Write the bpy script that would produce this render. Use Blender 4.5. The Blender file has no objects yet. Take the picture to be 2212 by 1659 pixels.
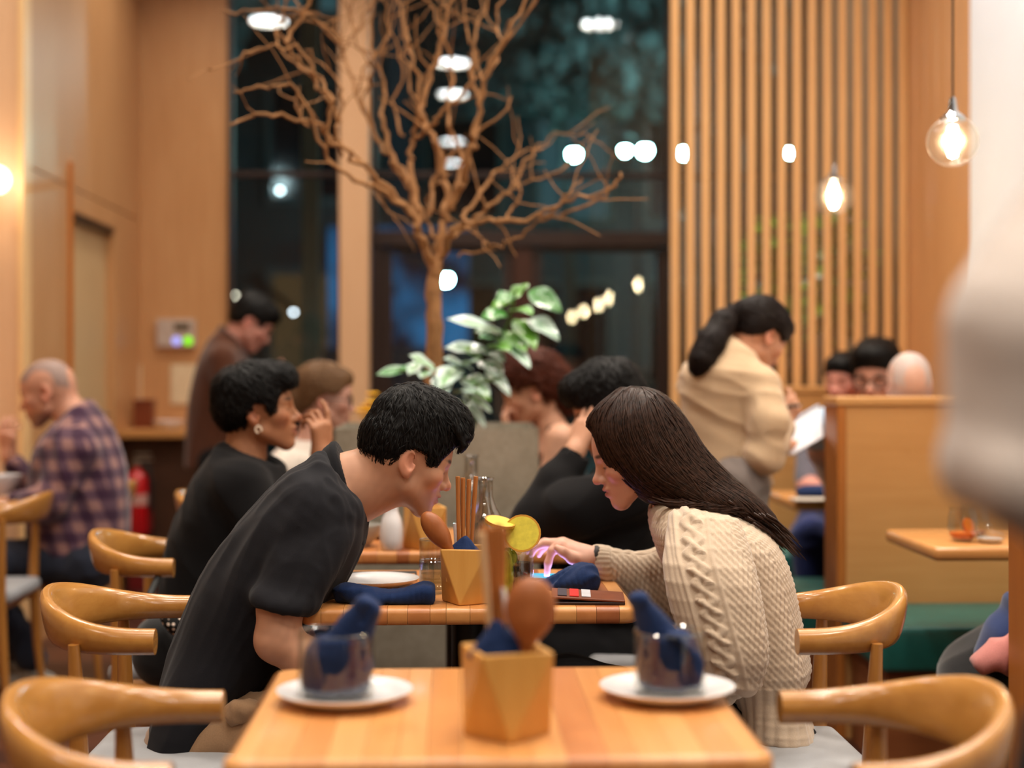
import bpy, bmesh, math, random, colorsys
import numpy as np
from mathutils import Vector, Matrix, noise
from mathutils.bvhtree import BVHTree

SC = bpy.context.scene
COL = SC.collection
R = math.radians
# ---------------------------------------------------------------- camera
F = 3200.0                # focal length in pixels of the 2212 px wide frame (52 mm full frame)
HOR = 800.0               # row of the horizon
EYE = 1.24                # lens height
YAW = math.atan((1106 - 978) / F)
CT, ST = math.cos(YAW), math.sin(YAW)
cam = bpy.data.cameras.new('camera')
cam.sensor_width = 36.0
cam.lens = F / 2212 * 36.0
cam.shift_y = -(829.5 - HOR) / 2212
cam.clip_start = 0.05
cam.dof.use_dof = True
cam.dof.focus_distance = 3.1
cam.dof.aperture_fstop = 1.55
camo = bpy.data.objects.new('camera', cam)
COL.objects.link(camo)
camo.location = (0, 0, EYE)
camo.rotation_euler = (R(90), 0, -YAW)
SC.camera = camo

# ---------------------------------------------------------------- exposure, night sky
SC.view_settings.view_transform = 'Standard'
SC.view_settings.look = 'None'
SC.view_settings.gamma = 1.0
SC.view_settings.use_curve_mapping = False
SC.view_settings.exposure = -0.1
SC.cycles.use_denoising = True
SC.cycles.max_bounces = 8
SC.cycles.transparent_max_bounces = 16
SC.cycles.sample_clamp_indirect = 6.0
SC.cycles.blur_glossy = 0.5
SC.cycles.caustics_reflective = False
SC.cycles.caustics_refractive = False
w = bpy.data.worlds.new('night_sky'); SC.world = w; w.use_nodes = True
w.node_tree.nodes['Background'].inputs[0].default_value = (0.02, 0.045, 0.06, 1)
w.node_tree.nodes['Background'].inputs[1].default_value = 0.35

CEIL = 4.2
# open downlights (their mirror images show in the night glass) and unseen fill lights added, beams narrowed to leave no reflection
DOWN = [(0.0, 3.8), (0.0, 2.2), (0.0, -1.1), (0.0, -3.1), (-1.55, 5.45), (1.25, 5.45)]
FILL = [(x, y) for y in (6.2, 4.4, 2.6, 0.8, -1.2) for x in (-2.6, -0.95, 0.85) if not (x < -2 and y > 2)] + [(-2.9, 5.6), (1.4, 7.75), (1.75, 5.1), (1.75, 3.4), (1.75, 1.6), (-1.25, 7.9), (0.1, 7.7)]
LIGHT_COL = (1.0, 0.88, 0.74)
E_OPEN, E_FILL = 15, 17
for (x, y), e, sp in [(q, E_OPEN, 165) for q in DOWN] + [(q, E_FILL, 120) for q in FILL]:
    l = bpy.data.lights.new('downlight_beam', 'AREA'); l.shape = 'DISK'; l.size = 0.30
    l.energy = e; l.color = LIGHT_COL; l.spread = R(sp)
    o = bpy.data.objects.new('downlight_beam', l); o.location = (x, y, CEIL - 0.03); COL.objects.link(o)


def P(px, py, D):
    """photo pixel + distance along the lens axis -> point in the room (x right, y away, z up)"""
    xc = (px - 1106) / F * D
    return Vector((xc * CT + D * ST, -xc * ST + D * CT, EYE - (py - HOR) / F * D))
def PZ(px, D, z):
    p = P(px, HOR, D); p.z = z; return p

# ---------------------------------------------------------------- materials
def lin(c):
    c = c / 255.0
    return c / 12.92 if c <= 0.04045 else ((c + 0.055) / 1.055) ** 2.4
def rgb(r, g, b): return (lin(r), lin(g), lin(b), 1.0)
MATS = {}
def mat_base(name, rough=0.5, spec=0.5, metal=0.0, sheen=0.0, coat=0.0):
    m = bpy.data.materials.new(name); m.use_nodes = True
    b = m.node_tree.nodes['Principled BSDF']
    b.inputs['Roughness'].default_value = rough
    b.inputs['Specular IOR Level'].default_value = spec
    b.inputs['Metallic'].default_value = metal
    b.inputs['Sheen Weight'].default_value = sheen
    b.inputs['Coat Weight'].default_value = coat
    b.inputs['Coat Roughness'].default_value = 0.15
    return m, m.node_tree.nodes, m.node_tree.links, b
def tex_coord(n, l, scale=(1, 1, 1), kind='Object', rot=(0, 0, 0)):
    tc = n.new('ShaderNodeTexCoord'); mp = n.new('ShaderNodeMapping')
    mp.inputs['Scale'].default_value = scale; mp.inputs['Rotation'].default_value = rot
    l.new(tc.outputs[kind], mp.inputs['Vector']); return mp.outputs['Vector']
def ramp(n, l, fac, stops):
    r = n.new('ShaderNodeValToRGB'); e = r.color_ramp.elements
    while len(e) < len(stops): e.new(0.5)
    for el, (p, c) in zip(e, stops): el.position = p; el.color = c
    l.new(fac, r.inputs['Fac']); return r.outputs['Color']
def bump(n, l, b, h, strength=0.2, dist=0.002):
    bp = n.new('ShaderNodeBump'); bp.inputs['Strength'].default_value = strength; bp.inputs['Distance'].default_value = dist
    l.new(h, bp.inputs['Height']); l.new(bp.outputs['Normal'], b.inputs['Normal'])
def noise_tex(n, l, vec, scale, detail=4, rough=0.55, dist=0.0):
    t = n.new('ShaderNodeTexNoise'); t.inputs['Scale'].default_value = scale; t.inputs['Detail'].default_value = detail
    t.inputs['Roughness'].default_value = rough; t.inputs['Distortion'].default_value = dist
    l.new(vec, t.inputs['Vector']); return t.outputs['Fac']
def wood(name, c1, c2, along='y', rough=0.35, scale=1.0, coat=0.0, blotch=0.35):
    """long-grain timber: streaks stretched along one axis plus slow blotches"""
    if name in MATS: return MATS[name]
    m, n, l, b = mat_base(name, rough, 0.45, coat=coat)
    s = {'x': (1.2, 22, 22), 'y': (22, 1.2, 22), 'z': (22, 22, 1.2)}[along]
    v = tex_coord(n, l, tuple(k * scale for k in s))
    f = noise_tex(n, l, v, 2.0, 5, 0.6, 0.4)
    v2 = tex_coord(n, l, tuple(0.12 * k * scale if k > 2 else k * scale for k in s))
    f2 = noise_tex(n, l, v2, 1.6, 3)
    mx = n.new('ShaderNodeMix'); mx.data_type = 'FLOAT'; mx.inputs[0].default_value = blotch
    l.new(f, mx.inputs[2]); l.new(f2, mx.inputs[3])
    c = ramp(n, l, mx.outputs[0], [(0.25, c2), (0.75, c1)])
    l.new(c, b.inputs['Base Color']); bump(n, l, b, f, 0.05, 0.001)
    MATS[name] = m; return m
def plain(name, c, rough=0.5, spec=0.4, metal=0.0, sheen=0.0, var=0.12, scale=40.0, bmp=0.0, coat=0.0):
    if name in MATS: return MATS[name]
    m, n, l, b = mat_base(name, rough, spec, metal, sheen, coat)
    v = tex_coord(n, l)
    f = noise_tex(n, l, v, scale, 4)
    lo = tuple(k * (1 - var) for k in c[:3]) + (1,); hi = tuple(min(1, k * (1 + var)) for k in c[:3]) + (1,)
    l.new(ramp(n, l, f, [(0.3, lo), (0.7, hi)]), b.inputs['Base Color'])
    if bmp: bump(n, l, b, f, bmp, 0.003)
    MATS[name] = m; return m
def emit(name, c, s):
    if name in MATS: return MATS[name]
    m = bpy.data.materials.new(name); m.use_nodes = True; n = m.node_tree.nodes; l = m.node_tree.links
    n.clear(); e = n.new('ShaderNodeEmission'); o = n.new('ShaderNodeOutputMaterial')
    e.inputs[0].default_value = c; e.inputs[1].default_value = s; l.new(e.outputs[0], o.inputs[0])
    MATS[name] = m; return m
def glass(name, tint=(1, 1, 1, 1), ior=1.5, rough=0.0, boost=1.0):
    """thin clear glass: see-through, mirror-like towards grazing angles"""
    if name in MATS: return MATS[name]
    m = bpy.data.materials.new(name); m.use_nodes = True; n = m.node_tree.nodes; l = m.node_tree.links
    n.clear(); t = n.new('ShaderNodeBsdfTransparent'); g = n.new('ShaderNodeBsdfGlossy'); o = n.new('ShaderNodeOutputMaterial')
    lw = n.new('ShaderNodeLayerWeight'); lw.inputs['Blend'].default_value = 0.5      # Schlick reflectance of a thin sheet
    pw = n.new('ShaderNodeMath'); pw.operation = 'POWER'; pw.inputs[1].default_value = 5.0
    r0 = ((ior - 1) / (ior + 1)) ** 2 * boost
    mu = n.new('ShaderNodeMath'); mu.operation = 'MULTIPLY_ADD'; mu.inputs[1].default_value = 0.7; mu.inputs[2].default_value = r0; mu.use_clamp = True
    mx = n.new('ShaderNodeMixShader')
    t.inputs[0].default_value = tint; g.inputs['Roughness'].default_value = rough
    l.new(lw.outputs['Facing'], pw.inputs[0]); l.new(pw.outputs[0], mu.inputs[0]); l.new(mu.outputs[0], mx.inputs[0])
    l.new(t.outputs[0], mx.inputs[1]); l.new(g.outputs[0], mx.inputs[2]); l.new(mx.outputs[0], o.inputs[0])
    MATS[name] = m; return m
def fabric(name, c, rough=0.9, scale=900.0, var=0.15, sheen=0.25, bmp=0.25, attr=None):
    if name in MATS: return MATS[name]
    m, n, l, b = mat_base(name, rough, 0.2, sheen=sheen)
    b.inputs['Sheen Roughness'].default_value = 0.5
    v = tex_coord(n, l)
    f = noise_tex(n, l, v, scale, 2)
    g = noise_tex(n, l, v, 12, 3)
    mx = n.new('ShaderNodeMix'); mx.data_type = 'FLOAT'; mx.inputs[0].default_value = 0.5
    l.new(f, mx.inputs[2]); l.new(g, mx.inputs[3])
    lo = tuple(k * (1 - var) for k in c[:3]) + (1,); hi = tuple(min(1, k * (1 + var)) for k in c[:3]) + (1,)
    l.new(ramp(n, l, mx.outputs[0], [(0.3, lo), (0.7, hi)]), b.inputs['Base Color'])
    bump(n, l, b, f, bmp, 0.001)
    MATS[name] = m; return m
def vcol_mat(name, rough=0.5, spec=0.4, sss=0.0, sheen=0.0, bmp=0.0, scale=300):
    """surface colour read from the mesh attribute 'tone'"""
    if name in MATS: return MATS[name]
    m, n, l, b = mat_base(name, rough, spec, sheen=sheen)
    a = n.new('ShaderNodeAttribute'); a.attribute_name = 'tone'
    l.new(a.outputs['Color'], b.inputs['Base Color'])
    if sss:
        b.inputs['Subsurface Weight'].default_value = sss
        b.inputs['Subsurface Radius'].default_value = (0.012, 0.005, 0.003)
        b.inputs['Subsurface Scale'].default_value = 0.6
    if bmp:
        bump(n, l, b, noise_tex(n, l, tex_coord(n, l), scale, 3), bmp, 0.001)
    MATS[name] = m; return m

# ---------------------------------------------------------------- objects
def link(o, parent=None):
    COL.objects.link(o)
    if parent: o.parent = parent
    return o
def empty(name, loc=(0, 0, 0), rz=0.0, parent=None):
    o = bpy.data.objects.new(name, None); o.location = loc; o.rotation_euler = (0, 0, rz); o.empty_display_size = 0.1
    return link(o, parent)
def tag(o, label=None, cat=None, group=None, kind=None):
    if label: o['label'] = label
    if cat: o['category'] = cat
    if group: o['group'] = group
    if kind: o['kind'] = kind
    return o
def mesh_obj(name, verts, faces, mat, parent=None, smooth=False, tone=None):
    me = bpy.data.meshes.new(name)
    if isinstance(verts, np.ndarray) and isinstance(faces, np.ndarray):
        nv, nf = len(verts), len(faces); k = faces.shape[1]
        me.vertices.add(nv); me.vertices.foreach_set('co', np.asarray(verts, np.float32).ravel())
        me.loops.add(nf * k); me.loops.foreach_set('vertex_index', faces.astype(np.int32).ravel())
        me.polygons.add(nf); me.polygons.foreach_set('loop_start', np.arange(0, nf * k, k, dtype=np.int32))
        me.update(calc_edges=True); me.validate()
    else:
        me.from_pydata([tuple(v) for v in verts], [], faces)
    if smooth: me.polygons.foreach_set('use_smooth', np.ones(len(me.polygons), bool))
    if mat: me.materials.append(mat)
    if tone is not None:
        a = me.attributes.new('tone', 'FLOAT_COLOR', 'POINT')
        c = np.ones((len(me.vertices), 4), np.float32); c[:, :3] = tone; a.data.foreach_set('color', c.ravel())
    o = bpy.data.objects.new(name, me)
    return link(o, parent)
class MB:
    """collects simple solids; build() links them as one mesh"""
    def __init__(s): s.v = []; s.f = []
    def add(s, v, f):
        k = len(s.v); s.v += [tuple(p) for p in v]; s.f += [tuple(i + k for i in q) for q in f]; return s
    def box(s, a, b, bevel=0.0):
        (x0, y0, z0), (x1, y1, z1) = a, b
        if bevel <= 0:
            v = [(x, y, z) for x in (x0, x1) for y in (y0, y1) for z in (z0, z1)]
            return s.add(v, [(0, 1, 3, 2), (4, 6, 7, 5), (0, 4, 5, 1), (2, 3, 7, 6), (0, 2, 6, 4), (1, 5, 7, 3)])
        bm = bmesh.new(); bmesh.ops.create_cube(bm, size=1)
        for q in bm.verts: q.co = Vector(((q.co.x + .5) * (x1 - x0) + x0, (q.co.y + .5) * (y1 - y0) + y0, (q.co.z + .5) * (z1 - z0) + z0))
        bmesh.ops.bevel(bm, geom=list(bm.edges), offset=bevel, segments=3, affect='EDGES', profile=0.5)
        return s.bm(bm)
    def bm(s, bm):
        bm.verts.index_update()
        v = [q.co.copy() for q in bm.verts]; f = [tuple(q.index for q in p.verts) for p in bm.faces]; bm.free()
        return s.add(v, f)
    def tube(s, pts, rad, n=10, cap=True, flat=1.0, up=None):
        pts = [Vector(p) for p in pts]
        if not hasattr(rad, '__len__'): rad = [rad] * len(pts)
        v = []; prev = None
        for i, p in enumerate(pts):
            d = (pts[min(i + 1, len(pts) - 1)] - pts[max(i - 1, 0)]).normalized()
            if prev is None:
                u = Vector(up) if up else (Vector((0, 0, 1)) if abs(d.z) < 0.9 else Vector((1, 0, 0)))
            else: u = prev
            u = (u - d * u.dot(d)).normalized(); w_ = d.cross(u); prev = u
            for k in range(n):
                t = 2 * math.pi * k / n
                v.append(p + (u * math.sin(t) * flat + w_ * math.cos(t)) * rad[i])
        f = []
        for i in range(len(pts) - 1):
            for k in range(n): f.append((i * n + k, i * n + (k + 1) % n, (i + 1) * n + (k + 1) % n, (i + 1) * n + k))
        if cap: f.append(tuple(range(n - 1, -1, -1))); f.append(tuple((len(pts) - 1) * n + k for k in range(n)))
        return s.add(v, f)
    def lathe(s, prof, c=(0, 0, 0), n=32, close=False):
        cx, cy, cz = c; v = []; m = len(prof)
        for r_, z in prof:
            for k in range(n):
                t = 2 * math.pi * k / n; v.append((cx + r_ * math.cos(t), cy + r_ * math.sin(t), cz + z))
        f = []
        rng = range(m) if close else range(m - 1)
        for i in rng:
            j = (i + 1) % m
            for k in range(n): f.append((i * n + k, i * n + (k + 1) % n, j * n + (k + 1) % n, j * n + k))
        if not close:
            f.append(tuple(range(n - 1, -1, -1))); f.append(tuple((m - 1) * n + k for k in range(n)))
        return s.add(v, f)
    def sphere(s, c, r, n=16, sc=(1, 1, 1)):
        bm = bmesh.new(); bmesh.ops.create_uvsphere(bm, u_segments=n, v_segments=max(6, n * 2 // 3), radius=r)
        for q in bm.verts: q.co = Vector((q.co.x * sc[0] + c[0], q.co.y * sc[1] + c[1], q.co.z * sc[2] + c[2]))
        return s.bm(bm)
    def build(s, name, mat, parent=None, smooth=False, auto=True):
        me = bpy.data.meshes.new(name); me.from_pydata(s.v, [], s.f)
        bm = bmesh.new(); bm.from_mesh(me); bmesh.ops.recalc_face_normals(bm, faces=bm.faces); bm.to_mesh(me); bm.free()
        if smooth:
            me.polygons.foreach_set('use_smooth', np.ones(len(me.polygons), bool))
            if auto: me.set_sharp_from_angle(angle=R(40))
        if mat: me.materials.append(mat)
        return link(bpy.data.objects.new(name, me), parent)
def rnd_noise(seed):
    return random.Random(seed)
def dup(root, loc=None, rz=None, label=None, group=None, scale=None):
    """a copy of a thing with copies of its parts and sub-parts (meshes shared)"""
    r_ = root.copy(); COL.objects.link(r_)
    if loc is not None: r_.location = loc
    if rz is not None: r_.rotation_euler = (0, 0, rz)
    if scale is not None: r_.scale = (scale,) * 3
    if label: r_['label'] = label
    if group: r_['group'] = group
    for ch in list(root.children):
        c = ch.copy(); COL.objects.link(c); c.parent = r_
        for g in list(ch.children):
            d = g.copy(); COL.objects.link(d); d.parent = c
    return r_

# ---------------------------------------------------------------- implicit surfaces (bodies, hair, cloth)
class SDF:
    def __init__(s, vox): s.vox = vox; s.p = []
    def cone(s, a, b, ra, rb=None, k=0.02, op='u'):
        a = np.array(a, float); b = np.array(b, float); rb = ra if rb is None else rb
        r_ = max(ra, rb); s.p.append(('c', (a, b, ra, rb), np.minimum(a, b) - r_, np.maximum(a, b) + r_, k, op)); return s
    def tube(s, pts, rad, k=0.02, op='u'):
        for i in range(len(pts) - 1): s.cone(pts[i], pts[i + 1], rad[i], rad[i + 1], k, op)
        return s
    def ell(s, c, r, rot=None, k=0.02, op='u'):
        c = np.array(c, float); r = np.array(r if hasattr(r, '__len__') else (r, r, r), float)
        rot = np.eye(3) if rot is None else np.array(rot, float)
        ext = np.sqrt(((rot * r) ** 2).sum(1))
        s.p.append(('e', (c, r, rot), c - ext, c + ext, k, op)); return s
    def loft(s, rings, k=0.03, op='u', n=2.2, sub=3):
        """rings: (centre, U half vector, V half vector); smooth skin through them with flat ends"""
        C = np.array([r_[0] for r_ in rings], float); U = np.array([r_[1] for r_ in rings], float); V = np.array([r_[2] for r_ in rings], float)
        A = np.concatenate([C, U, V], 1); m = len(A); out = []
        for i in range(m - 1):
            p0 = A[max(i - 1, 0)]; p1 = A[i]; p2 = A[i + 1]; p3 = A[min(i + 2, m - 1)]
            for j in range(sub):
                t = j / sub
                out.append(0.5 * (2 * p1 + (p2 - p0) * t + (2 * p0 - 5 * p1 + 4 * p2 - p3) * t * t + (3 * p1 - p0 - 3 * p2 + p3) * t ** 3))
        out.append(A[-1]); out = np.array(out)
        for i in range(len(out) - 1):
            a, b = out[i], out[i + 1]
            pts = []
            for q in (a, b):
                for su in (-1, 1):
                    for sv in (-1, 1): pts.append(q[:3] + su * q[3:6] + sv * q[6:9])
            pts = np.array(pts); e = 0.012
            first, last = (i == 0), (i == len(out) - 2)
            s.p.append(('l', (a, b, n), pts.min(0) - e, pts.max(0) + e, k if (first or last) else 0.004, op))
        return s
    def rings(s, lst, k=0.03, op='u', n=2.2, sub=3, dD=0.0):
        """lst of (pxL,pyL,pxR,pyR,D,half_depth): outline points read in the photograph at distance D"""
        fwd = Vector((ST, CT, 0)); out = []
        for (xl, yl, xr, yr, D, hd) in lst:
            a = P(xl, yl, D + dD); b = P(xr, yr, D + dD); c = (a + b) / 2; u = (b - a) / 2
            out.append((tuple(c), tuple(u), tuple(fwd * hd)))
        return s.loft(out, k, op, n, sub)
    def _d(s, kind, par, X, Y, Z):
        if kind == 'c':
            a, b, ra, rb = par; ba = b - a; L = max(ba @ ba, 1e-12)
            x, y, z = X - a[0], Y - a[1], Z - a[2]
            t = np.clip((x * ba[0] + y * ba[1] + z * ba[2]) / L, 0, 1)
            return np.sqrt((x - t * ba[0]) ** 2 + (y - t * ba[1]) ** 2 + (z - t * ba[2]) ** 2) - (ra + (rb - ra) * t)
        if kind == 'e':
            c, r, rot = par; x, y, z = X - c[0], Y - c[1], Z - c[2]
            q = []
            for i in range(3): q.append((x * rot[0, i] + y * rot[1, i] + z * rot[2, i]) / r[i])
            k0 = np.sqrt(q[0] ** 2 + q[1] ** 2 + q[2] ** 2)
            k1 = np.sqrt((q[0] / r[0]) ** 2 + (q[1] / r[1]) ** 2 + (q[2] / r[2]) ** 2) + 1e-9
            return k0 * (k0 - 1) / k1
        a, b, n = par
        ca, cb = a[:3], b[:3]
        na = np.cross(a[3:6], a[6:9]); nb = np.cross(b[3:6], b[6:9])
        na = na / np.linalg.norm(na); nb = nb / np.linalg.norm(nb)
        dirv = cb - ca
        if na @ dirv < 0: na = -na
        if nb @ dirv < 0: nb = -nb
        da = (X - ca[0]) * na[0] + (Y - ca[1]) * na[1] + (Z - ca[2]) * na[2]
        db = (X - cb[0]) * nb[0] + (Y - cb[1]) * nb[1] + (Z - cb[2]) * nb[2]
        h = np.maximum(np.maximum(-da, db), 0)
        den = da - db; den = np.where(np.abs(den) < 1e-6, 1e-6, den)
        t = np.clip(da / den, 0, 1)
        q = [a[i] + (b[i] - a[i]) * t for i in range(9)]
        x, y, z = X - q[0], Y - q[1], Z - q[2]
        wu2 = q[3] ** 2 + q[4] ** 2 + q[5] ** 2; wv2 = q[6] ** 2 + q[7] ** 2 + q[8] ** 2
        u = (x * q[3] + y * q[4] + z * q[5]) / wu2; v = (x * q[6] + y * q[7] + z * q[8]) / wv2
        qq = (np.abs(u) ** n + np.abs(v) ** n) ** (1.0 / n)
        d2 = (qq - 1) * np.sqrt(np.minimum(wu2, wv2))
        return np.where(h > 0, np.sqrt(np.maximum(d2, 0) ** 2 + h * h) + np.minimum(d2, 0) * (h < 0.004), d2)
    def grid(s):
        vox = s.vox
        ups = [p for p in s.p if p[5] == 'u']
        lo = np.min([p[2] for p in ups], 0) - 3 * vox; hi = np.max([p[3] for p in ups], 0) + 3 * vox
        n = np.ceil((hi - lo) / vox).astype(int) + 1
        f = np.full(n, 1.0, np.float32)
        ax = [(lo[i] + vox * np.arange(n[i])).astype(np.float32) for i in range(3)]
        for kind, par, a, b, k, op in s.p:
            mg = k + 3 * vox
            i0 = np.maximum(np.floor((a - mg - lo) / vox).astype(int), 0); i1 = np.minimum(np.ceil((b + mg - lo) / vox).astype(int) + 1, n)
            if (i1 <= i0).any(): continue
            sl = tuple(slice(i0[i], i1[i]) for i in range(3))
            X = ax[0][sl[0]][:, None, None]; Y = ax[1][sl[1]][None, :, None]; Z = ax[2][sl[2]][None, None, :]
            d = s._d(kind, par, X, Y, Z); g = f[sl]
            if op == 'u':
                if k > 0:
                    h = np.maximum(k - np.abs(g - d), 0) / k; f[sl] = np.minimum(g, d) - h * h * k * 0.25
                else: f[sl] = np.minimum(g, d)
            else:
                d = -d
                if k > 0:
                    h = np.maximum(k - np.abs(g - d), 0) / k; f[sl] = np.maximum(g, d) + h * h * k * 0.25
                else: f[sl] = np.maximum(g, d)
        return f, lo, ax
    def mesh(s, smooth=2, cut=None):
        f, lo, ax = s.grid(); vox = s.vox
        if cut is not None:
            X = ax[0][:, None, None]; Y = ax[1][None, :, None]; Z = ax[2][None, None, :]
            f = np.maximum(f, cut(X, Y, Z))
        f[0] = f[-1] = 1; f[:, 0] = f[:, -1] = 1; f[:, :, 0] = f[:, :, -1] = 1
        ins = f < 0
        nx, ny, nz = f.shape
        c = np.zeros((nx - 1, ny - 1, nz - 1), np.int8)
        for i in (0, 1):
            for j in (0, 1):
                for k in (0, 1): c += ins[i:nx - 1 + i, j:ny - 1 + j, k:nz - 1 + k]
        act = np.argwhere((c > 0) & (c < 8))
        idx = np.full(c.shape, -1, np.int32); idx[act[:, 0], act[:, 1], act[:, 2]] = np.arange(len(act))
        acc = np.zeros((len(act), 3)); cnt = np.zeros(len(act))
        cor = [(i, j, k) for i in (0, 1) for j in (0, 1) for k in (0, 1)]
        val = {q: f[act[:, 0] + q[0], act[:, 1] + q[1], act[:, 2] + q[2]] for q in cor}
        for q in cor:
            for d in range(3):
                if q[d] == 0:
                    p = list(q); p[d] = 1; p = tuple(p); a, b = val[q], val[p]; m = (a < 0) != (b < 0)
                    t = np.where(m, a / np.where(m, a - b, 1), 0)
                    pos = np.array(q, float)[None, :].repeat(len(act), 0); pos[:, d] += t
                    acc[m] += pos[m]; cnt[m] += 1
        v = lo + vox * (act + acc / np.maximum(cnt, 1)[:, None])
        fs = []
        for d in range(3):
            e = [0, 0, 0]; e[d] = 1
            a = ins[:nx - e[0], :ny - e[1], :nz - e[2]]; b = ins[e[0]:, e[1]:, e[2]:]
            q = np.argwhere(a != b)
            o1, o2 = [(1, 2), (2, 0), (0, 1)][d]
            q = q[(q[:, o1] > 0) & (q[:, o2] > 0)]
            fl = a[q[:, 0], q[:, 1], q[:, 2]]
            def at(s1, s2):
                r_ = q.copy(); r_[:, o1] -= s1; r_[:, o2] -= s2; return idx[r_[:, 0], r_[:, 1], r_[:, 2]]
            quad = np.stack([at(0, 0), at(1, 0), at(1, 1), at(0, 1)], 1)
            quad[~fl] = quad[~fl][:, ::-1]
            fs.append(quad)
        fs = np.concatenate(fs); fs = fs[(fs >= 0).all(1)]
        for _ in range(smooth):
            sm = np.zeros_like(v); n_ = np.zeros(len(v))
            for i in range(4):
                a, b = fs[:, i], fs[:, (i + 1) % 4]
                for ax_ in range(3): sm[:, ax_] += np.bincount(a, v[b, ax_], len(v)) + np.bincount(b, v[a, ax_], len(v))
                n_ += np.bincount(a, minlength=len(v)) + np.bincount(b, minlength=len(v))
            v = 0.5 * v + 0.5 * sm / np.maximum(n_, 1)[:, None]
        return v, fs
def normals(v, f):
    n = np.cross(v[f[:, 2]] - v[f[:, 0]], v[f[:, 3]] - v[f[:, 1]]); out = np.zeros_like(v)
    for i in range(4):
        for a in range(3): out[:, a] += np.bincount(f[:, i], n[:, a], len(v))
    return out / (np.linalg.norm(out, axis=1, keepdims=True) + 1e-12)
def waves(v, seed, freq, octaves=4):
    """smooth pseudo-noise in -1..1 made of warped sines"""
    rs = np.random.RandomState(seed); out = np.zeros(len(v)); p = v.copy()
    for o in range(octaves):
        d = rs.normal(size=3); d /= np.linalg.norm(d); e = rs.normal(size=3); e /= np.linalg.norm(e)
        out += np.sin(p @ d * freq * (1.3 ** o) + 1.7 * np.sin(p @ e * freq * 0.7 + rs.rand() * 6) + rs.rand() * 6)
    return out / octaves
def folds(v, f, amp, freq, seed, direction=None, squash=0.25):
    """cloth folds: ridged waves running along a direction"""
    n = normals(v, f); p = v.copy()
    if direction is not None:
        d = np.array(direction, float); d /= np.linalg.norm(d)
        p = p - (p @ d)[:, None] * d * (1 - squash)
    wv = waves(p, seed, freq); r_ = 1 - np.abs(wv) * 2
    return v + n * (r_ * amp)[:, None]
# ================================================================ the room
GY = 9.0                                   # the night glass stands 9 m away
def XW(px): return (px - 978) / F * GY
def ZW(py): return EYE - (py - HOR) / F * GY
M_MAPLE = wood('maple_panel', rgb(212, 164, 116), rgb(190, 138, 90), 'z', 0.32)
M_MAPLEX = wood('maple_board', rgb(212, 158, 100), rgb(188, 130, 74), 'x', 0.32)
M_CREAM = wood('cream_panel', rgb(232, 190, 150), rgb(222, 176, 134), 'z', 0.4)
M_PLASTER = plain('white_plaster', rgb(226, 232, 240), 0.7, var=0.02, scale=3)
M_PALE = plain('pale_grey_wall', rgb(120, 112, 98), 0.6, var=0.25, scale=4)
M_CEIL = plain('ceiling_paint', rgb(120, 112, 100), 0.9, var=0.05, scale=2)
M_FRAME = plain('dark_bronze_frame', rgb(48, 30, 24), 0.4, 0.5, var=0.1)
M_GLASS = glass('window_glass', (0.86, 0.93, 0.93, 1), 1.5, 0.0, 1.6)
M_DARK = plain('dark_under_panel', rgb(74, 46, 30), 0.5, var=0.15, scale=8)

def slab(name, a, b, mat, parent=None, bev=0.0, kind='structure'):
    o = MB().box(a, b, bev).build(name, mat, parent)
    if parent is None: o['kind'] = kind
    return o
# floor of dark stained boards
fl = slab('floor', (-3.7, -5, -0.06), (2.3, GY + 0.1, -0.014), plain('subfloor', rgb(24, 14, 10), 0.8))
rng = random.Random(4)
PM = [wood('floor_board_a', rgb(84, 48, 36), rgb(54, 30, 24), 'x', 0.35), wood('floor_board_b', rgb(72, 40, 30), rgb(46, 25, 20), 'x', 0.38),
      wood('floor_board_c', rgb(96, 56, 40), rgb(64, 36, 27), 'x', 0.35)]
pm = {}
y = 1.3
while y < GY - 0.05:
    x = -3.7 + rng.uniform(-1.2, 0)
    while x < 2.2:
        L = rng.choice((1.5, 1.8, 2.1)); x0, x1 = max(x, -3.7), min(x + L, 2.3)
        if x1 - x0 > 0.05:
            key = (round(x1 - x0, 3), rng.randrange(3))
            if key not in pm:
                pm[key] = MB().box((0, 0, -0.014), (x1 - x0 - 0.003, 0.147, 0.0), 0.0).build('plank', PM[key[1]], fl); o = pm[key]
            else: o = pm[key].copy(); COL.objects.link(o); o.parent = fl
            o.location = (x0, y, rng.uniform(-0.0006, 0))
        x += L
    y += 0.15
slab('ceiling', (-3.7, -5, CEIL), (2.3, GY + 0.1, CEIL + 0.1), M_CEIL)
slab('wall_back', (-3.7, -5.1, 0), (2.3, -5.0, CEIL), M_MAPLE)
slab('wall_left', (-3.8, -5, 0), (-3.7, 6.56, CEIL), M_CREAM)
wl = slab('wall_left_front', (-3.7, 6.56, 0), (-1.9, 6.66, CEIL), M_CREAM)
MB().box((-1.9, 6.552, 0), (-1.872, 6.668, CEIL), 0.003).build('end_strip', wood('pale_strip', rgb(246, 206, 150), rgb(238, 194, 136), 'z', 0.3), wl)
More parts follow.
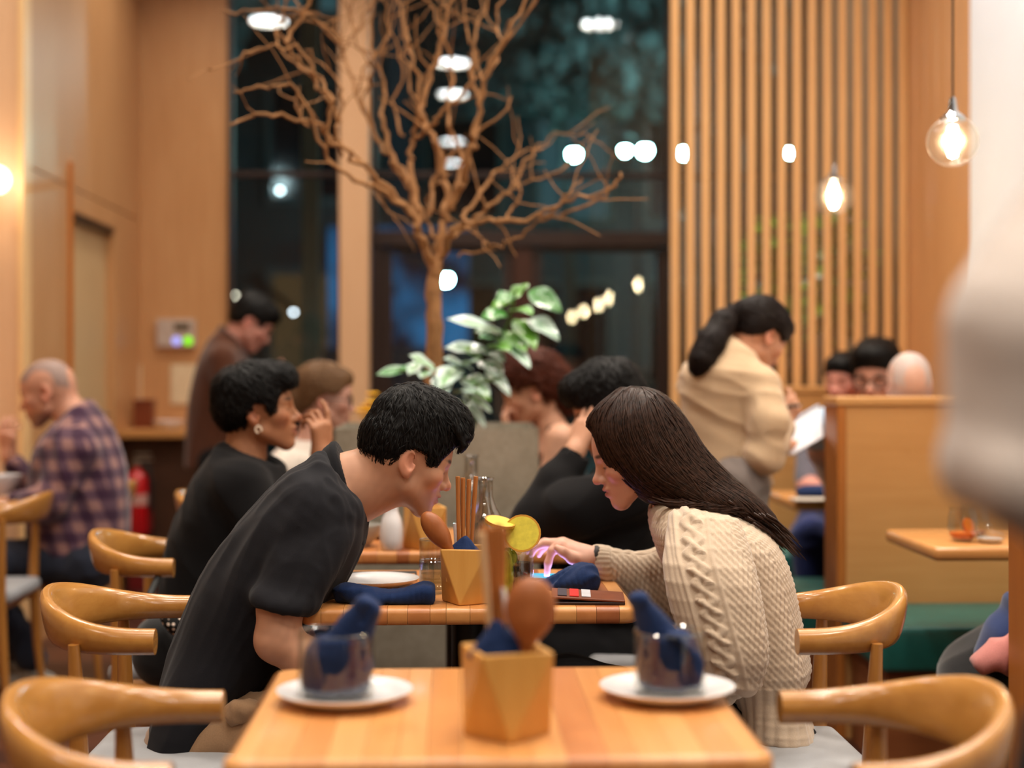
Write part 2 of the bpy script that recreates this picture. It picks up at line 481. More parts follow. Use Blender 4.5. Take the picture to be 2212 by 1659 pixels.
# maple wall with a flush door, running to the far corner
wm = tag(empty('wall_left_rear', (-1.88, 6.66, 0)), kind='structure')
d0, d1 = 7.36, 8.34
def wbox(n, a, b, m=M_MAPLE, bev=0.003): return MB().box((a[0] + 1.88, a[1] - 6.66, a[2]), (b[0] + 1.88, b[1] - 6.66, b[2]), bev).build(n, m, wm)
wbox('panel', (-2.0, 6.66, 0), (-1.88, d0 - 0.03, 2.14)); wbox('panel', (-2.0, d1 + 0.03, 0), (-1.88, GY, 2.14))
wbox('panel', (-2.0, 6.66, 2.146), (-1.88, 7.9, CEIL)); wbox('panel', (-2.0, 7.906, 2.146), (-1.88, GY, CEIL)); wbox('panel', (-2.0, d0 - 0.03, 2.03), (-1.88, d1 + 0.03, 2.14))
dr = tag(empty('door_1', (-1.95, (d0 + d1) / 2, 0)), kind='structure')
MB().box((-0.02, d0 - (d0 + d1) / 2, 0.01), (0.02, (d1 - d0) / 2, 2.0), 0.003).build('door_leaf', plain('cream_door', rgb(214, 182, 136), 0.45, var=0.04, scale=3), dr)
MB().box((-0.04, -0.52, 0), (0.09, -0.49, 2.26), 0.002).build('door_jamb', wood('jamb', rgb(200, 128, 60), rgb(180, 108, 48), 'z', 0.4), dr)
MB().box((-0.04, 0.49, 0), (0.075, 0.515, 2.03), 0.002).build('door_jamb', M_MAPLE, dr)
MB().box((-0.04, -0.49, 2.0), (0.06, 0.49, 2.03), 0.002).build('door_head', M_FRAME, dr)
m = MB(); m.tube([(0.02, 0.4, 1.0), (0.06, 0.4, 1.0), (0.06, 0.29, 1.0)], 0.009, 8); m.build('door_handle', plain('brushed_steel', rgb(170, 170, 170), 0.3, metal=1.0), dr, True)
# far wall: maple panel left of the glass
slab('wall_far', (-2.0, GY, 0), (XW(497), GY + 0.1, CEIL), M_MAPLE)
# small dark slot on the far corner
m = MB(); m.box((-0.006, 0, 0), (0.006, 0.02, 0.1), 0.002)
o = m.build('wall_hook', plain('dark_metal', rgb(60, 42, 30), 0.5)); o.location = (XW(300) + 0.012, GY - 0.021, ZW(420)); tag(o, 'small dark vertical hook on the maple wall by the corner', 'hook')
# right wall: pale behind the screen, maple by the booths, white plaster nearer
slab('wall_right_rear', (2.17, 7.12, 0), (2.27, GY + 0.1, CEIL), M_PALE)
wr = slab('wall_right', (2.17, 6.08, 0), (2.27, 7.12, CEIL), M_MAPLE)
slab('wall_right_front', (2.15, -5, 0), (2.27, 6.08, CEIL), M_PLASTER)
# cream column in front of the glass
slab('column', (XW(741), 8.74, 0), (XW(803), 8.92, CEIL), M_CREAM, bev=0.006)

def framed(name, x0, x1, rows, fr=0.05, depth=0.07, parent=None, yy=GY):
    """a glazed opening: jambs, rails and one pane per row; rows = [(z0,z1),...]"""
    t = tag(empty(name, ((x0 + x1) / 2, yy, rows[0][0])), kind='structure') if parent is None else parent
    bx, bz = (x0 + x1) / 2, rows[0][0]
    z0, z1 = rows[0][0], rows[-1][1]
    def b(n, a, c, m_): return MB().box((a[0] - bx, a[1] - yy, a[2] - bz), (c[0] - bx, c[1] - yy, c[2] - bz), 0.003 if m_ is M_FRAME else 0).build(n, m_, t)
    b('jamb', (x0, yy - depth / 2, z0), (x0 + fr, yy + depth / 2, z1), M_FRAME); b('jamb', (x1 - fr, yy - depth / 2, z0), (x1, yy + depth / 2, z1), M_FRAME)
    for i, (a, c) in enumerate(rows):
        b('rail', (x0 + fr, yy - depth / 2, a), (x1 - fr, yy + depth / 2, a + fr), M_FRAME)
        b('pane', (x0 + fr, yy - 0.003, a + fr), (x1 - fr, yy + 0.003, c), M_GLASS)
    b('rail', (x0 + fr, yy - depth / 2, z1 - 0.02), (x1 - fr, yy + depth / 2, z1 + 0.02), M_FRAME)
    return t
ZT = ZW(385)
framed('window_1', XW(497), XW(741), [(0.05, ZT), (ZT, CEIL)], 0.03)
framed('window_2', XW(803), XW(1450), [(2.03, ZT), (ZT, CEIL)], 0.035)
framed('window_3', XW(1450), 2.17, [(0.05, ZT), (ZT, CEIL)], 0.03)
slab('trim_1', (XW(803), GY - 0.07, 1.99), (XW(1450), GY + 0.07, 2.08), M_FRAME, bev=0.004)
slab('trim_2', (XW(803), GY - 0.05, 0), (XW(826), GY + 0.05, 1.99), M_FRAME, bev=0.004)
slab('trim_3', (XW(1108), GY - 0.05, 0), (XW(1148), GY + 0.05, 1.99), plain('door_post', rgb(70, 40, 28), 0.4), bev=0.004)
slab('trim_4', (XW(1440), GY - 0.05, 0), (XW(1452), GY + 0.05, 1.99), M_FRAME, bev=0.004)
for nm, a, b in (('door_2', 826, 1108), ('door_3', 1148, 1440)):
    t = framed(nm, XW(a), XW(b), [(0.02, 1.98)], 0.06, 0.045)
    xh = (XW(1108) - 0.09 if nm == 'door_2' else XW(1148) + 0.09) - (XW(a) + XW(b)) / 2
    mb = MB(); mb.tube([(xh, -0.03, 0.95), (xh, -0.075, 0.95), (xh, -0.075, 1.3), (xh, -0.03, 1.3)], 0.012, 8); mb.build('pull_handle', plain('brushed_steel', rgb(170, 170, 170), 0.3, metal=1.0), t, True)
# low wooden sill boards under windows
slab('trim_5', (XW(497), GY - 0.1, 0), (XW(741), GY - 0.04, 0.07), M_FRAME)

# ---------------------------------------------------------------- ceiling lamps seen mirrored in the glass
M_LAMP = emit('lamp_diffuser', (0.95, 0.98, 1.0, 1), 42)
m_ring = plain('white_trim_ring', rgb(225, 225, 225), 0.4)
def ceiling_light(m_dif, m_ring_, label):
    t = empty('ceiling_light', (0, 0, CEIL))
    MB().lathe([(0.15, 0), (0.15, -0.012), (0.17, -0.016), (0.19, -0.01), (0.19, 0)], n=24).build('trim_ring', m_ring_, t, True)
    MB().lathe([(0.0, 0.0), (0.148, 0.0), (0.148, -0.008), (0.0, -0.008)], n=24).build('diffuser', m_dif, t)
    return tag(t, label, 'light', 'ceiling downlights')
first = ceiling_light(M_LAMP, m_ring, 'x')
WHERE = ('bright round downlight, farthest of the middle row mirrored in the glass', 'bright round downlight, second of the middle row mirrored in the glass', 'bright round downlight, third of the middle row mirrored in the glass',
         'bright round downlight, lowest mirror image of the middle row', 'bright round downlight mirrored in the left window', 'bright round downlight mirrored above the doors at the right')
for i, (x, y) in enumerate(DOWN):
    t = first if i == 0 else dup(first)
    t.location = (x, y, CEIL); t['label'] = WHERE[i]
first = ceiling_light(plain('fill_black_disc', rgb(30, 28, 26), 0.5), plain('bronze_ring', rgb(60, 50, 42), 0.5), 'dark housing of an added fill light overhead, outside the picture')  # unlit housings for the added fill lights
for i, (x, y) in enumerate(FILL):
    (first if i == 0 else dup(first)).location = (x, y, CEIL)
first['group'] = 'added fill lights'
for o in COL.objects:
    if o.name.startswith('ceiling_light') and o['label'].startswith('dark'): o['group'] = 'added fill lights'

# ---------------------------------------------------------------- slatted screen of sixteen uprights
sc_ = tag(empty('slat_screen', (1.59, 6.99, 0)), 'tall wooden slat screen with upright battens behind the booths', 'screen')
M_SLAT = wood('slat_maple', rgb(228, 180, 124), rgb(210, 156, 98), 'z', 0.4)
for i in range(16):
    x = (1450 + 33.3 * i - 1106) / F * 7.0 + 0.28
    if i == 0: s0 = MB().box((0, -0.016, 0.0), (0.040, 0.016, CEIL - 0.002), 0.003).build('slat', M_SLAT, sc_); o = s0
    else: o = s0.copy(); COL.objects.link(o); o.parent = sc_
    o.location = (x - 1.59, 0, 0)
# ---------------------------------------------------------------- booths on the right
M_BOOTH = wood('booth_panel', rgb(208, 156, 98), rgb(190, 136, 78), 'x', 0.36)
M_BOOTH_END = wood('booth_end', rgb(186, 116, 52), rgb(164, 96, 40), 'z', 0.38)
M_TEAL = plain('teal_leather', rgb(22, 92, 86), 0.38, 0.5, var=0.08, scale=60, bmp=0.1)
def partition(y0, y1, x0, label, z=1.15):
    t = tag(empty('booth_partition', (x0, y0, 0)), label, 'partition')
    MB().box((0.03, 0, 0.0), (2.165 - x0, y1 - y0, z - 0.03), 0.004).build('panel', M_BOOTH, t)
    MB().box((0.0, -0.004, 0.0), (0.03, y1 - y0 + 0.004, z - 0.03), 0.006).build('end_board', M_BOOTH_END, t)
    MB().box((-0.004, -0.008, z - 0.03), (2.165 - x0, y1 - y0 + 0.008, z), 0.006).build('cap_rail', M_BOOTH, t)
    return t
def bench(y0, y1, x0, label, zs=0.46):
    t = tag(empty('booth_bench', (x0, y0, 0)), label, 'bench')
    W = 2.165 - x0
    MB().box((0.0, 0, zs - 0.14), (W, y1 - y0, zs), 0.02).build('seat_cushion', M_TEAL, t, True)
    MB().box((0.03, 0.05, 0), (W, y1 - y0 - 0.03, zs - 0.14), 0.003).build('base', wood('bench_base', rgb(150, 90, 50), rgb(124, 70, 38), 'x', 0.45), t)
    return t
partition(4.93, 5.10, 1.29, 'golden wooden booth partition behind the teal bench, beside the bald head')
partition(6.74, 6.90, 1.26, 'farther wooden booth partition under the slat screen', 1.165)
partition(3.21, 3.38, 1.285, 'nearest wooden booth partition at the right picture edge')
bench(4.44, 4.925, 1.30, 'long teal leather bench seat against the golden partition')
bench(3.385, 3.83, 1.295, 'nearest teal leather bench under the pile of jackets')
bench(5.105, 5.55, 1.22, 'teal leather bench on the far side of the golden partition')
bench(6.28, 6.735, 1.20, 'farthest teal leather bench in front of the slat screen')
def booth_table(x0, x1, y0, y1, label):
    t = tag(empty('booth_table', ((x0 + x1) / 2, (y0 + y1) / 2, 0)), label, 'table')
    a, b = (x1 - x0) / 2, (y1 - y0) / 2
    MB().box((-a, -b, 0.713), (a, b, 0.753), 0.014).build('tabletop', wood('booth_top', rgb(214, 156, 96), rgb(190, 128, 70), 'x', 0.25, coat=0.3), t, True)
    m_ = plain('black_steel', rgb(20, 20, 22), 0.4)
    MB().tube([(0.1, 0, 0.03), (0.1, 0, 0.713)], 0.035, 12).build('pedestal', m_, t, True)
    MB().lathe([(0.0, 0), (0.2, 0), (0.2, 0.015), (0.05, 0.035), (0, 0.035)], (0.1, 0, 0.001), 24).build('foot_plate', m_, t, True)
    return t
booth_table(1.325, 2.14, 4.03, 4.50, 'wooden booth table with drinking glasses at the right')
booth_table(1.275, 2.14, 5.50, 5.96, 'wooden booth table beside the order-taking waitress')

# ---------------------------------------------------------------- globe pendants over the booths
M_BULBGLASS = glass('pendant_glass', (0.97, 0.95, 0.91, 1), 1.5, 0.28, 2.2)
M_FIL = emit('filament', (1.0, 0.80, 0.5, 1), 90)
M_CHROME = plain('chrome', rgb(200, 205, 210), 0.15, metal=1.0)
def pendant(x, y, z, r=0.074):
    t = empty('pendant_lamp', (x, y, z))
    MB().tube([(0, 0, r + 0.055), (0, 0, CEIL - z - 0.03)], 0.003, 6).build('cord', plain('dark_cord', rgb(40, 34, 30), 0.6), t)
    MB().lathe([(0.0, 0.075), (0.008, 0.07), (0.014, 0.03), (0.036, 0.012), (0.036, 0.002), (0.022, 0.0), (0.0, 0.0)], (0, 0, r - 0.016), 20).build('socket_cap', M_CHROME, t, True)
    MB().lathe([(0.05, 0), (0.05, 0.03), (0.0, 0.032), (0, 0)], (0, 0, CEIL - z - 0.032), 20).build('ceiling_rose', M_CHROME, t, True)
    pr = [(r * math.cos(a) if abs(a) < 1.5 else 0.001, r * math.sin(a)) for a in [R(-90 + 8 * k) for k in range(21)]]
    MB().lathe(pr, n=28).build('globe', M_BULBGLASS, t, True, False)
    MB().lathe([(0.0, -0.05), (0.012, -0.045), (0.019, -0.02), (0.019, 0.015), (0.012, 0.045), (0.0, 0.05)], n=14).build('glowing_bulb', M_FIL, t, True)
    l = bpy.data.lights.new('pendant_glow', 'POINT'); l.energy = 9; l.color = (1.0, 0.68, 0.36); l.shadow_soft_size = 0.03
    o = link(bpy.data.objects.new('pendant_glow', l), t); o.location = (0, 0, 0)
    return t
PEND = [pendant(1.462, 4.28, 1.91), pendant(1.53, 5.90, 1.94), pendant(1.52, 2.6, 1.92), pendant(1.52, 0.9, 1.92), pendant(1.52, -0.8, 1.92)]
for p, lab in zip(PEND, ('clear globe pendant lamp nearest the white wall', 'clear globe pendant lamp in front of the slat screen', 'globe pendant over the nearest booth, beyond the right edge',
                         'globe pendant lamp in the booth row beside the camera', 'globe pendant lamp in the booth row behind the camera')):
    tag(p, lab, 'lamp', 'pendant lamps in a row over the booths')
# wall lamp on the cream wall at the left
sc2 = tag(empty('wall_lamp', tuple(P(-8, 388, 6.42))), 'glowing round wall lamp on the cream wall at the left edge', 'lamp')
MB().sphere((0, 0, 0), 0.06, 18).build('globe', emit('sconce_globe', (1.0, 0.86, 0.66, 1), 5), sc2, True)
MB().tube([(0, 0.05, 0), (0, 0.13, 0)], 0.02, 10).build('arm', M_CHROME, sc2, True)
MB().lathe([(0.0, 0), (0.05, 0), (0.05, 0.01), (0, 0.01)], (0, 0, 0), 20).build('wall_plate', M_CHROME, sc2, True)
sc2.children[-1].rotation_euler = (R(90), 0, 0); sc2.children[-1].location = (0, 0.138, 0)
l = bpy.data.lights.new('wall_lamp_glow', 'POINT'); l.energy = 2.6; l.color = (1.0, 0.74, 0.5); l.shadow_soft_size = 0.06
link(bpy.data.objects.new('wall_lamp_glow', l), sc2).location = (0, -0.12, 0)
# wall washer for the white plaster
l = bpy.data.lights.new('wall_washer', 'SPOT'); l.energy = 40; l.color = (0.86, 0.94, 1.0); l.spot_size = R(70); l.spot_blend = 1.0; l.shadow_soft_size = 0.06
o = link(bpy.data.objects.new('wall_washer', l)); o.location = (1.55, 5.3, CEIL - 0.15); d = Vector((2.15, 5.75, 2.7)) - o.location; o.rotation_euler = d.to_track_quat('-Z', 'Y').to_euler()
ws = tag(empty('track_spot', tuple(o.location)), 'white track spotlight aimed at the plaster wall', 'light')
MB().lathe([(0.045, 0), (0.05, 0.0), (0.05, 0.12), (0, 0.12), (0.0, 0.115), (0.045, 0.11)], (0, 0, 0.01), 18).build('housing', m_ring, ws, True); MB().tube([(0, 0, 0.12), (0, 0, 0.15)], 0.01, 8).build('stem', m_ring, ws)
ws.rotation_euler = (0, 0, 0)

# ---------------------------------------------------------------- back-left corner: counter, keypad, extinguisher
ct = tag(empty('service_counter', (XW(310), GY, 0)), 'wooden wall counter in the far corner behind the standing man', 'counter')
MB().box((0, -0.62, 0.86), (0.72, -0.005, 0.905), 0.006).build('worktop', wood('counter_top', rgb(206, 150, 92), rgb(184, 126, 70), 'x', 0.3), ct)
MB().box((0.01, -0.5, 0), (0.70, -0.005, 0.86), 0.003).build('dark_front', M_DARK, ct)
kp = tag(empty('alarm_keypad', (P(380, 720, 8.9).x, GY - 0.001, P(380, 720, 8.9).z)), 'white alarm keypad with glowing buttons on the maple wall', 'keypad')
MB().box((-0.115, -0.035, -0.085), (0.115, 0.0, 0.085), 0.008).build('case', plain('keypad_case', rgb(196, 180, 168), 0.5), kp)
MB().box((-0.01, -0.038, 0.015), (0.085, -0.034, 0.06), 0.001).build('display', plain('keypad_lcd', rgb(96, 84, 66), 0.3), kp)
for (x, c, nm) in ((0.005, (0.42, 0.42, 1.0, 1), 'blue'), (0.075, (0.25, 0.95, 0.0, 1), 'green')):
    mb = MB(); mb.sphere((x, -0.036, -0.045), 0.026, 14, (1, 0.3, 1)); mb.build('button', emit('keypad_' + nm, c, 1.4), kp, True)
for (px, py, w_, h_, lab) in ((297, 828, 0.022, 0.11, 'narrow white card pinned on the wall above the wooden box'), (398, 830, 0.085, 0.12, 'cream paper notice on the wall beside the brown coat')):
    o = MB().box((-w_, -0.006, -h_), (w_, 0, h_), 0.001).build('paper_notice', plain('notice_paper', rgb(226, 206, 170), 0.6), None); o.location = P(px, py, 8.9); o.location.y = GY - 0.002; tag(o, lab, 'notice')
bx = tag(empty('wooden_box', tuple(PZ(312, 8.62, 0.905))), 'small reddish wooden box on the wall counter', 'box')
MB().box((-0.055, -0.05, 0), (0.055, 0.05, 0.15), 0.004).build('case', wood('red_wood', rgb(128, 62, 34), rgb(104, 48, 26), 'z', 0.4), bx)
MB().box((-0.06, -0.055, 0.15), (0.06, 0.055, 0.166), 0.004).build('lid', wood('red_wood', rgb(128, 62, 34), rgb(104, 48, 26), 'z', 0.4), bx)
dh = MB().lathe([(0.0, 0.0), (0.05, 0.0), (0.085, 0.03), (0.09, 0.045), (0.083, 0.042), (0.048, 0.008), (0.0, 0.006)], n=24).build('white_dish', plain('porcelain', rgb(226, 224, 226), 0.22, 0.5, var=0.02, coat=0.4), None, True); dh.location = PZ(365, 8.55, 0.905); tag(dh, 'shallow white dish on the wall counter', 'dish')
fe = tag(empty('fire_extinguisher', tuple(PZ(296, 8.28, 0.0))), 'red fire extinguisher below the wall counter', 'extinguisher')
MRED = plain('extinguisher_red', rgb(188, 14, 24), 0.28, 0.5, var=0.05, coat=0.4)
MB().lathe([(0.0, 0.32), (0.055, 0.32), (0.062, 0.335), (0.062, 0.62), (0.05, 0.66), (0.022, 0.68), (0.022, 0.7), (0.0, 0.7)], n=24).build('cylinder', MRED, fe, True)
mb = MB(); mb.tube([(0, 0, 0.7), (0, 0, 0.735)], 0.02, 12); mb.box((-0.01, -0.012, 0.735), (0.085, 0.012, 0.748)); mb.box((-0.01, -0.012, 0.765), (0.075, 0.012, 0.776)); mb.build('valve', plain('valve_steel', rgb(150, 140, 130), 0.35, metal=0.8), fe)
MB().tube([(0.02, 0, 0.725), (0.07, -0.02, 0.7), (0.085, -0.02, 0.6), (0.08, -0.02, 0.46)], 0.011, 8).build('hose', plain('black_rubber', rgb(24, 22, 22), 0.6), fe, True)
MB().lathe([(0.0633, 0.49), (0.0633, 0.55)], n=24).build('label_band', plain('label_white', rgb(200, 150, 140), 0.5), fe)
MB().box((-0.075, 0.0, 0.34), (0.075, 0.075, 0.64), 0.005).build('wall_bracket', plain('bracket', rgb(110, 20, 20), 0.5), fe)
MB().box((-0.06, 0.055, 0.0), (0.06, 0.07, 0.34), 0.003).build('bracket_leg', plain('bracket', rgb(110, 20, 20), 0.5), fe)

# ---------------------------------------------------------------- the street outside
slab('ground_street', (-20, GY + 0.1, -0.2), (24, 46, -0.02), plain('asphalt', rgb(40, 44, 48), 0.6, var=0.2, scale=3))
def facade(name, x0, x1, y0, h, col, label, nx, nz, lit):
    t = tag(empty(name, ((x0 + x1) / 2, y0, 0)), label, 'building')
    a = (x1 - x0) / 2
    MB().box((-a, 0, -0.02), (a, 3, h)).build('wall', plain(name + label[:12], col, 0.8, var=0.15, scale=0.7), t)
    MB().box((-a - 0.1, -0.25, h), (a + 0.1, 3.1, h + 0.3)).build('cornice', plain('cornice', rgb(70, 76, 76), 0.8), t)
    r_ = random.Random(nx * 7 + nz)
    mw = plain('dark_pane', rgb(16, 22, 28), 0.1, 0.6); mf = plain('stone_frame', rgb(92, 96, 92), 0.7)
    for i in range(nx):
        for k in range(nz):
            cx = -a + (i + 0.5) * 2 * a / nx; cz = 1.9 + k * 3.0
            if cz + 1.1 > h: continue
            f = MB().box((cx - 0.75, -0.08, cz - 1.0), (cx + 0.75, 0.02, cz + 1.0), 0.02).build('window_frame', mf, t)
            MB().box((cx - 0.62, -0.1, cz - 0.88), (cx + 0.62, -0.06, cz + 0.88)).build('pane', lit[r_.randrange(len(lit))] if lit and r_.random() < 0.22 else mw, f)
    return t
LIT = [emit('lit_window_warm', (1.0, 0.62, 0.3, 1), 0.07), emit('lit_window_cool', (0.35, 0.75, 0.85, 1), 0.12)]
facade('street_building', -14, -1.2, 24, 9.5, rgb(66, 66, 64), 'dark stone building across the street at the left', 6, 3, LIT)
facade('street_building', -0.8, 5.2, 27, 8.0, rgb(60, 78, 82), 'teal grey building across the street in the middle', 3, 2, LIT)
facade('street_building', 5.6, 17, 25, 10.5, rgb(50, 56, 60), 'dark building across the street behind the slat screen', 5, 3, LIT)
# pale pillar of the porch outside, low wall
pl = tag(empty('porch_pillar', tuple(PZ(672, 11.2, 0))), 'pale stone porch pillar outside the left window', 'pillar')
MB().box((-0.065, -0.065, 0), (0.065, 0.065, 4.4), 0.01).build('shaft', plain('pale_stone', rgb(150, 146, 132), 0.8), pl); MB().box((-0.1, -0.1, -0.02), (0.1, 0.1, 0.16), 0.01).build('plinth', plain('pale_stone', rgb(150, 146, 132), 0.8), pl)
M_BLUE = emit('blue_lightbox', (0.03, 0.2, 0.5, 1), 1.0); n_ = M_BLUE.node_tree.nodes; l_ = M_BLUE.node_tree.links
e_ = [q for q in n_ if q.type == 'EMISSION'][0]; f_ = noise_tex(n_, l_, tex_coord(n_, l_, (1, 1, 1)), 1.1, 2)
l_.new(ramp(n_, l_, f_, [(0.42, (0.004, 0.012, 0.03, 1)), (0.66, (0.03, 0.26, 0.62, 1))]), e_.inputs[0]); e_.inputs[1].default_value = 0.6
pl = tag(empty('shop_sign', (0.35, 23.4, 2.5)), 'blue glowing shop window across the street', 'sign')
MB().box((-2.3, 0, -0.9), (-0.1, 0.3, 1.0), 0.02).build('light_box', M_BLUE, pl)
MB().box((-2.4, 0.0, -2.55), (0.0, 0.35, -0.9), 0.02).build('stall_riser', plain('riser', rgb(30, 34, 46), 0.7), pl)
def street_lamp(px, py, D, r, col, s, label, arm=0.9):
    p = P(px, py, D)
    t = tag(empty('street_lamp', (p.x, p.y, 0)), label, 'lamp', 'street lamps outside the glass')
    mp = plain('lamp_post', rgb(36, 40, 42), 0.5)
    MB().tube([(arm, 0.1, -0.02), (arm, 0.1, p.z + 0.25), (arm * 0.6, 0.05, p.z + 0.4), (0, 0, p.z + r * 1.6)], [0.06, 0.045, 0.04, 0.03], 8).build('post', mp, t, True)
    MB().lathe([(0.0, r * 1.9), (r * 0.7, r * 1.7), (r * 1.2, r * 0.6), (r * 1.1, r * 0.5), (0, r * 0.6)], (0, 0, p.z), 16).build('hood', mp, t, True)
    MB().sphere((0, 0, p.z), r, 14).build('bulb', emit('street_bulb_%d' % int(s * 10 + col[0] * 100), col, s), t, True)
    return t
CY = (0.45, 1.0, 0.95, 1)
street_lamp(1240, 333, 21, 0.075, CY, 190, 'cyan-white street lamp seen left of a bright pair')
street_lamp(1350, 325, 21.5, 0.06, CY, 190, 'cyan-white street lamp, left one of the bright pair', -0.9)
street_lamp(1393, 325, 24.2, 0.09, CY, 190, 'cyan-white street lamp, right one of the bright pair')
street_lamp(1478, 330, 22, 0.07, CY, 190, 'cyan-white street lamp behind the first gap of the slat screen')
street_lamp(1705, 330, 22, 0.05, CY, 190, 'cyan-white street lamp behind the middle of the slat screen')
street_lamp(963, 603, 20, 0.075, (0.3, 0.95, 1.0, 1), 330, 'bright cyan lamp behind the tree trunk', -1.2)
street_lamp(605, 411, 19, 0.03, (0.8, 0.95, 1.0, 1), 16, 'small pale lamp outside the left window, upper', -0.8)
street_lamp(634, 674, 16, 0.022, (0.9, 0.92, 1.0, 1), 14, 'small pale lamp outside the left window, lower', -0.8)
street_lamp(507, 638, 17, 0.02, (1.0, 0.82, 0.62, 1), 12, 'small warm lamp above the head of the man in brown', -0.8)
for (px, py, lab) in ((1405, 112, 'a'),): pass
# street light on the trees and facades, one lamp added to brighten the pillar
for (x, y, z, e, c) in ((3.5, 20, 5.4, 170, (0.6, 0.95, 1.0)), (-1.6, 12.5, 4.4, 12, (0.9, 1.0, 0.9)), (-3.5, 18, 5.0, 60, (0.75, 0.95, 1.0)), (-0.4, 21.5, 3.2, 40, (0.2, 0.6, 1.0)), (8, 19, 5.5, 80, (0.55, 1.0, 0.95))):
    l = bpy.data.lights.new('street_glow', 'POINT'); l.energy = e; l.color = c; l.shadow_soft_size = 0.2
    link(bpy.data.objects.new('street_glow', l)).location = (x, y, z)
def street_tree(x, y, h, r, seed, label):
    rr = random.Random(seed); t = tag(empty('street_tree', (x, y, 0)), label, 'tree', 'trees along the street outside')
    MB().tube([(0, 0, -0.02), (0.1, 0, h * 0.4), (0, 0.1, h * 0.8)], [0.16, 0.12, 0.05], 8).build('trunk', plain('street_bark', rgb(58, 48, 40), 0.9), t, True)
    v = []; f = []
    for i in range(1500):
        while True:
            q = Vector((rr.uniform(-1, 1), rr.uniform(-1, 1), rr.uniform(-1, 1)))
            if q.length < 1: break
        q = Vector((q.x * r, q.y * r, q.z * r * 0.7 + h)); d = Vector((rr.gauss(0, 1), rr.gauss(0, 1), rr.gauss(0, 1))).normalized(); u = d.orthogonal().normalized(); s = rr.uniform(0.12, 0.24)
        k = len(v); v += [q, q + d * s + u * s * 0.45, q + d * s * 2, q + d * s - u * s * 0.45]; f.append((k, k + 1, k + 2, k + 3))
    o = mesh_obj('foliage', v, f, plain('street_leaves', rgb(96, 118, 116), 0.8, var=0.3, scale=2), t); o['kind'] = 'stuff'
street_tree(1.7, 22.9, 6.4, 2.0, 3, 'leafy street tree lit teal beyond the glass')
street_tree(6.3, 21.8, 6.8, 2.0, 5, 'leafy street tree outside behind the slat screen')
street_tree(-4.6, 21.5, 6.6, 1.8, 8, 'leafy street tree outside the left window')
# ================================================================ tables of glued staves
STAVE = [wood('stave_%d' % i, c1, c2, 'y', 0.34, coat=0.15) for i, (c1, c2) in enumerate((
    (rgb(214, 154, 92), rgb(198, 134, 74)), (rgb(208, 144, 84), rgb(190, 124, 66)), (rgb(218, 160, 100), rgb(204, 142, 82)),
    (rgb(198, 130, 76), rgb(178, 110, 60)), (rgb(172, 104, 60), rgb(152, 86, 48))))]
def butcher_table(cx, y0, y1, label, W=0.70, order=None, seed=1, th=0.036, rz=0.0):
    t = tag(empty('dining_table', (cx, (y0 + y1) / 2, 0), rz), label, 'table', 'dining tables in a row down the middle')
    a, b = W / 2, (y1 - y0) / 2; rc = 0.032; z1 = 0.753; z0 = z1 - th; rr = random.Random(seed)
    prof = []                                               # (inset, z) up around the bullnose
    re = 0.012
    for k in range(5): q = R(-90 + 22.5 * k); prof.append((re - re * math.cos(q), z0 + re + re * math.sin(q)))
    for k in range(5): q = R(22.5 * k); prof.append((re - re * math.cos(q), z1 - re + re * math.sin(q)))
    def yext(x, e):
        A, B, r_ = a - e, b - e, rc - e * 0.6
        d = abs(x) - (A - r_)
        return B if d <= 0 else B - r_ + math.sqrt(max(r_ * r_ - min(d, r_) ** 2, 0))
    xs = [-a]; n = 16
    for i in range(1, n): xs.append(-a + W * i / n + rr.uniform(-0.006, 0.006))
    xs.append(a)
    for i in range(n):
        xa, xb = xs[i], xs[i + 1]
        gap = 0.00035
        cols = 8 if i in (0, n - 1) else 2
        v = []
        for c in range(cols):
            u = c / (cols - 1)
            if i == 0: u = 1 - math.cos(u * math.pi / 2)
            if i == n - 1: u = math.sin(u * math.pi / 2)
            x = xa + gap + (xb - xa - 2 * gap) * u
            for sgn in (-1, 1):
                for (e, z) in (prof if sgn == -1 else prof[::-1]):
                    xx = max(-a + e, min(a - e, x)); v.append((xx, sgn * yext(xx, e), z))
        m_ = 2 * len(prof); f = []
        for c in range(cols - 1):
            for k in range(m_): f.append((c * m_ + k, c * m_ + (k + 1) % m_, (c + 1) * m_ + (k + 1) % m_, (c + 1) * m_ + k))
        f.append(tuple(range(m_ - 1, -1, -1))); f.append(tuple((cols - 1) * m_ + k for k in range(m_)))
        mi = order[i] if order else rr.choice((0, 0, 1, 1, 2, 3))
        mb = MB(); mb.add(v, f); mb.build('stave', STAVE[mi], t, True)
    mk = plain('black_steel', rgb(20, 20, 22), 0.4)
    MB().tube([(0, 0, 0.02), (0, 0, z0 - 0.01)], 0.04, 16).build('pedestal', mk, t, True)
    MB().box((-0.2, -0.2, z0 - 0.012), (0.2, 0.2, z0 - 0.001), 0.002).build('mounting_plate', mk, t)
    MB().lathe([(0.0, 0), (0.24, 0), (0.24, 0.012), (0.06, 0.03), (0, 0.03)], (0, 0, 0.001), 28).build('foot_plate', mk, t, True)
    return t
TA = butcher_table(0.06, 1.855, 2.435, 'nearest wooden table with two napkin cups on saucers', order=[2, 0, 1, 2, 0, 2, 1, 0, 0, 2, 3, 1, 0, 2, 1, 0], seed=3)
TB = butcher_table(0.036, 3.035, 3.63, 'wooden table between the leaning young man and the sweater woman', order=[0, 1, 0, 3, 1, 3, 1, 0, 1, 3, 1, 4, 0, 3, 4, 0], seed=5)
TC = butcher_table(0.02, 3.99, 4.58, 'third wooden table in the row, in front of the concrete planter', seed=9, order=[0, 1, 3, 1, 4, 1, 3, 1, 0, 3, 1, 0, 1, 3, 1, 0])
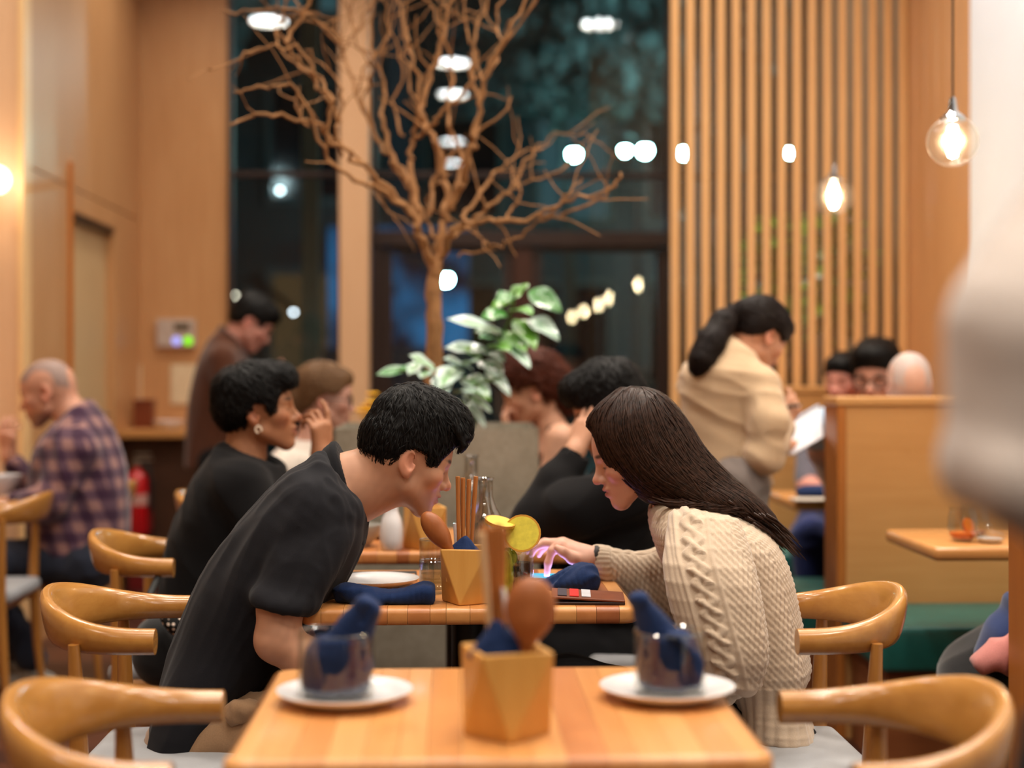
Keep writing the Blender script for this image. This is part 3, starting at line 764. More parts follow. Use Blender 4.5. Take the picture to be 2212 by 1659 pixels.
# table of the plaid-shirted man
TL = tag(empty('side_table', (-2.28, 5.85, 0)), 'wooden table in front of the man in the plaid shirt', 'table')
MB().box((-0.36, -0.5, 0.715), (0.36, 0.5, 0.753), 0.012).build('tabletop', wood('booth_top', rgb(214, 156, 96), rgb(190, 128, 70), 'x', 0.25, coat=0.3), TL, True)
MB().tube([(0, 0, 0.02), (0, 0, 0.715)], 0.04, 12).build('pedestal', plain('black_steel', rgb(20, 20, 22), 0.4), TL, True)
MB().lathe([(0.0, 0), (0.22, 0), (0.22, 0.012), (0.06, 0.03), (0, 0.03)], (0, 0, 0.001), 24).build('foot_plate', plain('black_steel', rgb(20, 20, 22), 0.4), TL, True)

# ================================================================ elbow chairs (front towards +x, arm ends in the plane x = 0)
M_CHAIR = wood('chair_oak', rgb(192, 138, 70), rgb(162, 106, 46), 'y', 0.24, coat=0.5)
M_LEG = wood('chair_leg_oak', rgb(186, 130, 64), rgb(158, 100, 42), 'z', 0.28, coat=0.3)
M_SEAT = fabric('grey_seat', rgb(150, 152, 156), 0.85, 700, 0.08)
def make_chair():
    t = empty('elbow_chair', (0, 0, 0))
    N, K = 44, 18; v = []
    for i in range(N + 1):
        q = i / N; th = math.pi * q
        yy = -0.212 * math.cos(th) * (1 + 0.05 * math.sin(th)); xx = 0.03 - 0.245 * (math.sin(th) ** 0.72)
        # tangent
        e = 1e-3
        def pos(a): return Vector((0.03 - 0.245 * (max(math.sin(a), 0) ** 0.72), -0.212 * math.cos(a) * (1 + 0.05 * math.sin(a)), 0))
        tg = (pos(min(th + e, math.pi)) - pos(max(th - e, 0)))
        if i == 0: tg = Vector((-1, -0.0, 0))
        if i == N: tg = Vector((1, 0.0, 0))
        tg.normalize(); nr = Vector((tg.y, -tg.x, 0))            # outward
        if nr.dot(Vector((xx + 0.0, yy, 0)) - Vector((0.05, 0, 0))) < 0: nr = -nr
        b = math.sin(th) ** 1.8
        hh = (0.050 + 0.056 * b) / 2; ww = (0.046 - 0.012 * b) / 2
        zc = 0.694 + hh
        lean = 0.012 * b
        for k in range(K):
            a = 2 * math.pi * k / K; ca, sa = math.cos(a), math.sin(a)
            n_ = 2.0 + 0.8 * b
            cu = math.copysign(abs(ca) ** (2 / n_), ca); su = math.copysign(abs(sa) ** (2 / n_), sa)
            p = Vector((xx, yy, zc)) + nr * (cu * ww + su * lean) + Vector((0, 0, su * hh)); v.append(p)
    f = []
    for i in range(N):
        for k in range(K): f.append((i * K + k, i * K + (k + 1) % K, (i + 1) * K + (k + 1) % K, (i + 1) * K + k))
    f.append(tuple(range(K - 1, -1, -1))); f.append(tuple(N * K + k for k in range(K)))
    mb = MB(); mb.add(v, f); mb.build('back_rail', M_CHAIR, t, True)
    for s in (-1, 1):
        MB().tube([(-0.125, s * 0.212, 0.715), (-0.122, s * 0.209, 0.64), (-0.115, s * 0.204, 0.45), (-0.13, s * 0.212, 0.2), (-0.15, s * 0.222, 0.0)], [0.011, 0.0145, 0.0195, 0.0165, 0.012], 14).build('leg', M_LEG, t, True)
        MB().tube([(0.215, s * 0.205, 0.435), (0.218, s * 0.208, 0.38), (0.225, s * 0.213, 0.2), (0.235, s * 0.22, 0.0)], [0.017, 0.0185, 0.0165, 0.012], 14).build('leg', M_LEG, t, True)
        MB().tube([(-0.112, s * 0.2, 0.405), (0.216, s * 0.2, 0.405)], 0.014, 10, flat=1.4).build('side_rail', M_LEG, t, True)
    MB().tube([(-0.112, -0.2, 0.405), (-0.112, 0.2, 0.405)], 0.014, 10, flat=1.4).build('rear_rail', M_LEG, t, True)
    MB().tube([(0.216, -0.2, 0.405), (0.216, 0.2, 0.405)], 0.014, 10, flat=1.4).build('front_rail', M_LEG, t, True)
    bm = bmesh.new(); bmesh.ops.create_cube(bm, size=1)
    for q in bm.verts:
        x, y, z = q.co; q.co = Vector((0.05 + x * 0.40, y * (0.40 + 0.05 * (x > 0)), 0.437 + z * 0.05))
    bmesh.ops.bevel(bm, geom=list(bm.edges), offset=0.022, segments=4, affect='EDGES', profile=0.5)
    MB().bm(bm).build('seat_pad', M_SEAT, t, True)
    return t
CH0 = make_chair()
CHAIRS = [
    (-0.385, 2.10, 0, 'elbow chair in the left foreground at the nearest table, empty'),
    (0.535, 2.06, 180, 'elbow chair in the right foreground at the nearest table, empty'),
    (-0.600, 3.08, 0, 'elbow chair under the leaning young man in black'),
    (0.690, 3.03, 180, 'elbow chair behind the woman in the cream sweater'),
    (-0.765, 4.15, 0, 'elbow chair behind the short-haired woman in black'),
    (0.62, 4.22, 180, 'elbow chair under the black-clad man holding his forehead'),
    (-1.515, 6.02, 180, 'elbow chair with its back rail behind the plaid shirt'),
    (-1.705, 5.48, 180, 'empty elbow chair cut by the left edge, before the plaid shirt'),
    (-0.78, 5.50, 0, 'elbow chair under the bespectacled woman near the planter'),
    (0.86, 5.66, 180, 'elbow chair under the red-haired woman beyond the planter'),
]
for i, (x, y, a, lab) in enumerate(CHAIRS):
    if i == 0: c = CH0; c.location = (x, y, 0); c.rotation_euler = (0, 0, R(a))
    else: c = dup(CH0, (x, y, 0), R(a))
    tag(c, lab, 'chair', 'elbow chairs at the dining tables')

# ================================================================ concrete planter, bare tree, leafy plant
PX0, PX1, PY0, PY1, PZ1 = -0.395, 0.286, 4.90, 5.52, 1.055
pt = tag(empty('concrete_planter', ((PX0 + PX1) / 2, (PY0 + PY1) / 2, 0)), 'tall grey concrete planter in the middle of the room', 'planter')
m, n, l, b = mat_base('concrete', 0.85, 0.2)
v_ = tex_coord(n, l); f1 = noise_tex(n, l, v_, 5, 6, 0.6); f2 = noise_tex(n, l, v_, 60, 4)
mx = n.new('ShaderNodeMix'); mx.data_type = 'FLOAT'; mx.inputs[0].default_value = 0.3; l.new(f1, mx.inputs[2]); l.new(f2, mx.inputs[3])
l.new(ramp(n, l, mx.outputs[0], [(0.3, rgb(124, 116, 100)), (0.7, rgb(166, 158, 142))]), b.inputs['Base Color']); bump(n, l, b, f2, 0.15, 0.002)
M_CONC = m
a, bb = (PX1 - PX0) / 2, (PY1 - PY0) / 2; th = 0.035
bm = bmesh.new(); bmesh.ops.create_cube(bm, size=1)
for q in bm.verts: q.co = Vector((q.co.x * 2 * a, q.co.y * 2 * bb, (q.co.z + 0.5) * PZ1))
top = [f for f in bm.faces if f.normal.z > 0.9]
r_ = bmesh.ops.inset_region(bm, faces=top, thickness=th)
bmesh.ops.translate(bm, verts=list({q for f in top for q in f.verts}), vec=(0, 0, -0.12))
bmesh.ops.bevel(bm, geom=[e for e in bm.edges if abs(e.verts[0].co.z - e.verts[1].co.z) > 0.5 or (e.verts[0].co.z > PZ1 - 0.01 and e.verts[1].co.z > PZ1 - 0.01)], offset=0.014, segments=3, affect='EDGES', profile=0.5)
MB().bm(bm).build('box', M_CONC, pt, True)
MB().box((-a + th, -bb + th, PZ1 - 0.13), (a - th, bb - th, PZ1 - 0.06), 0.01).build('soil', plain('soil', rgb(50, 36, 26), 0.95, var=0.4, scale=60, bmp=0.6), pt)

M_BARK = plain('tree_bark', rgb(158, 114, 74), 0.75, 0.2, var=0.25, scale=25, bmp=0.2)
TD = 5.2
tr = tag(empty('bare_tree', tuple(PZ(937, TD, PZ1 - 0.075))), 'leafless tree with many thin branches growing from the planter', 'tree')
org = tr.location.copy(); TW = 0.76
rt = random.Random(11)
def limb(pts, rads, name='branch'):
    """pts: (px,py,dD) picked along a limb in the photograph"""
    ps = [P(px, py, TD + d) - org for px, py, d in pts]
    # Catmull-Rom with slight irregular bends
    out = []; rr = []
    for i in range(len(ps) - 1):
        p0, p1, p2, p3 = ps[max(i - 1, 0)], ps[i], ps[i + 1], ps[min(i + 2, len(ps) - 1)]
        for j in range(5):
            t = j / 5; q = 0.5 * (2 * p1 + (p2 - p0) * t + (2 * p0 - 5 * p1 + 4 * p2 - p3) * t * t + (3 * p1 - p0 - 3 * p2 + p3) * t ** 3)
            u = (i + t) / (len(ps) - 1); r_ = (rads[0] + (rads[1] - rads[0]) * u) * (1 if name == 'trunk' else TW)
            out.append(q + Vector((rt.gauss(0, 1), rt.gauss(0, 1), rt.gauss(0, 1))) * (0.0025 if name == 'trunk' else 0.006)); rr.append(r_ * rt.uniform(0.92, 1.1))
    out.append(ps[-1]); rr.append(rads[1])
    MB().tube(out, rr, 8).build(name, M_BARK, tr, True)
    return out, rr
limb([(937, 985, 0), (936, 900, 0), (938, 760, 0), (936, 640, 0), (940, 585, 0)], (0.03, 0.027), 'trunk')
LIMBS = [
 ([(940, 595, 0), (910, 520, -.02), (890, 470, -.05), (830, 400, -.1), (760, 340, -.18), (700, 285, -.25), (640, 255, -.3), (560, 250, -.35), (497, 270, -.38)], (.018, .005)),
 ([(935, 585, 0), (905, 500, .05), (890, 420, .1), (860, 360, .15), (815, 300, .2), (770, 200, .25), (745, 120, .3), (720, 40, .3)], (.018, .005)),
 ([(890, 460, -.05), (820, 410, -.15), (750, 380, -.25), (690, 300, -.3), (640, 190, -.35), (580, 190, -.4), (505, 198, -.42)], (.012, .004)),
 ([(700, 285, -.25), (715, 230, -.3), (690, 170, -.3), (640, 105, -.32), (560, 105, -.35), (480, 140, -.4), (405, 172, -.45)], (.009, .003)),
 ([(735, 260, .1), (690, 190, .1), (640, 130, .05), (600, 60, 0), (640, -30, -.05)], (.011, .005)),
 ([(615, 90, -.3), (660, 20, -.3), (680, -40, -.3)], (.008, .006)),
 ([(690, 170, -.3), (610, 110, -.25), (600, 55, -.2), (640, 30, -.2), (700, 60, -.1), (735, 90, -.1)], (.006, .004)),
 ([(480, 22, -.2), (560, 20, -.2), (640, 22, -.2), (700, 60, -.1), (740, 110, 0)], (.004, .006)),
 ([(940, 580, 0), (955, 500, 0), (965, 440, .02), (960, 380, .05), (940, 300, .05), (910, 240, .08), (935, 150, .1), (960, 60, .1), (990, -40, .1)], (.02, .007)),
 ([(905, 480, 0), (895, 400, .05), (885, 330, .1), (900, 270, .1), (905, 180, .12), (880, 90, .15), (850, -30, .2)], (.015, .006)),
 ([(897, 410, .05), (850, 340, .15), (825, 260, .2), (830, 180, .25), (800, 100, .25), (810, -30, .25)], (.012, .005)),
 ([(900, 300, .08), (940, 260, -.05), (965, 230, -.1), (1010, 190, -.1), (1060, 130, -.1), (1130, 40, -.15), (1160, -20, -.2)], (.009, .004)),
 ([(970, 450, 0), (1000, 390, -.05), (1015, 330, -.1), (1030, 260, -.12), (1055, 160, -.15), (1100, 70, -.2), (1150, -30, -.2)], (.018, .006)),
 ([(1020, 320, -.1), (1035, 240, .05), (1020, 150, .1), (1030, 60, .15), (1060, -40, .2)], (.011, .005)),
 ([(985, 420, 0), (1000, 340, .1), (965, 250, .15), (975, 150, .2), (955, 50, .2), (960, -40, .2)], (.01, .005)),
 ([(955, 560, 0), (975, 500, -.1), (1020, 480, -.15), (1080, 475, -.2), (1150, 470, -.25), (1230, 430, -.3), (1320, 405, -.35), (1340, 375, -.35)], (.014, .005)),
 ([(990, 550, -.05), (1060, 535, -.15), (1110, 515, -.2), (1180, 475, -.25), (1250, 450, -.3), (1330, 400, -.35)], (.005, .006)),
 ([(965, 520, 0), (1010, 490, .05), (1060, 440, .1), (1110, 400, .12), (1140, 340, .15), (1170, 320, .15)], (.012, .005)),
 ([(1000, 470, 0), (1050, 400, .1), (1090, 350, .15), (1150, 325, .2)], (.01, .004)),
 ([(1080, 478, -.2), (1110, 450, -.2), (1120, 400, -.2)], (.007, .005)),
 ([(1170, 472, -.25), (1210, 440, -.3), (1255, 385, -.3)], (.007, .004)),
 ([(1020, 485, -.15), (1040, 520, -.15), (1070, 540, -.15)], (.005, .003)),
 ([(955, 470, .02), (985, 400, .1), (1000, 350, .1)], (.009, .006)),
 ([(930, 470, .02), (935, 400, .1), (945, 330, .12), (920, 260, .14), (890, 200, .15), (870, 100, .2), (880, 0, .2)], (.01, .004)),
 ([(945, 540, 0), (930, 480, .1), (925, 440, .12), (945, 380, .15), (985, 320, .2)], (.008, .004)),
 ([(815, 300, .2), (790, 230, .15), (800, 150, .1), (760, 70, .1), (770, -30, .1)], (.008, .004)),
 ([(770, 210, .25), (800, 130, .25), (840, 60, .3), (850, -20, .3)], (.007, .004)),
 ([(735, 130, .3), (770, 70, .3), (800, 10, .3), (820, -40, .3)], (.006, .004)),
 ([(910, 180, .12), (950, 110, .1), (940, 40, .1), (910, -30, .1)], (.007, .004)),
 ([(1055, 160, -.15), (1080, 100, -.05), (1075, 30, 0), (1100, -40, 0)], (.007, .004)),
 ([(1010, 190, -.1), (1030, 120, -.1), (1005, 60, -.1), (1010, -30, -.1)], (.006, .004)),
 ([(740, 340, -.2), (725, 280, -.2), (740, 220, -.2), (720, 160, -.2), (660, 110, -.2)], (.007, .004)),
 ([(660, 270, -.3), (640, 230, -.3), (640, 205, -.3)], (.006, .004)),
 ([(820, 410, -.1), (835, 450, -.1), (860, 480, -.1)], (.005, .004)),
 ([(1150, 330, .2), (1200, 290, .2), (1260, 290, .2), (1300, 310, .2)], (.004, .003)),
 ([(1110, 400, .12), (1180, 380, .1), (1230, 350, .1)], (.005, .003)),
 ([(870, 300, .15), (850, 220, .2), (870, 140, .2), (840, 60, .2), (830, -30, .2)], (.007, .004)),
]
ends = []
for pts, rad in LIMBS: ends.append(limb(pts, rad))
for (o_, r_) in ends:                                     # side twigs
    for _ in range(3):
        i = rt.randrange(len(o_) // 3, len(o_) - 1); p = o_[i]; d = (o_[i] - o_[i - 1]).normalized()
        side = Vector((rt.gauss(0, 1), rt.gauss(0, 0.8), rt.gauss(0.4, 0.6))).normalized()
        L = rt.uniform(0.1, 0.28); q = [p]
        dd = (d * 0.6 + side * 0.7).normalized()
        for k in range(4):
            dd = (dd + Vector((rt.gauss(0, .22), rt.gauss(0, .22), rt.gauss(0.05, .2)))).normalized(); q.append(q[-1] + dd * L / 4)
        MB().tube(q, [max(r_[i] * 0.55, 0.0028) * (1 - 0.13 * k) for k in range(5)], 6).build('twig', M_BARK, tr, True)

# broad-leaved variegated plant; pale leaf tone also holds painted highlights
M_LEAF, n, l, b = mat_base('leaf_green', 0.28, 0.6, coat=0.3)
a_ = n.new('ShaderNodeAttribute'); a_.attribute_name = 'tone'; l.new(a_.outputs['Color'], b.inputs['Base Color'])
b.inputs['Transmission Weight'].default_value = 0.0
def leaf(base, tip, width, nrm, curl, name, parent, rnd, pale=0.3, org=Vector((0, 0, 0)), cup=0.25):
    base, tip = Vector(base), Vector(tip); d = tip - base; L = d.length; d.normalize()
    n_ = Vector(nrm); n_ = (n_ - d * n_.dot(d)).normalized(); s = d.cross(n_)
    N, K = 10, 5; v = []; tn = []
    g = Vector((0.13, 0.40, 0.02)) if rnd.random() < 0.5 else Vector((0.04, 0.22, 0.02)); wcol = Vector((0.66, 0.82, 0.78))
    for i in range(N + 1):
        u = i / N; w_ = width * (math.sin(math.pi * min(u * 1.02, 1) ** 0.85)) ** 0.75 * 0.5 + 0.001
        c = base + d * L * u - n_ * curl * L * u * u
        for k in range(-K + 3, K - 2):
            q = k / 2.0
            v.append(c + s * (q * w_) + n_ * (cup * w_ * abs(q) + 0.004 * math.sin(u * 9 + k))- org)
            e = abs(q) > 0.7 or (abs(q) > 0.3 and pale > 0.6)
            t_ = (pale if e else pale * 0.12); tn.append(g * (1 - t_) + wcol * t_)
    m_ = 2 * (K - 3) + 1; f = []
    for i in range(N):
        for k in range(m_ - 1): f.append((i * m_ + k, i * m_ + k + 1, (i + 1) * m_ + k + 1, (i + 1) * m_ + k))
    tn = np.array([tuple(x) for x in tn])
    o = mesh_obj(name, v, f, M_LEAF, parent, True, tn)
    return o
plD = 5.02
lp = tag(empty('leafy_plant', tuple(PZ(1010, 5.2, PZ1 - 0.075))), 'variegated green plant with broad glossy leaves in the planter', 'plant')
lo_ = lp.location.copy(); rl = random.Random(5)
stems = [[(1010, 960, .18), (1040, 860, .1), (1070, 760, .05), (1100, 690, 0), (1115, 625, -.02)], [(1000, 960, .18), (970, 860, .05), (930, 810, 0), (860, 800, -.05)], [(1015, 965, .18), (1000, 880, .02), (1030, 830, -.08), (1085, 815, -.1)]]
for st in stems:
    q = [P(a, b_, 5.02 + d) - lo_ for a, b_, d in st]; q[0].z = 0.0
    MB().tube(q, [.008, .007, .006, .005, .004][:len(q)], 8).build('stem', plain('green_stem', rgb(70, 96, 40), 0.6), lp, True)
LEAVES = [  # base px, tip px, width px, dD tip, pale
 (1112, 640, 1075, 640, 46, -.05, .15), (1105, 645, 1140, 612, 44, .0, .35), (1112, 650, 1060, 662, 40, -.04, .05), (1142, 628, 1214, 665, 52, -.05, .25),
 (1095, 680, 1042, 676, 44, -.05, .05), (1105, 672, 1148, 662, 46, -.1, .5), (1115, 690, 1158, 735, 50, -.12, .35), (1140, 690, 1210, 718, 54, -.05, .75),
 (1080, 720, 978, 672, 42, -.1, 1.0), (1090, 720, 1030, 705, 40, -.08, .6), (1095, 715, 1135, 752, 48, -.14, .45), (1085, 735, 1148, 785, 44, -.1, .85),
 (1075, 735, 1040, 722, 36, -.1, .4), (1060, 745, 1100, 745, 44, -.16, .3), (1050, 755, 962, 748, 36, -.08, .95), (1045, 760, 1090, 775, 44, -.15, .8),
 (1040, 775, 1000, 750, 40, -.05, .5), (1040, 780, 1085, 805, 46, -.12, .9), (1050, 800, 1105, 846, 36, -.1, .9), (1020, 800, 960, 770, 46, -.1, .9),
 (985, 795, 955, 815, 56, -.15, .9), (960, 805, 950, 850, 48, -.12, .9), (940, 800, 888, 762, 40, -.06, .85), (925, 800, 912, 812, 36, -.1, .8),
 (900, 796, 812, 805, 30, -.08, .5), (905, 785, 885, 800, 34, -.1, .8), (1000, 850, 1062, 880, 32, -.08, .95), (1010, 845, 1062, 862, 30, .02, .05),
 (1000, 865, 1052, 903, 30, -.1, .95), (990, 865, 1012, 890, 36, -.04, .05), (980, 850, 1020, 835, 44, -.12, .7), (1000, 815, 1050, 830, 44, -.16, .85), (1005, 790, 1030, 770, 40, -.1, .7)]
for (bx_, by_, tx_, ty_, w_, dd, pale) in LEAVES:
    D0 = plD + rl.uniform(-.03, .05)
    nr = Vector((rl.gauss(0, .25), -0.55, 0.8))
    leaf(P(bx_, by_, D0), P(tx_, ty_, D0 + dd), w_ * 5.0 / F, nr, rl.uniform(0.05, 0.25), 'leaf', lp, rl, pale, lo_)
# yellow flower beside the column
fp = tag(empty('flower_pot', tuple(PZ(798, 5.95, 0.9))), 'small yellow flowers beside the cream column', 'flowers')
stand = tag(empty('flower_stand', tuple(PZ(798, 5.95, 0))), 'narrow wooden stand under the yellow flowers', 'stand')
MB().box((-0.11, -0.11, 0), (0.11, 0.11, 0.9), 0.004).build('cabinet', M_MAPLE, stand); MB().box((-0.12, -0.12, 0.875), (0.12, 0.12, 0.9), 0.004).build('top', M_MAPLEX, stand)
MB().lathe([(0.0, 0), (0.035, 0), (0.05, 0.1), (0.046, 0.1), (0.03, 0.01), (0, 0.01)], n=20).build('pot', plain('white_pot', rgb(210, 190, 160), 0.5), fp, True)
for k in range(9):
    a_ = rl.uniform(0, 6.28); q = Vector((0.05 * math.cos(a_) * rl.random(), 0.05 * math.sin(a_) * rl.random(), 0.2 + rl.uniform(-.05, .05)))
    st_ = MB().tube([(0, 0, 0.08), q], 0.002, 5).build('stem', plain('green_stem', rgb(70, 96, 40), 0.6), fp)
    mb = MB()
    for j in range(6):
        b_ = j * math.pi / 3; mb.sphere((q.x + 0.014 * math.cos(b_), q.y + 0.014 * math.sin(b_), q.z), 0.012, 8, (1, 1, 0.5))
    mb.build('bloom', plain('yellow_petal', rgb(240, 180, 10), 0.6), st_, True)
# plants behind the slat screen
for (px, D, lab, sd) in ((1655, 8.45, 'tall green plant behind the middle slats', 2), (1800, 7.5, 'tall green plant behind the right slats, beside the pale wall', 3)):
    p = PZ(px, D, 0); p.x = min(p.x, 2.0); t = tag(empty('tall_plant', tuple(p)), lab, 'plant', 'plants behind the slat screen'); rp = random.Random(sd)
    MB().lathe([(0.0, 0), (0.1, 0), (0.13, 0.3), (0.12, 0.3), (0.1, 0.05), (0, 0.05)], n=20).build('pot', M_PALE, t, True)
    for s_ in range(4):
        a_ = rp.uniform(0, 6.28); top = Vector((0.08 * math.cos(a_), 0.08 * math.sin(a_), rp.uniform(1.85, 2.05)))
        MB().tube([(0.03 * math.cos(a_), 0.03 * math.sin(a_), 0.06), top * 0.5 + Vector((0, 0, 0.1)), top], [.012, .009, .006], 6).build('cane', plain('cane', rgb(120, 110, 90), 0.7), t, True)
        for k in range(40):
            b_ = rp.uniform(0, 6.28); q = top + Vector((0, 0, rp.uniform(-.5, 0.02))); q.x *= q.z / top.z; q.y *= q.z / top.z
            tip = q + Vector((0.2 * math.cos(b_), 0.2 * math.sin(b_), rp.uniform(-.08, .12)))
            tip.x = min(tip.x, 2.14 - p.x)
            o = leaf(q, tip, 0.075, (0, -0.3, 1), 0.2, 'leaf', t, rp, 0.0)
# ================================================================ things on the tables
TZ = 0.7535
def T(px, D): return PZ(px, D, TZ)
M_NAVY = fabric('navy_napkin', rgb(17, 40, 82), 0.8, 600, 0.2, sheen=0.06, bmp=0.5)
M_PORC = plain('porcelain', rgb(226, 224, 226), 0.22, 0.5, var=0.02, coat=0.4)
M_CLEAR = glass('clear_glass', (0.92, 0.93, 0.92, 1), 1.5, 0.03, 1.8)
M_RIM = glass('glass_rim', (0.8, 0.82, 0.82, 1), 1.5, 0.08, 6.0)
M_HOLD = wood('holder_maple', rgb(220, 166, 88), rgb(200, 142, 64), 'z', 0.42)
M_CARAFE = glass('carafe_glass', (0.9, 0.91, 0.9, 1), 1.5, 0.06, 3.5)
M_STICK = wood('chopstick_wood', rgb(190, 122, 62), rgb(164, 98, 44), 'z', 0.4)
M_SPOON = wood('spoon_wood', rgb(172, 102, 54), rgb(142, 78, 36), 'z', 0.42)

def holder(px, D, label, rt_=15, rb_=48, h=0.115, wt=0.052, wb=0.0435):
    t = tag(empty('cutlery_holder', tuple(T(px, D))), label, 'holder', 'faceted wooden cutlery holders')
    def sq(w_, a, z): return [(w_ * 1.36 * math.cos(R(a + 45 + 90 * k)), w_ * 1.36 * math.sin(R(a + 45 + 90 * k)), z) for k in range(4)]
    v = sq(wb, rb_, 0) + sq(wt, rt_, h) + sq(wt * 0.84, rt_, h) + sq(wt * 0.8, rt_, h - 0.07)
    f = [(3, 2, 1, 0)]
    for k in range(4):
        j = (k + 1) % 4
        f += [(k, j, 4 + j), (k, 4 + j, 4 + k), (4 + k, 4 + j, 8 + j, 8 + k), (8 + k, 8 + j, 12 + j, 12 + k)]
    f.append((12, 13, 14, 15))
    mb = MB(); mb.add(v, f); o = mb.build('faceted_box', M_HOLD, t)
    bv = o.modifiers.new('edge', 'BEVEL'); bv.width = 0.0022; bv.segments = 2; bv.limit_method = 'ANGLE'; bv.angle_limit = R(8)
    return t
holder(1095, 1.985, 'nearest wooden cutlery holder, on the empty table')
holder(1012, 3.115, 'wooden cutlery holder beside the blue napkin roll', -12, 26)
holder(918, 4.06, 'wooden cutlery holder beside the white sauce bottle', 12, 45)

def stick(p0, p1, label, mat=None, r0=0.0028, r1=0.0042, cat='chopstick'):
    p0, p1 = Vector(p0), Vector(p1); t = empty('chopstick', tuple(p0))
    MB().tube([(0, 0, 0), (p1 - p0) * 0.5, p1 - p0], [r0, (r0 + r1) / 2, r1], 8).build('shaft', mat or M_STICK, t, True)
    MB().tube([(p1 - p0) * 0.985, (p1 - p0) * 1.004], [r1 * 1.06, r1 * 0.9], 8).build('end_cap', mat or M_STICK, t, True)
    return tag(t, label, cat, 'chopsticks in the wooden holders')
PALE = wood('pale_stick', rgb(222, 190, 150), rgb(206, 168, 124), 'z', 0.4)
for k, (a, b_, mt) in enumerate((((1066, 1440), (1040, 1152), PALE), ((1062, 1445), (1046, 1136), None), ((1074, 1445), (1062, 1142), None), ((1080, 1440), (1077, 1134), None), ((1083, 1442), (1088, 1146), None))):
    stick(P(a[0], a[1], 1.985 + .006 * k), P(b_[0], b_[1], 1.97 + .008 * k), ('pale chopstick, leftmost in the nearest wooden holder', 'brown chopstick second from left in the nearest holder', 'brown chopstick, middle one in the nearest holder',
          'brown chopstick second from right in the nearest holder', 'brown chopstick, rightmost in the nearest holder')[k], mt, 0.0034, 0.0054)
for k, (a, b_) in enumerate((((992, 1240), (989, 1030)), ((1000, 1240), (1000, 1033)), ((1008, 1242), (1013, 1036)), ((1014, 1240), (1028, 1030)))):
    stick(P(a[0], a[1], 3.12 + .006 * k), P(b_[0], b_[1], 3.115 + .006 * k), ('chopstick, leftmost of four standing before the concrete planter', 'chopstick second from left of four before the planter',
          'chopstick third from left of four before the planter', 'chopstick, rightmost of four before the planter')[k], None, 0.0036, 0.0048)
for k, (a, b_) in enumerate((((905, 1150), (893, 1010)), ((915, 1150), (902, 1012)))):
    stick(P(a[0], a[1], 4.06), P(b_[0], b_[1], 4.06), ('chopstick in the holder behind the young man, left of two', 'chopstick in the holder behind the young man, right of two')[k], None, 0.0036, 0.0048)

def ladle(bowl_c, neck, tail, w_, label, D, thick=0.012):
    """flat-bowled wooden spoon: bowl centre / neck / handle end in photo pixels at distance D"""
    t = empty('wooden_spoon', tuple(P(neck[0], neck[1], D))); o0 = t.location.copy()
    c = P(bowl_c[0], bowl_c[1], D) - o0; nk = Vector((0, 0, 0)); tl = P(tail[0], tail[1], D + 0.01) - o0
    ax = (c - nk); L = ax.length; ax.normalize(); fw = Vector((ST, CT, 0)); sd = ax.cross(fw).normalized(); fw = sd.cross(ax)
    rot = np.array([sd, ax, fw]).T
    s = SDF(0.0022); s.ell(c, (w_, L * 0.66, thick * 1.5), rot, 0.004); s.cone(c - ax * L * 0.35, nk, w_ * 0.42, 0.007, 0.02)
    s.ell(c + fw * thick * 2.2, (w_ * 0.86, L * 0.52, thick * 1.5), rot, 0.004, 's')
    v, f = s.mesh(2); mesh_obj('bowl', v, f, M_SPOON, t, True)
    MB().tube([ax * 0.012, tl * 0.5, tl], [0.0068, 0.006, 0.006], 10).build('handle', M_SPOON, t, True)
    return tag(t, label, 'spoon', 'wooden spoons in the holders')
ladle((1146, 1312), (1136, 1412), (1120, 1470), 0.034, 'large rounded wooden spoon standing in the nearest holder', 1.96)
ladle((940, 1142), (978, 1195), (1000, 1240), 0.0235, 'wooden spoon leaning left behind the blue napkin roll', 3.09, 0.012)
t = empty('white_spoon', tuple(P(1108, 1440, 1.99))); o0 = t.location.copy()
MB().tube([(0, 0, 0), P(1106, 1368, 1.985) - o0, P(1094, 1318, 1.985) - o0, P(1086, 1270, 1.99) - o0], [0.006, 0.0068, 0.007, 0.005], 10, flat=0.6).build('handle', M_PORC, t, True); tag(t, 'white porcelain spoon handle behind the navy napkin point', 'spoon')
t = empty('white_spoon', tuple(P(1150, 1445, 2.03))); o0 = t.location.copy()
MB().tube([(0, 0, 0), P(1156, 1398, 2.03) - o0, P(1160, 1372, 2.035) - o0], [0.006, 0.0072, 0.006], 10, flat=0.6).build('handle', M_PORC, t, True); tag(t, 'white porcelain spoon handle right of the big wooden spoon', 'spoon')
for k, (a, D, lab) in enumerate((((982, 1130), 3.15, 'white spoon beside the chopsticks on the couple table'),)):
    t = empty('white_spoon', tuple(P(990, 1235, D))); o0 = t.location.copy(); MB().tube([(0, 0, 0), P(a[0] + 3, 1170, D) - o0, P(a[0], a[1], D) - o0], [0.006, 0.007, 0.006], 10, flat=0.6).build('handle', M_PORC, t, True); tag(t, lab, 'spoon')

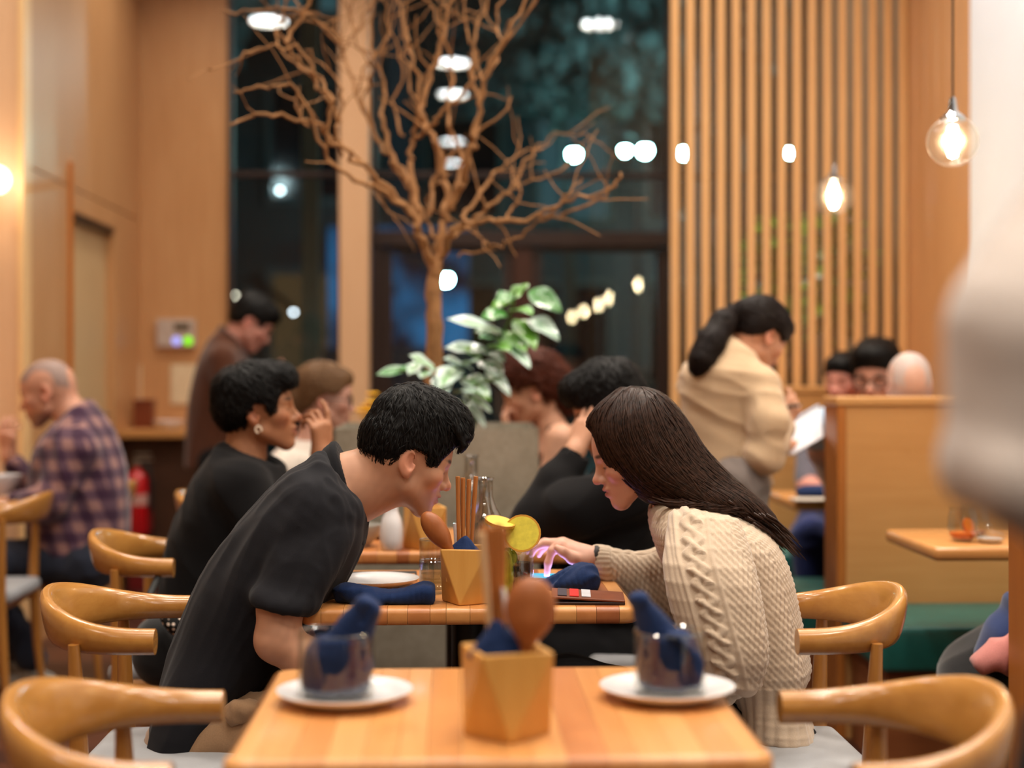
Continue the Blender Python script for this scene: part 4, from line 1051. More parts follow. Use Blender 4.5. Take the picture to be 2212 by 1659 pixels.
def cloth_obj(name, s, label, cat, amp, freq, seed, direction, mat=None, group=None, smooth=2, parent=None):
    v, f = s.mesh(smooth); v = folds(v, f, amp, freq, seed, direction)
    lo = v.mean(0); lo[2] = v[:, 2].min()
    o = mesh_obj(name, v - lo, f, mat or M_NAVY, parent, True); o.location = lo
    if label: tag(o, label, cat, group)
    return o
def napkin_point(px, D, peak, base_l, base_r, label):
    s = SDF(0.0025); a = P(*peak, D)
    c = (P(*base_l, D) + P(*base_r, D)) / 2; w_ = (P(*base_r, D) - P(*base_l, D)).length / 2
    fw = Vector((ST, CT, 0)); U = Vector((CT, -ST, 0))
    dn = Vector((0, 0, -0.025))
    s.loft([(c + dn, U * w_ * 0.55, fw * w_ * 0.4), (c, U * w_ * .84, fw * w_ * 0.5), (c + (a - c) * .06, U * w_, fw * w_ * 0.6), (c + (a - c) * 0.55, U * w_ * 0.55, fw * w_ * 0.36), (c + (a - c) * 0.95, U * w_ * 0.12, fw * 0.006)], 0.003, n=1.7)
    return cloth_obj('napkin', s, label, 'napkin', 0.0016, 150, 3, (0.3, 0, 1), group='navy cloth napkins')
napkin_point(1078, 1.975, (1072, 1338), (1012, 1418), (1142, 1422), 'navy napkin point sticking out of the nearest holder')
napkin_point(1003, 3.10, (1005, 1158), (963, 1197), (1038, 1198), 'navy napkin point in the holder on the couple table')

# saucers and napkin cups on the nearest table
def saucer(px, D, label, r=0.1, loc=None, name='saucer', h=0.018):
    t = empty(name, tuple(loc if loc else T(px, D)))
    k = r / 0.1
    MB().lathe([(0.0, 0.0), (0.05 * k, 0.0), (0.053 * k, 0.004), (0.085 * k, 0.010 * h / .018), (0.099 * k, h), (0.1 * k, h + 0.002), (0.097 * k, h + 0.0025), (0.082 * k, 0.0145 * h / .018), (0.055 * k, 0.0085), (0.0, 0.008)], n=48).build('dish', M_PORC, t, True)
    MB().lathe([(0.05 * k, 0.0), (0.053 * k, 0.0), (0.054 * k, 0.0045), (0.049 * k, 0.0045)], n=40, close=True).build('foot_ring', M_PORC, t, True)
    return tag(t, label, 'saucer' if name == 'saucer' else 'plate', 'white plates and saucers')
def tumbler(loc, r, h, label, liquid=None, name='glass_cup', base=0.008):
    t = empty(name, tuple(loc)); w_ = 0.0022
    MB().lathe([(0.0, 0.0), (r - 0.003, 0.0), (r, 0.003), (r, h - 0.001), (r - w_ / 2, h), (r - w_, h - 0.001), (r - w_, base + 0.003), (r - w_ - 0.004, base), (0.0, base)], n=40).build('glass_wall', M_CLEAR, t, True)
    MB().lathe([(r + 0.0002, h - 0.0018), (r - w_ / 2, h + 0.0004), (r - w_ - 0.0002, h - 0.0018), (r - w_ / 2, h - 0.003)], n=40, close=True).build('rim', M_RIM, t, True)
    if liquid:
        MB().lathe([(0.0, base + 0.001), (r - w_ - 0.001, base + 0.002), (r - w_ - 0.001, base + liquid[0]), (0.0, base + liquid[0])], n=32).build('drink', liquid[1], t, True)
    return tag(t, label, 'glass')
SA1 = saucer(745, 2.173, 'white saucer under the left napkin cup'); SA2 = saucer(1441, 2.2, 'white saucer under the right napkin cup')
L1 = T(726, 2.168); L1.z += 0.0095; L2 = T(1447, 2.19); L2.z += 0.0095
tumbler(L1, 0.0555, 0.096, 'left clear glass cup holding a navy napkin'); tumbler(L2, 0.053, 0.093, 'right clear glass cup holding a navy napkin')
fwd = Vector((ST, CT, 0)); rgt = Vector((CT, -ST, 0))
s = SDF(0.0025)
b0 = L1 + Vector((0, 0, 0.012))
s.loft([(b0, rgt * 0.046, fwd * 0.046), (b0 + Vector((0, 0, 0.03)), rgt * 0.047, fwd * 0.046), (b0 + Vector((0.003, 0, 0.055)), rgt * 0.044, fwd * 0.043), (b0 + Vector((0.009, 0, 0.074)), rgt * 0.036, fwd * 0.034)], 0.01)
s.rings([(690, 1420, 795, 1440, 2.165, .026), (700, 1385, 792, 1412, 2.165, .026), (735, 1338, 800, 1380, 2.16, .022), (765, 1305, 812, 1345, 2.155, .018), (785, 1290, 816, 1312, 2.15, .013)], 0.02)
s.rings([(776, 1340, 786, 1350, 2.135, .006), (800, 1298, 812, 1312, 2.13, .006)], 0.004, 's', sub=1)
cloth_obj('napkin', s, 'navy napkin twisted up out of the left glass cup', 'napkin', 0.0026, 62, 5, (0.5, 0, 1), group='navy cloth napkins')
s = SDF(0.0025)
b0 = L2 + Vector((0, 0, 0.012))
s.loft([(b0 + rgt * -0.006, rgt * 0.037, fwd * 0.042), (b0 + Vector((-0.003, 0, 0.03)), rgt * 0.043, fwd * 0.043), (b0 + Vector((-0.003, 0, 0.055)), rgt * 0.042, fwd * 0.042), (b0 + Vector((-0.007, 0, 0.074)), rgt * 0.037, fwd * 0.034)], 0.01)
s.rings([(1398, 1432, 1500, 1412, 2.19, .026), (1384, 1380, 1462, 1365, 2.185, .024), (1372, 1330, 1430, 1325, 2.18, .018), (1366, 1300, 1398, 1296, 2.175, .013), (1368, 1290, 1390, 1288, 2.175, .01)], 0.02)
s.rings([(1440, 1368, 1470, 1380, 2.15, .012), (1470, 1395, 1512, 1420, 2.16, .016), (1480, 1440, 1518, 1450, 2.17, .018), (1484, 1480, 1512, 1488, 2.175, .012)], 0.01)
cloth_obj('napkin', s, 'navy napkin folded tall in the right glass cup', 'napkin', 0.0026, 62, 8, (-0.5, 0, 1), group='navy cloth napkins')

# the couple's table
saucer(812, 3.335, 'white plate behind the blue napkin roll', 0.098, name='plate')
s = SDF(0.003)
for (xl, yt, yb, D, hd) in (): pass
rg = []
for (px, yt, yb, hd) in ((726, 1270, 1304, .015), (745, 1260, 1310, .026), (775, 1266, 1317, .031), (830, 1277, 1323, .033), (880, 1272, 1324, .034), (915, 1258, 1324, .034), (934, 1266, 1320, .03)):
    a = P(px, yt, 3.105); b_ = P(px, yb, 3.105); b_.z = max(b_.z, TZ); rg.append(((a + b_) / 2, (a - b_) / 2, fwd * hd))
s.loft(rg, 0.01, n=2.4)
s.rings([(738, 1268, 760, 1300, 3.1, .02), (800, 1276, 830, 1312, 3.088, .016)], 0.012)
cloth_obj('napkin', s, 'navy napkin roll lying at the front edge of the couple table', 'napkin', 0.0045, 55, 12, (1, 0, 0.25), group='navy cloth napkins')
tr_ = tag(empty('bill_folder', tuple(T(822, 3.47)), R(2)), 'black bill folder behind the white plate', 'folder')
MB().box((-0.085, -0.055, 0), (0.085, 0.055, 0.009), 0.002).build('cover', plain('black_card', rgb(26, 26, 26), 0.5), tr_)
MB().box((0.0, -0.05, 0.009), (0.045, -0.01, 0.0098)).build('receipt', plain('receipt', rgb(220, 214, 208), 0.6), tr_); MB().box((0.048, -0.05, 0.009), (0.08, -0.005, 0.0105)).build('card', plain('tan_card', rgb(170, 116, 70), 0.5), tr_)
WAT = glass('water', (0.93, 0.95, 0.95, 1), 1.33, 0.0)
tumbler(T(936, 3.24), 0.031, 0.072, 'short tumbler of water at the left side of the couple table holder', (0.035, WAT), 'water_glass')
tumbler(T(934, 3.40), 0.03, 0.1, 'taller empty tumbler behind the short water glass', None, 'water_glass')
def carafe(px, D, label, h=0.24, r=0.041, rn=0.02, fruit=None, hs=0.165):
    t = empty('glass_carafe', tuple(T(px, D))); pr = [(0, 0), (r - .004, 0), (r, .005), (r, hs - .03), (r * .93, hs - .012), (r * .7, hs + .004), (rn + .003, hs + .02), (rn, hs + .03), (rn, h - .006), (rn + .003, h)]
    inn = [(a - .0025 if a > .004 else 0, z if i > 1 else .006) for i, (a, z) in enumerate(pr)]
    MB().lathe(pr + inn[::-1], n=36).build('bottle', M_CARAFE, t, True); MB().lathe([(rn + .0032, h - .004), (rn + .001, h + .001), (rn - .001, h - .003)], n=32, close=True).build('lip', M_RIM, t, True)
    return tag(t, label, 'carafe', 'glass carafes on the tables')
carafe(1046, 3.42, 'clear glass carafe just right of the four chopsticks', 0.238)
carafe(1018, 4.2, 'clear glass carafe standing against the concrete planter', 0.246)
c3 = carafe(1114, 3.2, 'wide glass carafe with lemon and lime behind the nearest spoon', 0.162, 0.0385, 0.0275, hs=0.112)
M_LIME = plain('lime_flesh', rgb(176, 196, 40), 0.35, 0.5, var=0.2, scale=80); M_LEMON = plain('lemon_flesh', rgb(214, 200, 70), 0.35, 0.5, var=0.12, scale=80); M_RIND = plain('lemon_rind', rgb(196, 140, 40), 0.4, 0.5, var=0.1)
def slice_(center, rad, nrm, flesh, rind, label, ang=(0, 360), th=0.006):
    c = Vector(center); n_ = Vector(nrm).normalized(); u = n_.orthogonal().normalized(); w_ = n_.cross(u); N = 22
    t = empty('citrus_slice', tuple(c))
    def disc(r0, r1, e):
        v = []; f = []
        for k in range(N + 1):
            a = R(ang[0] + (ang[1] - ang[0]) * k / N); d = u * math.cos(a) + w_ * math.sin(a)
            v += [d * r0 + n_ * e, d * r1 + n_ * e, d * r1 - n_ * e, d * r0 - n_ * e]
        for k in range(N):
            for j in range(4): f.append((k * 4 + j, k * 4 + (j + 1) % 4, (k + 1) * 4 + (j + 1) % 4, (k + 1) * 4 + j))
        if ang[1] - ang[0] < 359: f += [(0, 1, 2, 3), (N * 4 + 3, N * 4 + 2, N * 4 + 1, N * 4)]
        return v, f
    for nm, r0, r1, m_ in (('flesh', 0.0005, rad * 0.9, flesh), ('rind', rad * 0.9, rad, rind)):
        mb = MB(); mb.add(*disc(r0, r1, th / 2)); mb.build(nm, m_, t)
    return tag(t, label, 'fruit', 'citrus slices in the carafe')
cc = T(1114, 3.2)
slice_(P(1128, 1152, 3.145), 0.040, (-0.15, -1, 0.25), M_LEMON, M_RIND, 'large lemon slice hung on the carafe rim')
slice_(P(1080, 1128, 3.15), 0.033, (0.22, -0.25, 1), M_LEMON, M_RIND, 'lemon slice lying edge-on across the carafe rim')
lw_ = SDF(.003); lw_.ell(P(1092, 1244, 3.175), (.018, .011, .056), None, .004); lw_.ell(P(1092, 1244, 3.150), (.03, .018, .07), None, .003, 's'); v, f = lw_.mesh(1); o = mesh_obj('citrus_wedge', v - np.array(P(1092, 1244, 3.175)), f, M_LIME, None, True); o.location = P(1092, 1244, 3.175); tag(o, 'long lime wedge standing inside the wide carafe', 'fruit', 'citrus slices in the carafe')
slice_(P(1096, 1205, 3.185), 0.022, (0.1, -1, 0.1), M_LIME, plain('lime_rind', rgb(110, 150, 30), 0.4), 'lime slice inside the carafe, upper one', th=0.005)
m_reflection = plain('dark_reflection', rgb(52, 34, 30), 0.2, 0.6)  # dark core painted for the reflections in the carafe
bb_ = tag(empty('carafe_reflection', tuple(cc + Vector((0.012, -0.002, 0.0065)))), 'dark core standing in for reflections in the wide carafe', 'drink')
MB().lathe([(0, 0), (0.02, 0), (0.02, 0.066), (0, 0.066)], n=20).build('liquid', m_reflection, bb_, True)
# phone with lit screen
ph = tag(empty('phone', tuple(T(1186, 3.45)), R(-6)), 'dark phone with a glowing cyan screen under the pointing finger', 'phone')
MB().box((-0.062, -0.045, 0.0), (0.07, 0.04, 0.008), 0.003).build('case', plain('phone_black', rgb(14, 14, 18), 0.3), ph)
MB().box((-0.058, -0.041, 0.0081), (0.066, 0.036, 0.0088)).build('screen', emit('phone_screen', (0.07, 0.50, 0.72, 1), 1.5), ph)
l = bpy.data.lights.new('phone_light', 'AREA'); l.shape = 'RECTANGLE'; l.size = .12; l.size_y = .075; l.energy = 0.38; l.color = (.42, .36, 1.0)
q = link(bpy.data.objects.new('phone_light', l), ph); q.location = (.004, -.002, .0095); q.rotation_euler = (R(180), 0, 0)
# crumpled napkin and wallet
s = SDF(0.0028)
s.rings([(1160, 1262, 1168, 1272, 3.3, .015), (1185, 1256, 1206, 1283, 3.3, .03), (1222, 1236, 1242, 1284, 3.3, .045), (1256, 1222, 1268, 1280, 3.3, .05), (1281, 1228, 1286, 1264, 3.3, .035)], 0.012)
cloth_obj('napkin', s, 'crumpled navy napkin beside the glowing phone', 'napkin', 0.0085, 85, 21, (0.9, 0.0, 0.45), group='navy cloth napkins')
wl_ = tag(empty('wallet', tuple(T(1268, 3.115)), R(-4)), 'brown leather wallet with cards at the table edge', 'wallet')
M_LEATH = plain('brown_leather', rgb(112, 58, 34), 0.5, 0.4, var=0.15, scale=30, bmp=0.1)
MB().box((-0.075, -0.045, 0), (0.078, 0.055, 0.006), 0.002).build('lower_flap', plain('dark_leather', rgb(44, 24, 18), 0.5), wl_)
o = MB().box((-0.075, -0.045, 0.0), (0.078, 0.055, 0.005), 0.002).build('upper_flap', M_LEATH, wl_); o.location = (0, 0, 0.0105); o.rotation_euler = (R(2), R(3), 0)
for k, (c, nm) in enumerate(((rgb(60, 56, 66), 'grey'), (rgb(214, 44, 40), 'red'), (rgb(196, 196, 204), 'white'))):
    cd = MB().box((-0.062 + 0.025 * k, -0.035, 0.0055), (-0.043 + 0.025 * k, 0.045, 0.0072)).build('card', plain('card_' + nm, c, 0.4), wl_); cd.location = (0, 0, 0.0105); cd.rotation_euler = (R(2), R(3), 0)
# third table
vs = tag(empty('sauce_bottle', tuple(T(846, 4.02))), 'white porcelain sauce bottle on the third table', 'bottle')
MB().lathe([(0, 0), (.026, 0), (.03, .004), (.0325, .03), (.0315, .06), (.026, .085), (.019, .1), (.0165, .11), (.0, .112)], n=28).build('body', M_PORC, vs, True)
MB().lathe([(0.0172, 0.108), (.018, .112), (.014, .122), (.006, .127), (.0, .128)], n=20).build('stopper', M_PORC, vs, True)
saucer(790, 4.34, 'white plate on the third table near the sauce bottle', 0.11, name='plate')
bw = empty('soup_bowl', tuple(T(770, 4.10))); MB().lathe([(0, 0), (.035, 0), (.04, .006), (.062, .03), (.07, .06), (.0675, .06), (.058, .03), (.035, .01), (0, .009)], n=32).build('bowl', plain('grey_bowl', rgb(168, 164, 156), 0.4), bw, True); tag(bw, 'grey bowl on the third table beside the sauce bottle', 'bowl')
MB().lathe([(.036, 0), (.038, 0), (.039, .006), (.035, .006)], n=28, close=True).build('foot_ring', plain('grey_bowl', rgb(168, 164, 156), 0.4), bw, True)
# plaid man's table
bw = empty('white_bowl', tuple(PZ(2, 5.82, 0.754))); MB().lathe([(0, 0), (.04, 0), (.045, .008), (.07, .04), (.08, .075), (.077, .075), (.066, .04), (.04, .012), (0, .01)], n=32).build('bowl', M_PORC, bw, True); tag(bw, 'white bowl on the left table before the plaid shirt', 'bowl')
MB().lathe([(.04, 0), (.043, 0), (.044, .008), (.039, .008)], n=28, close=True).build('foot_ring', M_PORC, bw, True)
# booth tables
ORNG = plain('orange_drink', rgb(220, 104, 10), 0.3, 0.5)
t = empty('stemless_glass', tuple(PZ(2080, 4.22, 0.7535))); pr = [(0, 0), (.025, 0), (.036, .012), (.043, .035), (.041, .07), (.035, .098), (.033, .098), (.039, .07), (.041, .035), (.034, .014), (.023, .004), (0, .004)]
MB().lathe(pr, n=32).build('bowl', M_CLEAR, t, True); MB().lathe([(0, .006), (.028, .008), (.036, .018), (.038, .026), (0, .026)], n=24).build('drink', ORNG, t, True); tag(t, 'stemless glass with an orange drink on the booth table', 'glass')
slice_(PZ(2092, 4.21, 0.80), 0.022, (0.6, -1, 0.2), plain('orange_flesh', rgb(236, 130, 20), 0.4), plain('orange_rind', rgb(226, 104, 8), 0.4), 'orange slice in the stemless glass', th=0.004)
t = empty('stemless_glass', tuple(PZ(2106, 4.36, 0.7535))); MB().lathe(pr, n=32).build('bowl', M_CLEAR, t, True); MB().lathe([(0, .006), (.028, .008), (.034, .016), (0, .016)], n=24).build('drink', plain('amber_drink', rgb(150, 60, 20), 0.3), t, True); tag(t, 'second stemless glass behind the orange drink', 'glass')
t = empty('glass_dish', tuple(PZ(2138, 4.18, 0.7535))); MB().lathe([(0, 0), (.03, 0), (.042, .012), (.04, .03), (.03, .036), (.0, .04)], n=28).build('lidded_body', M_CLEAR, t, True); MB().lathe([(0, .041), (.008, .041), (.011, .05), (.006, .057), (0, .058)], n=16).build('knob', M_CLEAR, t, True)
MB().lathe([(0, .003), (.028, .003), (.036, .014), (.0, .014)], n=20).build('cream', M_PORC, t, True); tag(t, 'small clear lidded dish on the booth table', 'dish')
s = SDF(0.006); s.rings([(1722, 1058, 1730, 1078, 5.7, .04), (1745, 1050, 1745, 1076, 5.7, .06), (1790, 1052, 1790, 1076, 5.7, .05)], 0.02)
cloth_obj('napkin', s, 'navy napkin on the far booth table', 'napkin', 0.006, 40, 4, (1, 0, 0), group='navy cloth napkins')
o = MB().box((-0.11, -0.06, 0), (0.11, 0.06, 0.004), 0.001).build('menu_sheet', plain('menu_paper', rgb(214, 204, 190), 0.5), None); o.location = PZ(1775, 5.57, 0.7535); tag(o, 'white menu sheet on the far booth table edge', 'menu')
# jackets heaped on the nearest bench
s = SDF(0.008); s.rings([(2036, 1470, 2050, 1500, 3.62, .05), (2048, 1430, 2110, 1490, 3.66, .09), (2080, 1395, 2190, 1460, 3.7, .12), (2130, 1360, 2260, 1450, 3.7, .12), (2180, 1330, 2290, 1440, 3.7, .1)], 0.05)
cloth_obj('black_jacket', s, 'black fuzzy jacket hanging over the end of the near bench', 'jacket', 0.012, 24, 3, (1, 0.2, 0.4), fabric('black_fleece', rgb(22, 22, 24), 0.95, 300, 0.3, 0.3, 0.6))
s = SDF(0.008); s.rings([(2112, 1420, 2150, 1440, 3.6, .05), (2130, 1372, 2200, 1420, 3.58, .07), (2158, 1320, 2250, 1390, 3.58, .08), (2185, 1285, 2270, 1350, 3.58, .07)], 0.04)
cloth_obj('navy_jacket', s, 'navy blue jacket heaped over the black one', 'jacket', 0.01, 26, 6, (1, 0, -0.8), fabric('navy_cloth', rgb(26, 48, 96), 0.85, 400))
s = SDF(0.008); s.rings([(2104, 1425, 2120, 1448, 3.5, .03), (2130, 1400, 2180, 1450, 3.5, .05), (2165, 1380, 2240, 1460, 3.5, .06), (2200, 1370, 2280, 1460, 3.5, .05)], 0.03)
cloth_obj('pink_scarf', s, 'dusty pink scarf on the jackets at the right edge', 'scarf', 0.012, 40, 9, (0.6, 0, 1), fabric('pink_cloth', rgb(190, 122, 116), 0.9, 400))
# dotted bag against the third chair on the left
bg = tag(empty('shoulder_bag', tuple(P(345, 1470, 3.78))), 'round black bag with a white-dotted panel on the left', 'bag'); o0 = bg.location
s = SDF(0.006); s.ell(P(345, 1405, 3.80), (0.072, 0.075, 0.092), None, 0.01)
v, f = s.mesh(2); mesh_obj('pouch', v - np.array(o0), f, fabric('black_bag', rgb(20, 20, 22), 0.8, 300), bg, True)
m, n, l, b = mat_base('dotted_cloth', 0.8, 0.2); v_ = tex_coord(n, l, (1, 1, 1)); vo = n.new('ShaderNodeTexVoronoi'); vo.inputs['Scale'].default_value = 75; vo.inputs['Randomness'].default_value = 0.12; l.new(v_, vo.inputs['Vector'])
l.new(ramp(n, l, vo.outputs['Distance'], [(0.30, rgb(226, 206, 190)), (0.36, rgb(24, 24, 24))]), b.inputs['Base Color'])
s = SDF(0.005); s.rings([(338, 1316, 400, 1314, 3.72, .03), (352, 1345, 402, 1352, 3.71, .035), (372, 1368, 404, 1372, 3.72, .025)], 0.01)
v, f = s.mesh(2); mesh_obj('dotted_panel', v - np.array(o0), f, m, bg, True)
MB().tube([P(330, 1345, 3.80) - o0, P(320, 1290, 3.84) - o0, P(345, 1240, 3.9) - o0, P(372, 1235, 3.92) - o0], 0.009, 8, flat=0.5).build('strap', plain('black_strap', rgb(24, 24, 24), 0.6), bg, True)
# ================================================================ people
FW = np.array((ST, CT, 0)); RT = np.array((CT, -ST, 0)); UP = np.array((0, 0, 1.0))
M_SKIN = vcol_mat('skin', 0.48, 0.35, 0.12)
HAIRM = {}
def hair_mat(name, c, rough=0.42, hi=1.4):
    if name in HAIRM: return HAIRM[name]
    m, n, l, b = mat_base(name, rough, 0.16)
    f = noise_tex(n, l, tex_coord(n, l), 120, 3)
    l.new(ramp(n, l, f, [(0.3, tuple(k * 0.6 for k in c[:3]) + (1,)), (0.7, tuple(k * hi for k in c[:3]) + (1,))]), b.inputs['Base Color'])
    HAIRM[name] = m; return m
class Head:
    """local frame at the ear canals: x forward, y left, z up"""
    def __init__(s, E, yaw, pitch=0, roll=0, sc=1.0):
        y, p, r_ = R(yaw), R(pitch), R(roll)
        f = np.array((math.cos(y) * math.cos(p), math.sin(y) * math.cos(p), -math.sin(p)))
        l0 = np.array((-math.sin(y), math.cos(y), 0)); u0 = np.cross(f, l0)
        l = l0 * math.cos(r_) + u0 * math.sin(r_); u = np.cross(f, l)
        s.R = np.stack([f, l, u], 1); s.E = np.array(E, float); s.sc = sc
    def w(s, x, y, z): return s.E + s.R @ (np.array((x, y, z)) * s.sc)
    def loc(s, v): return (v - s.E) @ s.R / s.sc
    def grid(s, X, Y, Z):
        x, y, z = X - s.E[0], Y - s.E[1], Z - s.E[2]
        return [(x * s.R[0, i] + y * s.R[1, i] + z * s.R[2, i]) / s.sc for i in range(3)]
    def prims(s, S, nose=1.0, jaw=1.0, ears=True, lips=1.0):
        k = s.sc
        def E(c, r_, kk=.02, op='u'): S.ell(s.w(*c), np.array(r_) * k, s.R, kk * k, op)
        def C(a, b, ra, rb, kk=.02, op='u'): S.cone(s.w(*a), s.w(*b), ra * k, rb * k, kk * k, op)
        E((-.003, 0, .045), (.094, .074, .084)); E((-.035, 0, .022), (.062, .063, .062)); E((.034, 0, .044), (.057, .06, .056))
        E((.038, 0, -.012), (.052, .058, .066), .025)
        for q in (-1, 1):
            C((.012, .047 * q * jaw, -.046), (.066, .014 * q, -.083), .019, .0165, .025)
            E((.056, .044 * q, -.008), (.026, .02, .02), .02)
            C((.084, .010 * q, .030), (.068, .044 * q, .030), .010, .009, .015)
        E((.062, 0, -.048), (.034, .031, .032), .02); E((.073, 0, -.084), (.018, .02, .016), .015)
        for q in (-1, 1):
            E((.098, .033 * q, .010), (.016, .017, .013), .014, 's')
            E((.0725, .033 * q, .0095), (.0125, .0145, .0115), .005)
        C((.086, 0, .020), (.104 + .006 * (nose - 1), 0, -.014), .0075, .0105, .012); E((.1075 * (1 + .03 * (nose - 1)), 0, -.0185), (.0115, .0115, .0105), .008)
        for q in (-1, 1):
            E((.0945, .0125 * q, -.0225), (.0105, .0085, .0085), .006); E((.1015, .0068 * q, -.0305), (.005, .0035, .003), .003, 's')
        E((.0915, 0, -.0435), (.0125, .023, .0062 * lips), .006); E((.0885, 0, -.0575), (.013, .0195, .0075 * lips), .006)
        E((.106, 0, -.0500), (.014, .024, .0018), .003, 's')
        if ears:
            for q in (-1, 1):
                rot = s.R @ np.array([[math.cos(.25), -math.sin(.35) * q, 0], [math.sin(.35) * q, math.cos(.25), 0], [0, 0, 1.0]]) @ np.array([[math.cos(.2), 0, -math.sin(.2)], [0, 1, 0], [math.sin(.2), 0, math.cos(.2)]])
                def EE(c, r_, kk, op='u'): S.ell(s.w(*c), np.array(r_) * k, rot, kk * k, op)
                EE((-.012, .077 * q, .004), (.0185, .0065, .031), .006); EE((-.0065, .0845 * q, .007), (.0115, .0095, .0205), .0025, 's')
                EE((-.006, .0755 * q, -.022), (.009, .006, .011), .006); EE((.0045, .0745 * q, -.003), (.005, .005, .007), .005)
    def tone(s, v, base, lip=(0.42, 0.11, 0.09), brow=(0.02, 0.014, 0.01), stub=0.0, scalp=None, red=1.0):
        L = s.loc(v); x, y, z = L[:, 0], np.abs(L[:, 1]), L[:, 2]; base = np.array(base)
        c = np.repeat(base[None], len(v), 0) * (1 + 0.06 * waves(v, 3, 160))[:, None]
        def el(cx, cy, cz, rx, ry, rz): return np.clip(1.6 - np.sqrt(((x - cx) / rx) ** 2 + ((y - cy) / ry) ** 2 + ((z - cz) / rz) ** 2) * 1.6 + 0.3, 0, 1)
        rd = np.maximum.reduce([el(.065, .046, -.015, .03, .025, .025) * .7, el(.108, 0, -.02, .016, .016, .014), el(-.01, .08, .0, .03, .014, .036)]) * red
        c = c * (1 - rd[:, None] * np.array([-.04, .16, .18]))
        inh = (x > -.09) & (z < .15) & (z > -.12) & (y < .11)
        if stub:
            st = np.clip(np.maximum(el(.05, .03, -.075, .05, .05, .035), el(.09, 0, -.036, .02, .026, .008)), 0, 1) * stub * inh
            c = c * (1 - st[:, None] * .55) + st[:, None] * .55 * np.array([.05, .04, .035])
        m = el(.094, 0, -.0505, .03, .0235, .0135) * (x > .075) * inh; c = c * (1 - m[:, None]) + m[:, None] * np.array(lip)
        m = el(.08, .033, .036, .03, .021, .0052) * inh; c = c * (1 - m[:, None] * .9) + m[:, None] * .9 * np.array(brow)
        m = el(.082, .034, .0062, .02, .0155, .0030) * inh; c = c * (1 - m[:, None] * .92) + m[:, None] * .92 * np.array((.012, .009, .008))
        m = el(-.004, .078, .003, .008, .012, .012) * (y > .066) * (y < .084) * .5; c = c * (1 - m[:, None] * np.array([.45, .6, .65]))  # ear hollow darkened, its shade put into the skin colour
        if scalp is not None:
            m = np.clip((z - (0.035 + 0.5 * np.maximum(x - .02, 0) - .5 * np.maximum(-x, 0))) / .02, 0, 1) * inh * (y < .085) * (np.hypot(x - 0, z - .04) > .05); c = c * (1 - m[:, None]) + m[:, None] * np.array(scalp)
        return np.clip(c, 0, 1)
def strands(v, f, flow, n, L, wd, seed, lift=0.0015, steps=7, sel=None, wob=0.25):
    """thin tapered locks combed over a surface along flow(points)"""
    rs = np.random.RandomState(seed); bvh = BVHTree.FromPolygons([tuple(p) for p in v], [tuple(q) for q in f.tolist()])
    nr = normals(v, f); cand = np.arange(len(v)) if sel is None else np.where(sel)[0]
    pick = rs.choice(cand, n); p = v[pick].copy(); nn = nr[pick].copy(); V = []; Fc = []
    ln = L * rs.uniform(0.5, 1.2, n); w0 = wd * rs.uniform(0.6, 1.4, n); wb = rs.normal(0, wob, (n, 3)); rings = []
    lf = lift * rs.uniform(0.2, 2.0, n)
    for k in range(steps + 1):
        d = flow(p) + wb; d = d - (d * nn).sum(1, keepdims=True) * nn; d /= np.linalg.norm(d, axis=1, keepdims=True) + 1e-9
        t = k / steps; ww = w0 * (1 - t ** 3 * .85) * (0.35 + 0.65 * min(1, t * 4)); sd = np.cross(nn, d); h = lf * math.sin(math.pi * (0.15 + 0.85 * t)) 
        c = p + nn * h[:, None]
        rings.append((c - sd * ww[:, None], c + nn * (ww * .7)[:, None], c + sd * ww[:, None]))
        if k == steps: break
        q = p + d * (ln / steps)[:, None]
        for i in range(n):
            r_ = bvh.find_nearest(q[i])
            if r_[0] is not None:
                p[i] = r_[0]; 
                j = r_[1]; g = np.array(r_[1]); s_ = g @ nn[i]; nn[i] = g if s_ >= 0 else -g
    A = np.stack([np.stack(r_, 1) for r_ in rings], 1)              # n, steps+1, 3, 3
    vv = A.reshape(-1, 3); base = np.arange(n)[:, None, None] * (steps + 1) * 3 + np.arange(steps)[None, :, None] * 3 + np.arange(2)[None, None, :]
    fc = np.stack([base, base + 1, base + 4, base + 3], -1).reshape(-1, 4)
    return vv, fc
def join(a, b):
    return np.concatenate([a[0], b[0]]), np.concatenate([a[1], b[1] + len(a[0])])
def part(root, name, v, f, mat, tone=None, label=None):
    o = mesh_obj(name, v - np.array(root.location), f, mat, root, True, tone)
    if label: o['label'] = label
    return o
def person(px, D, label, group=None):
    return tag(empty('person', tuple(PZ(px, D, 0.0))), label, 'person', group)
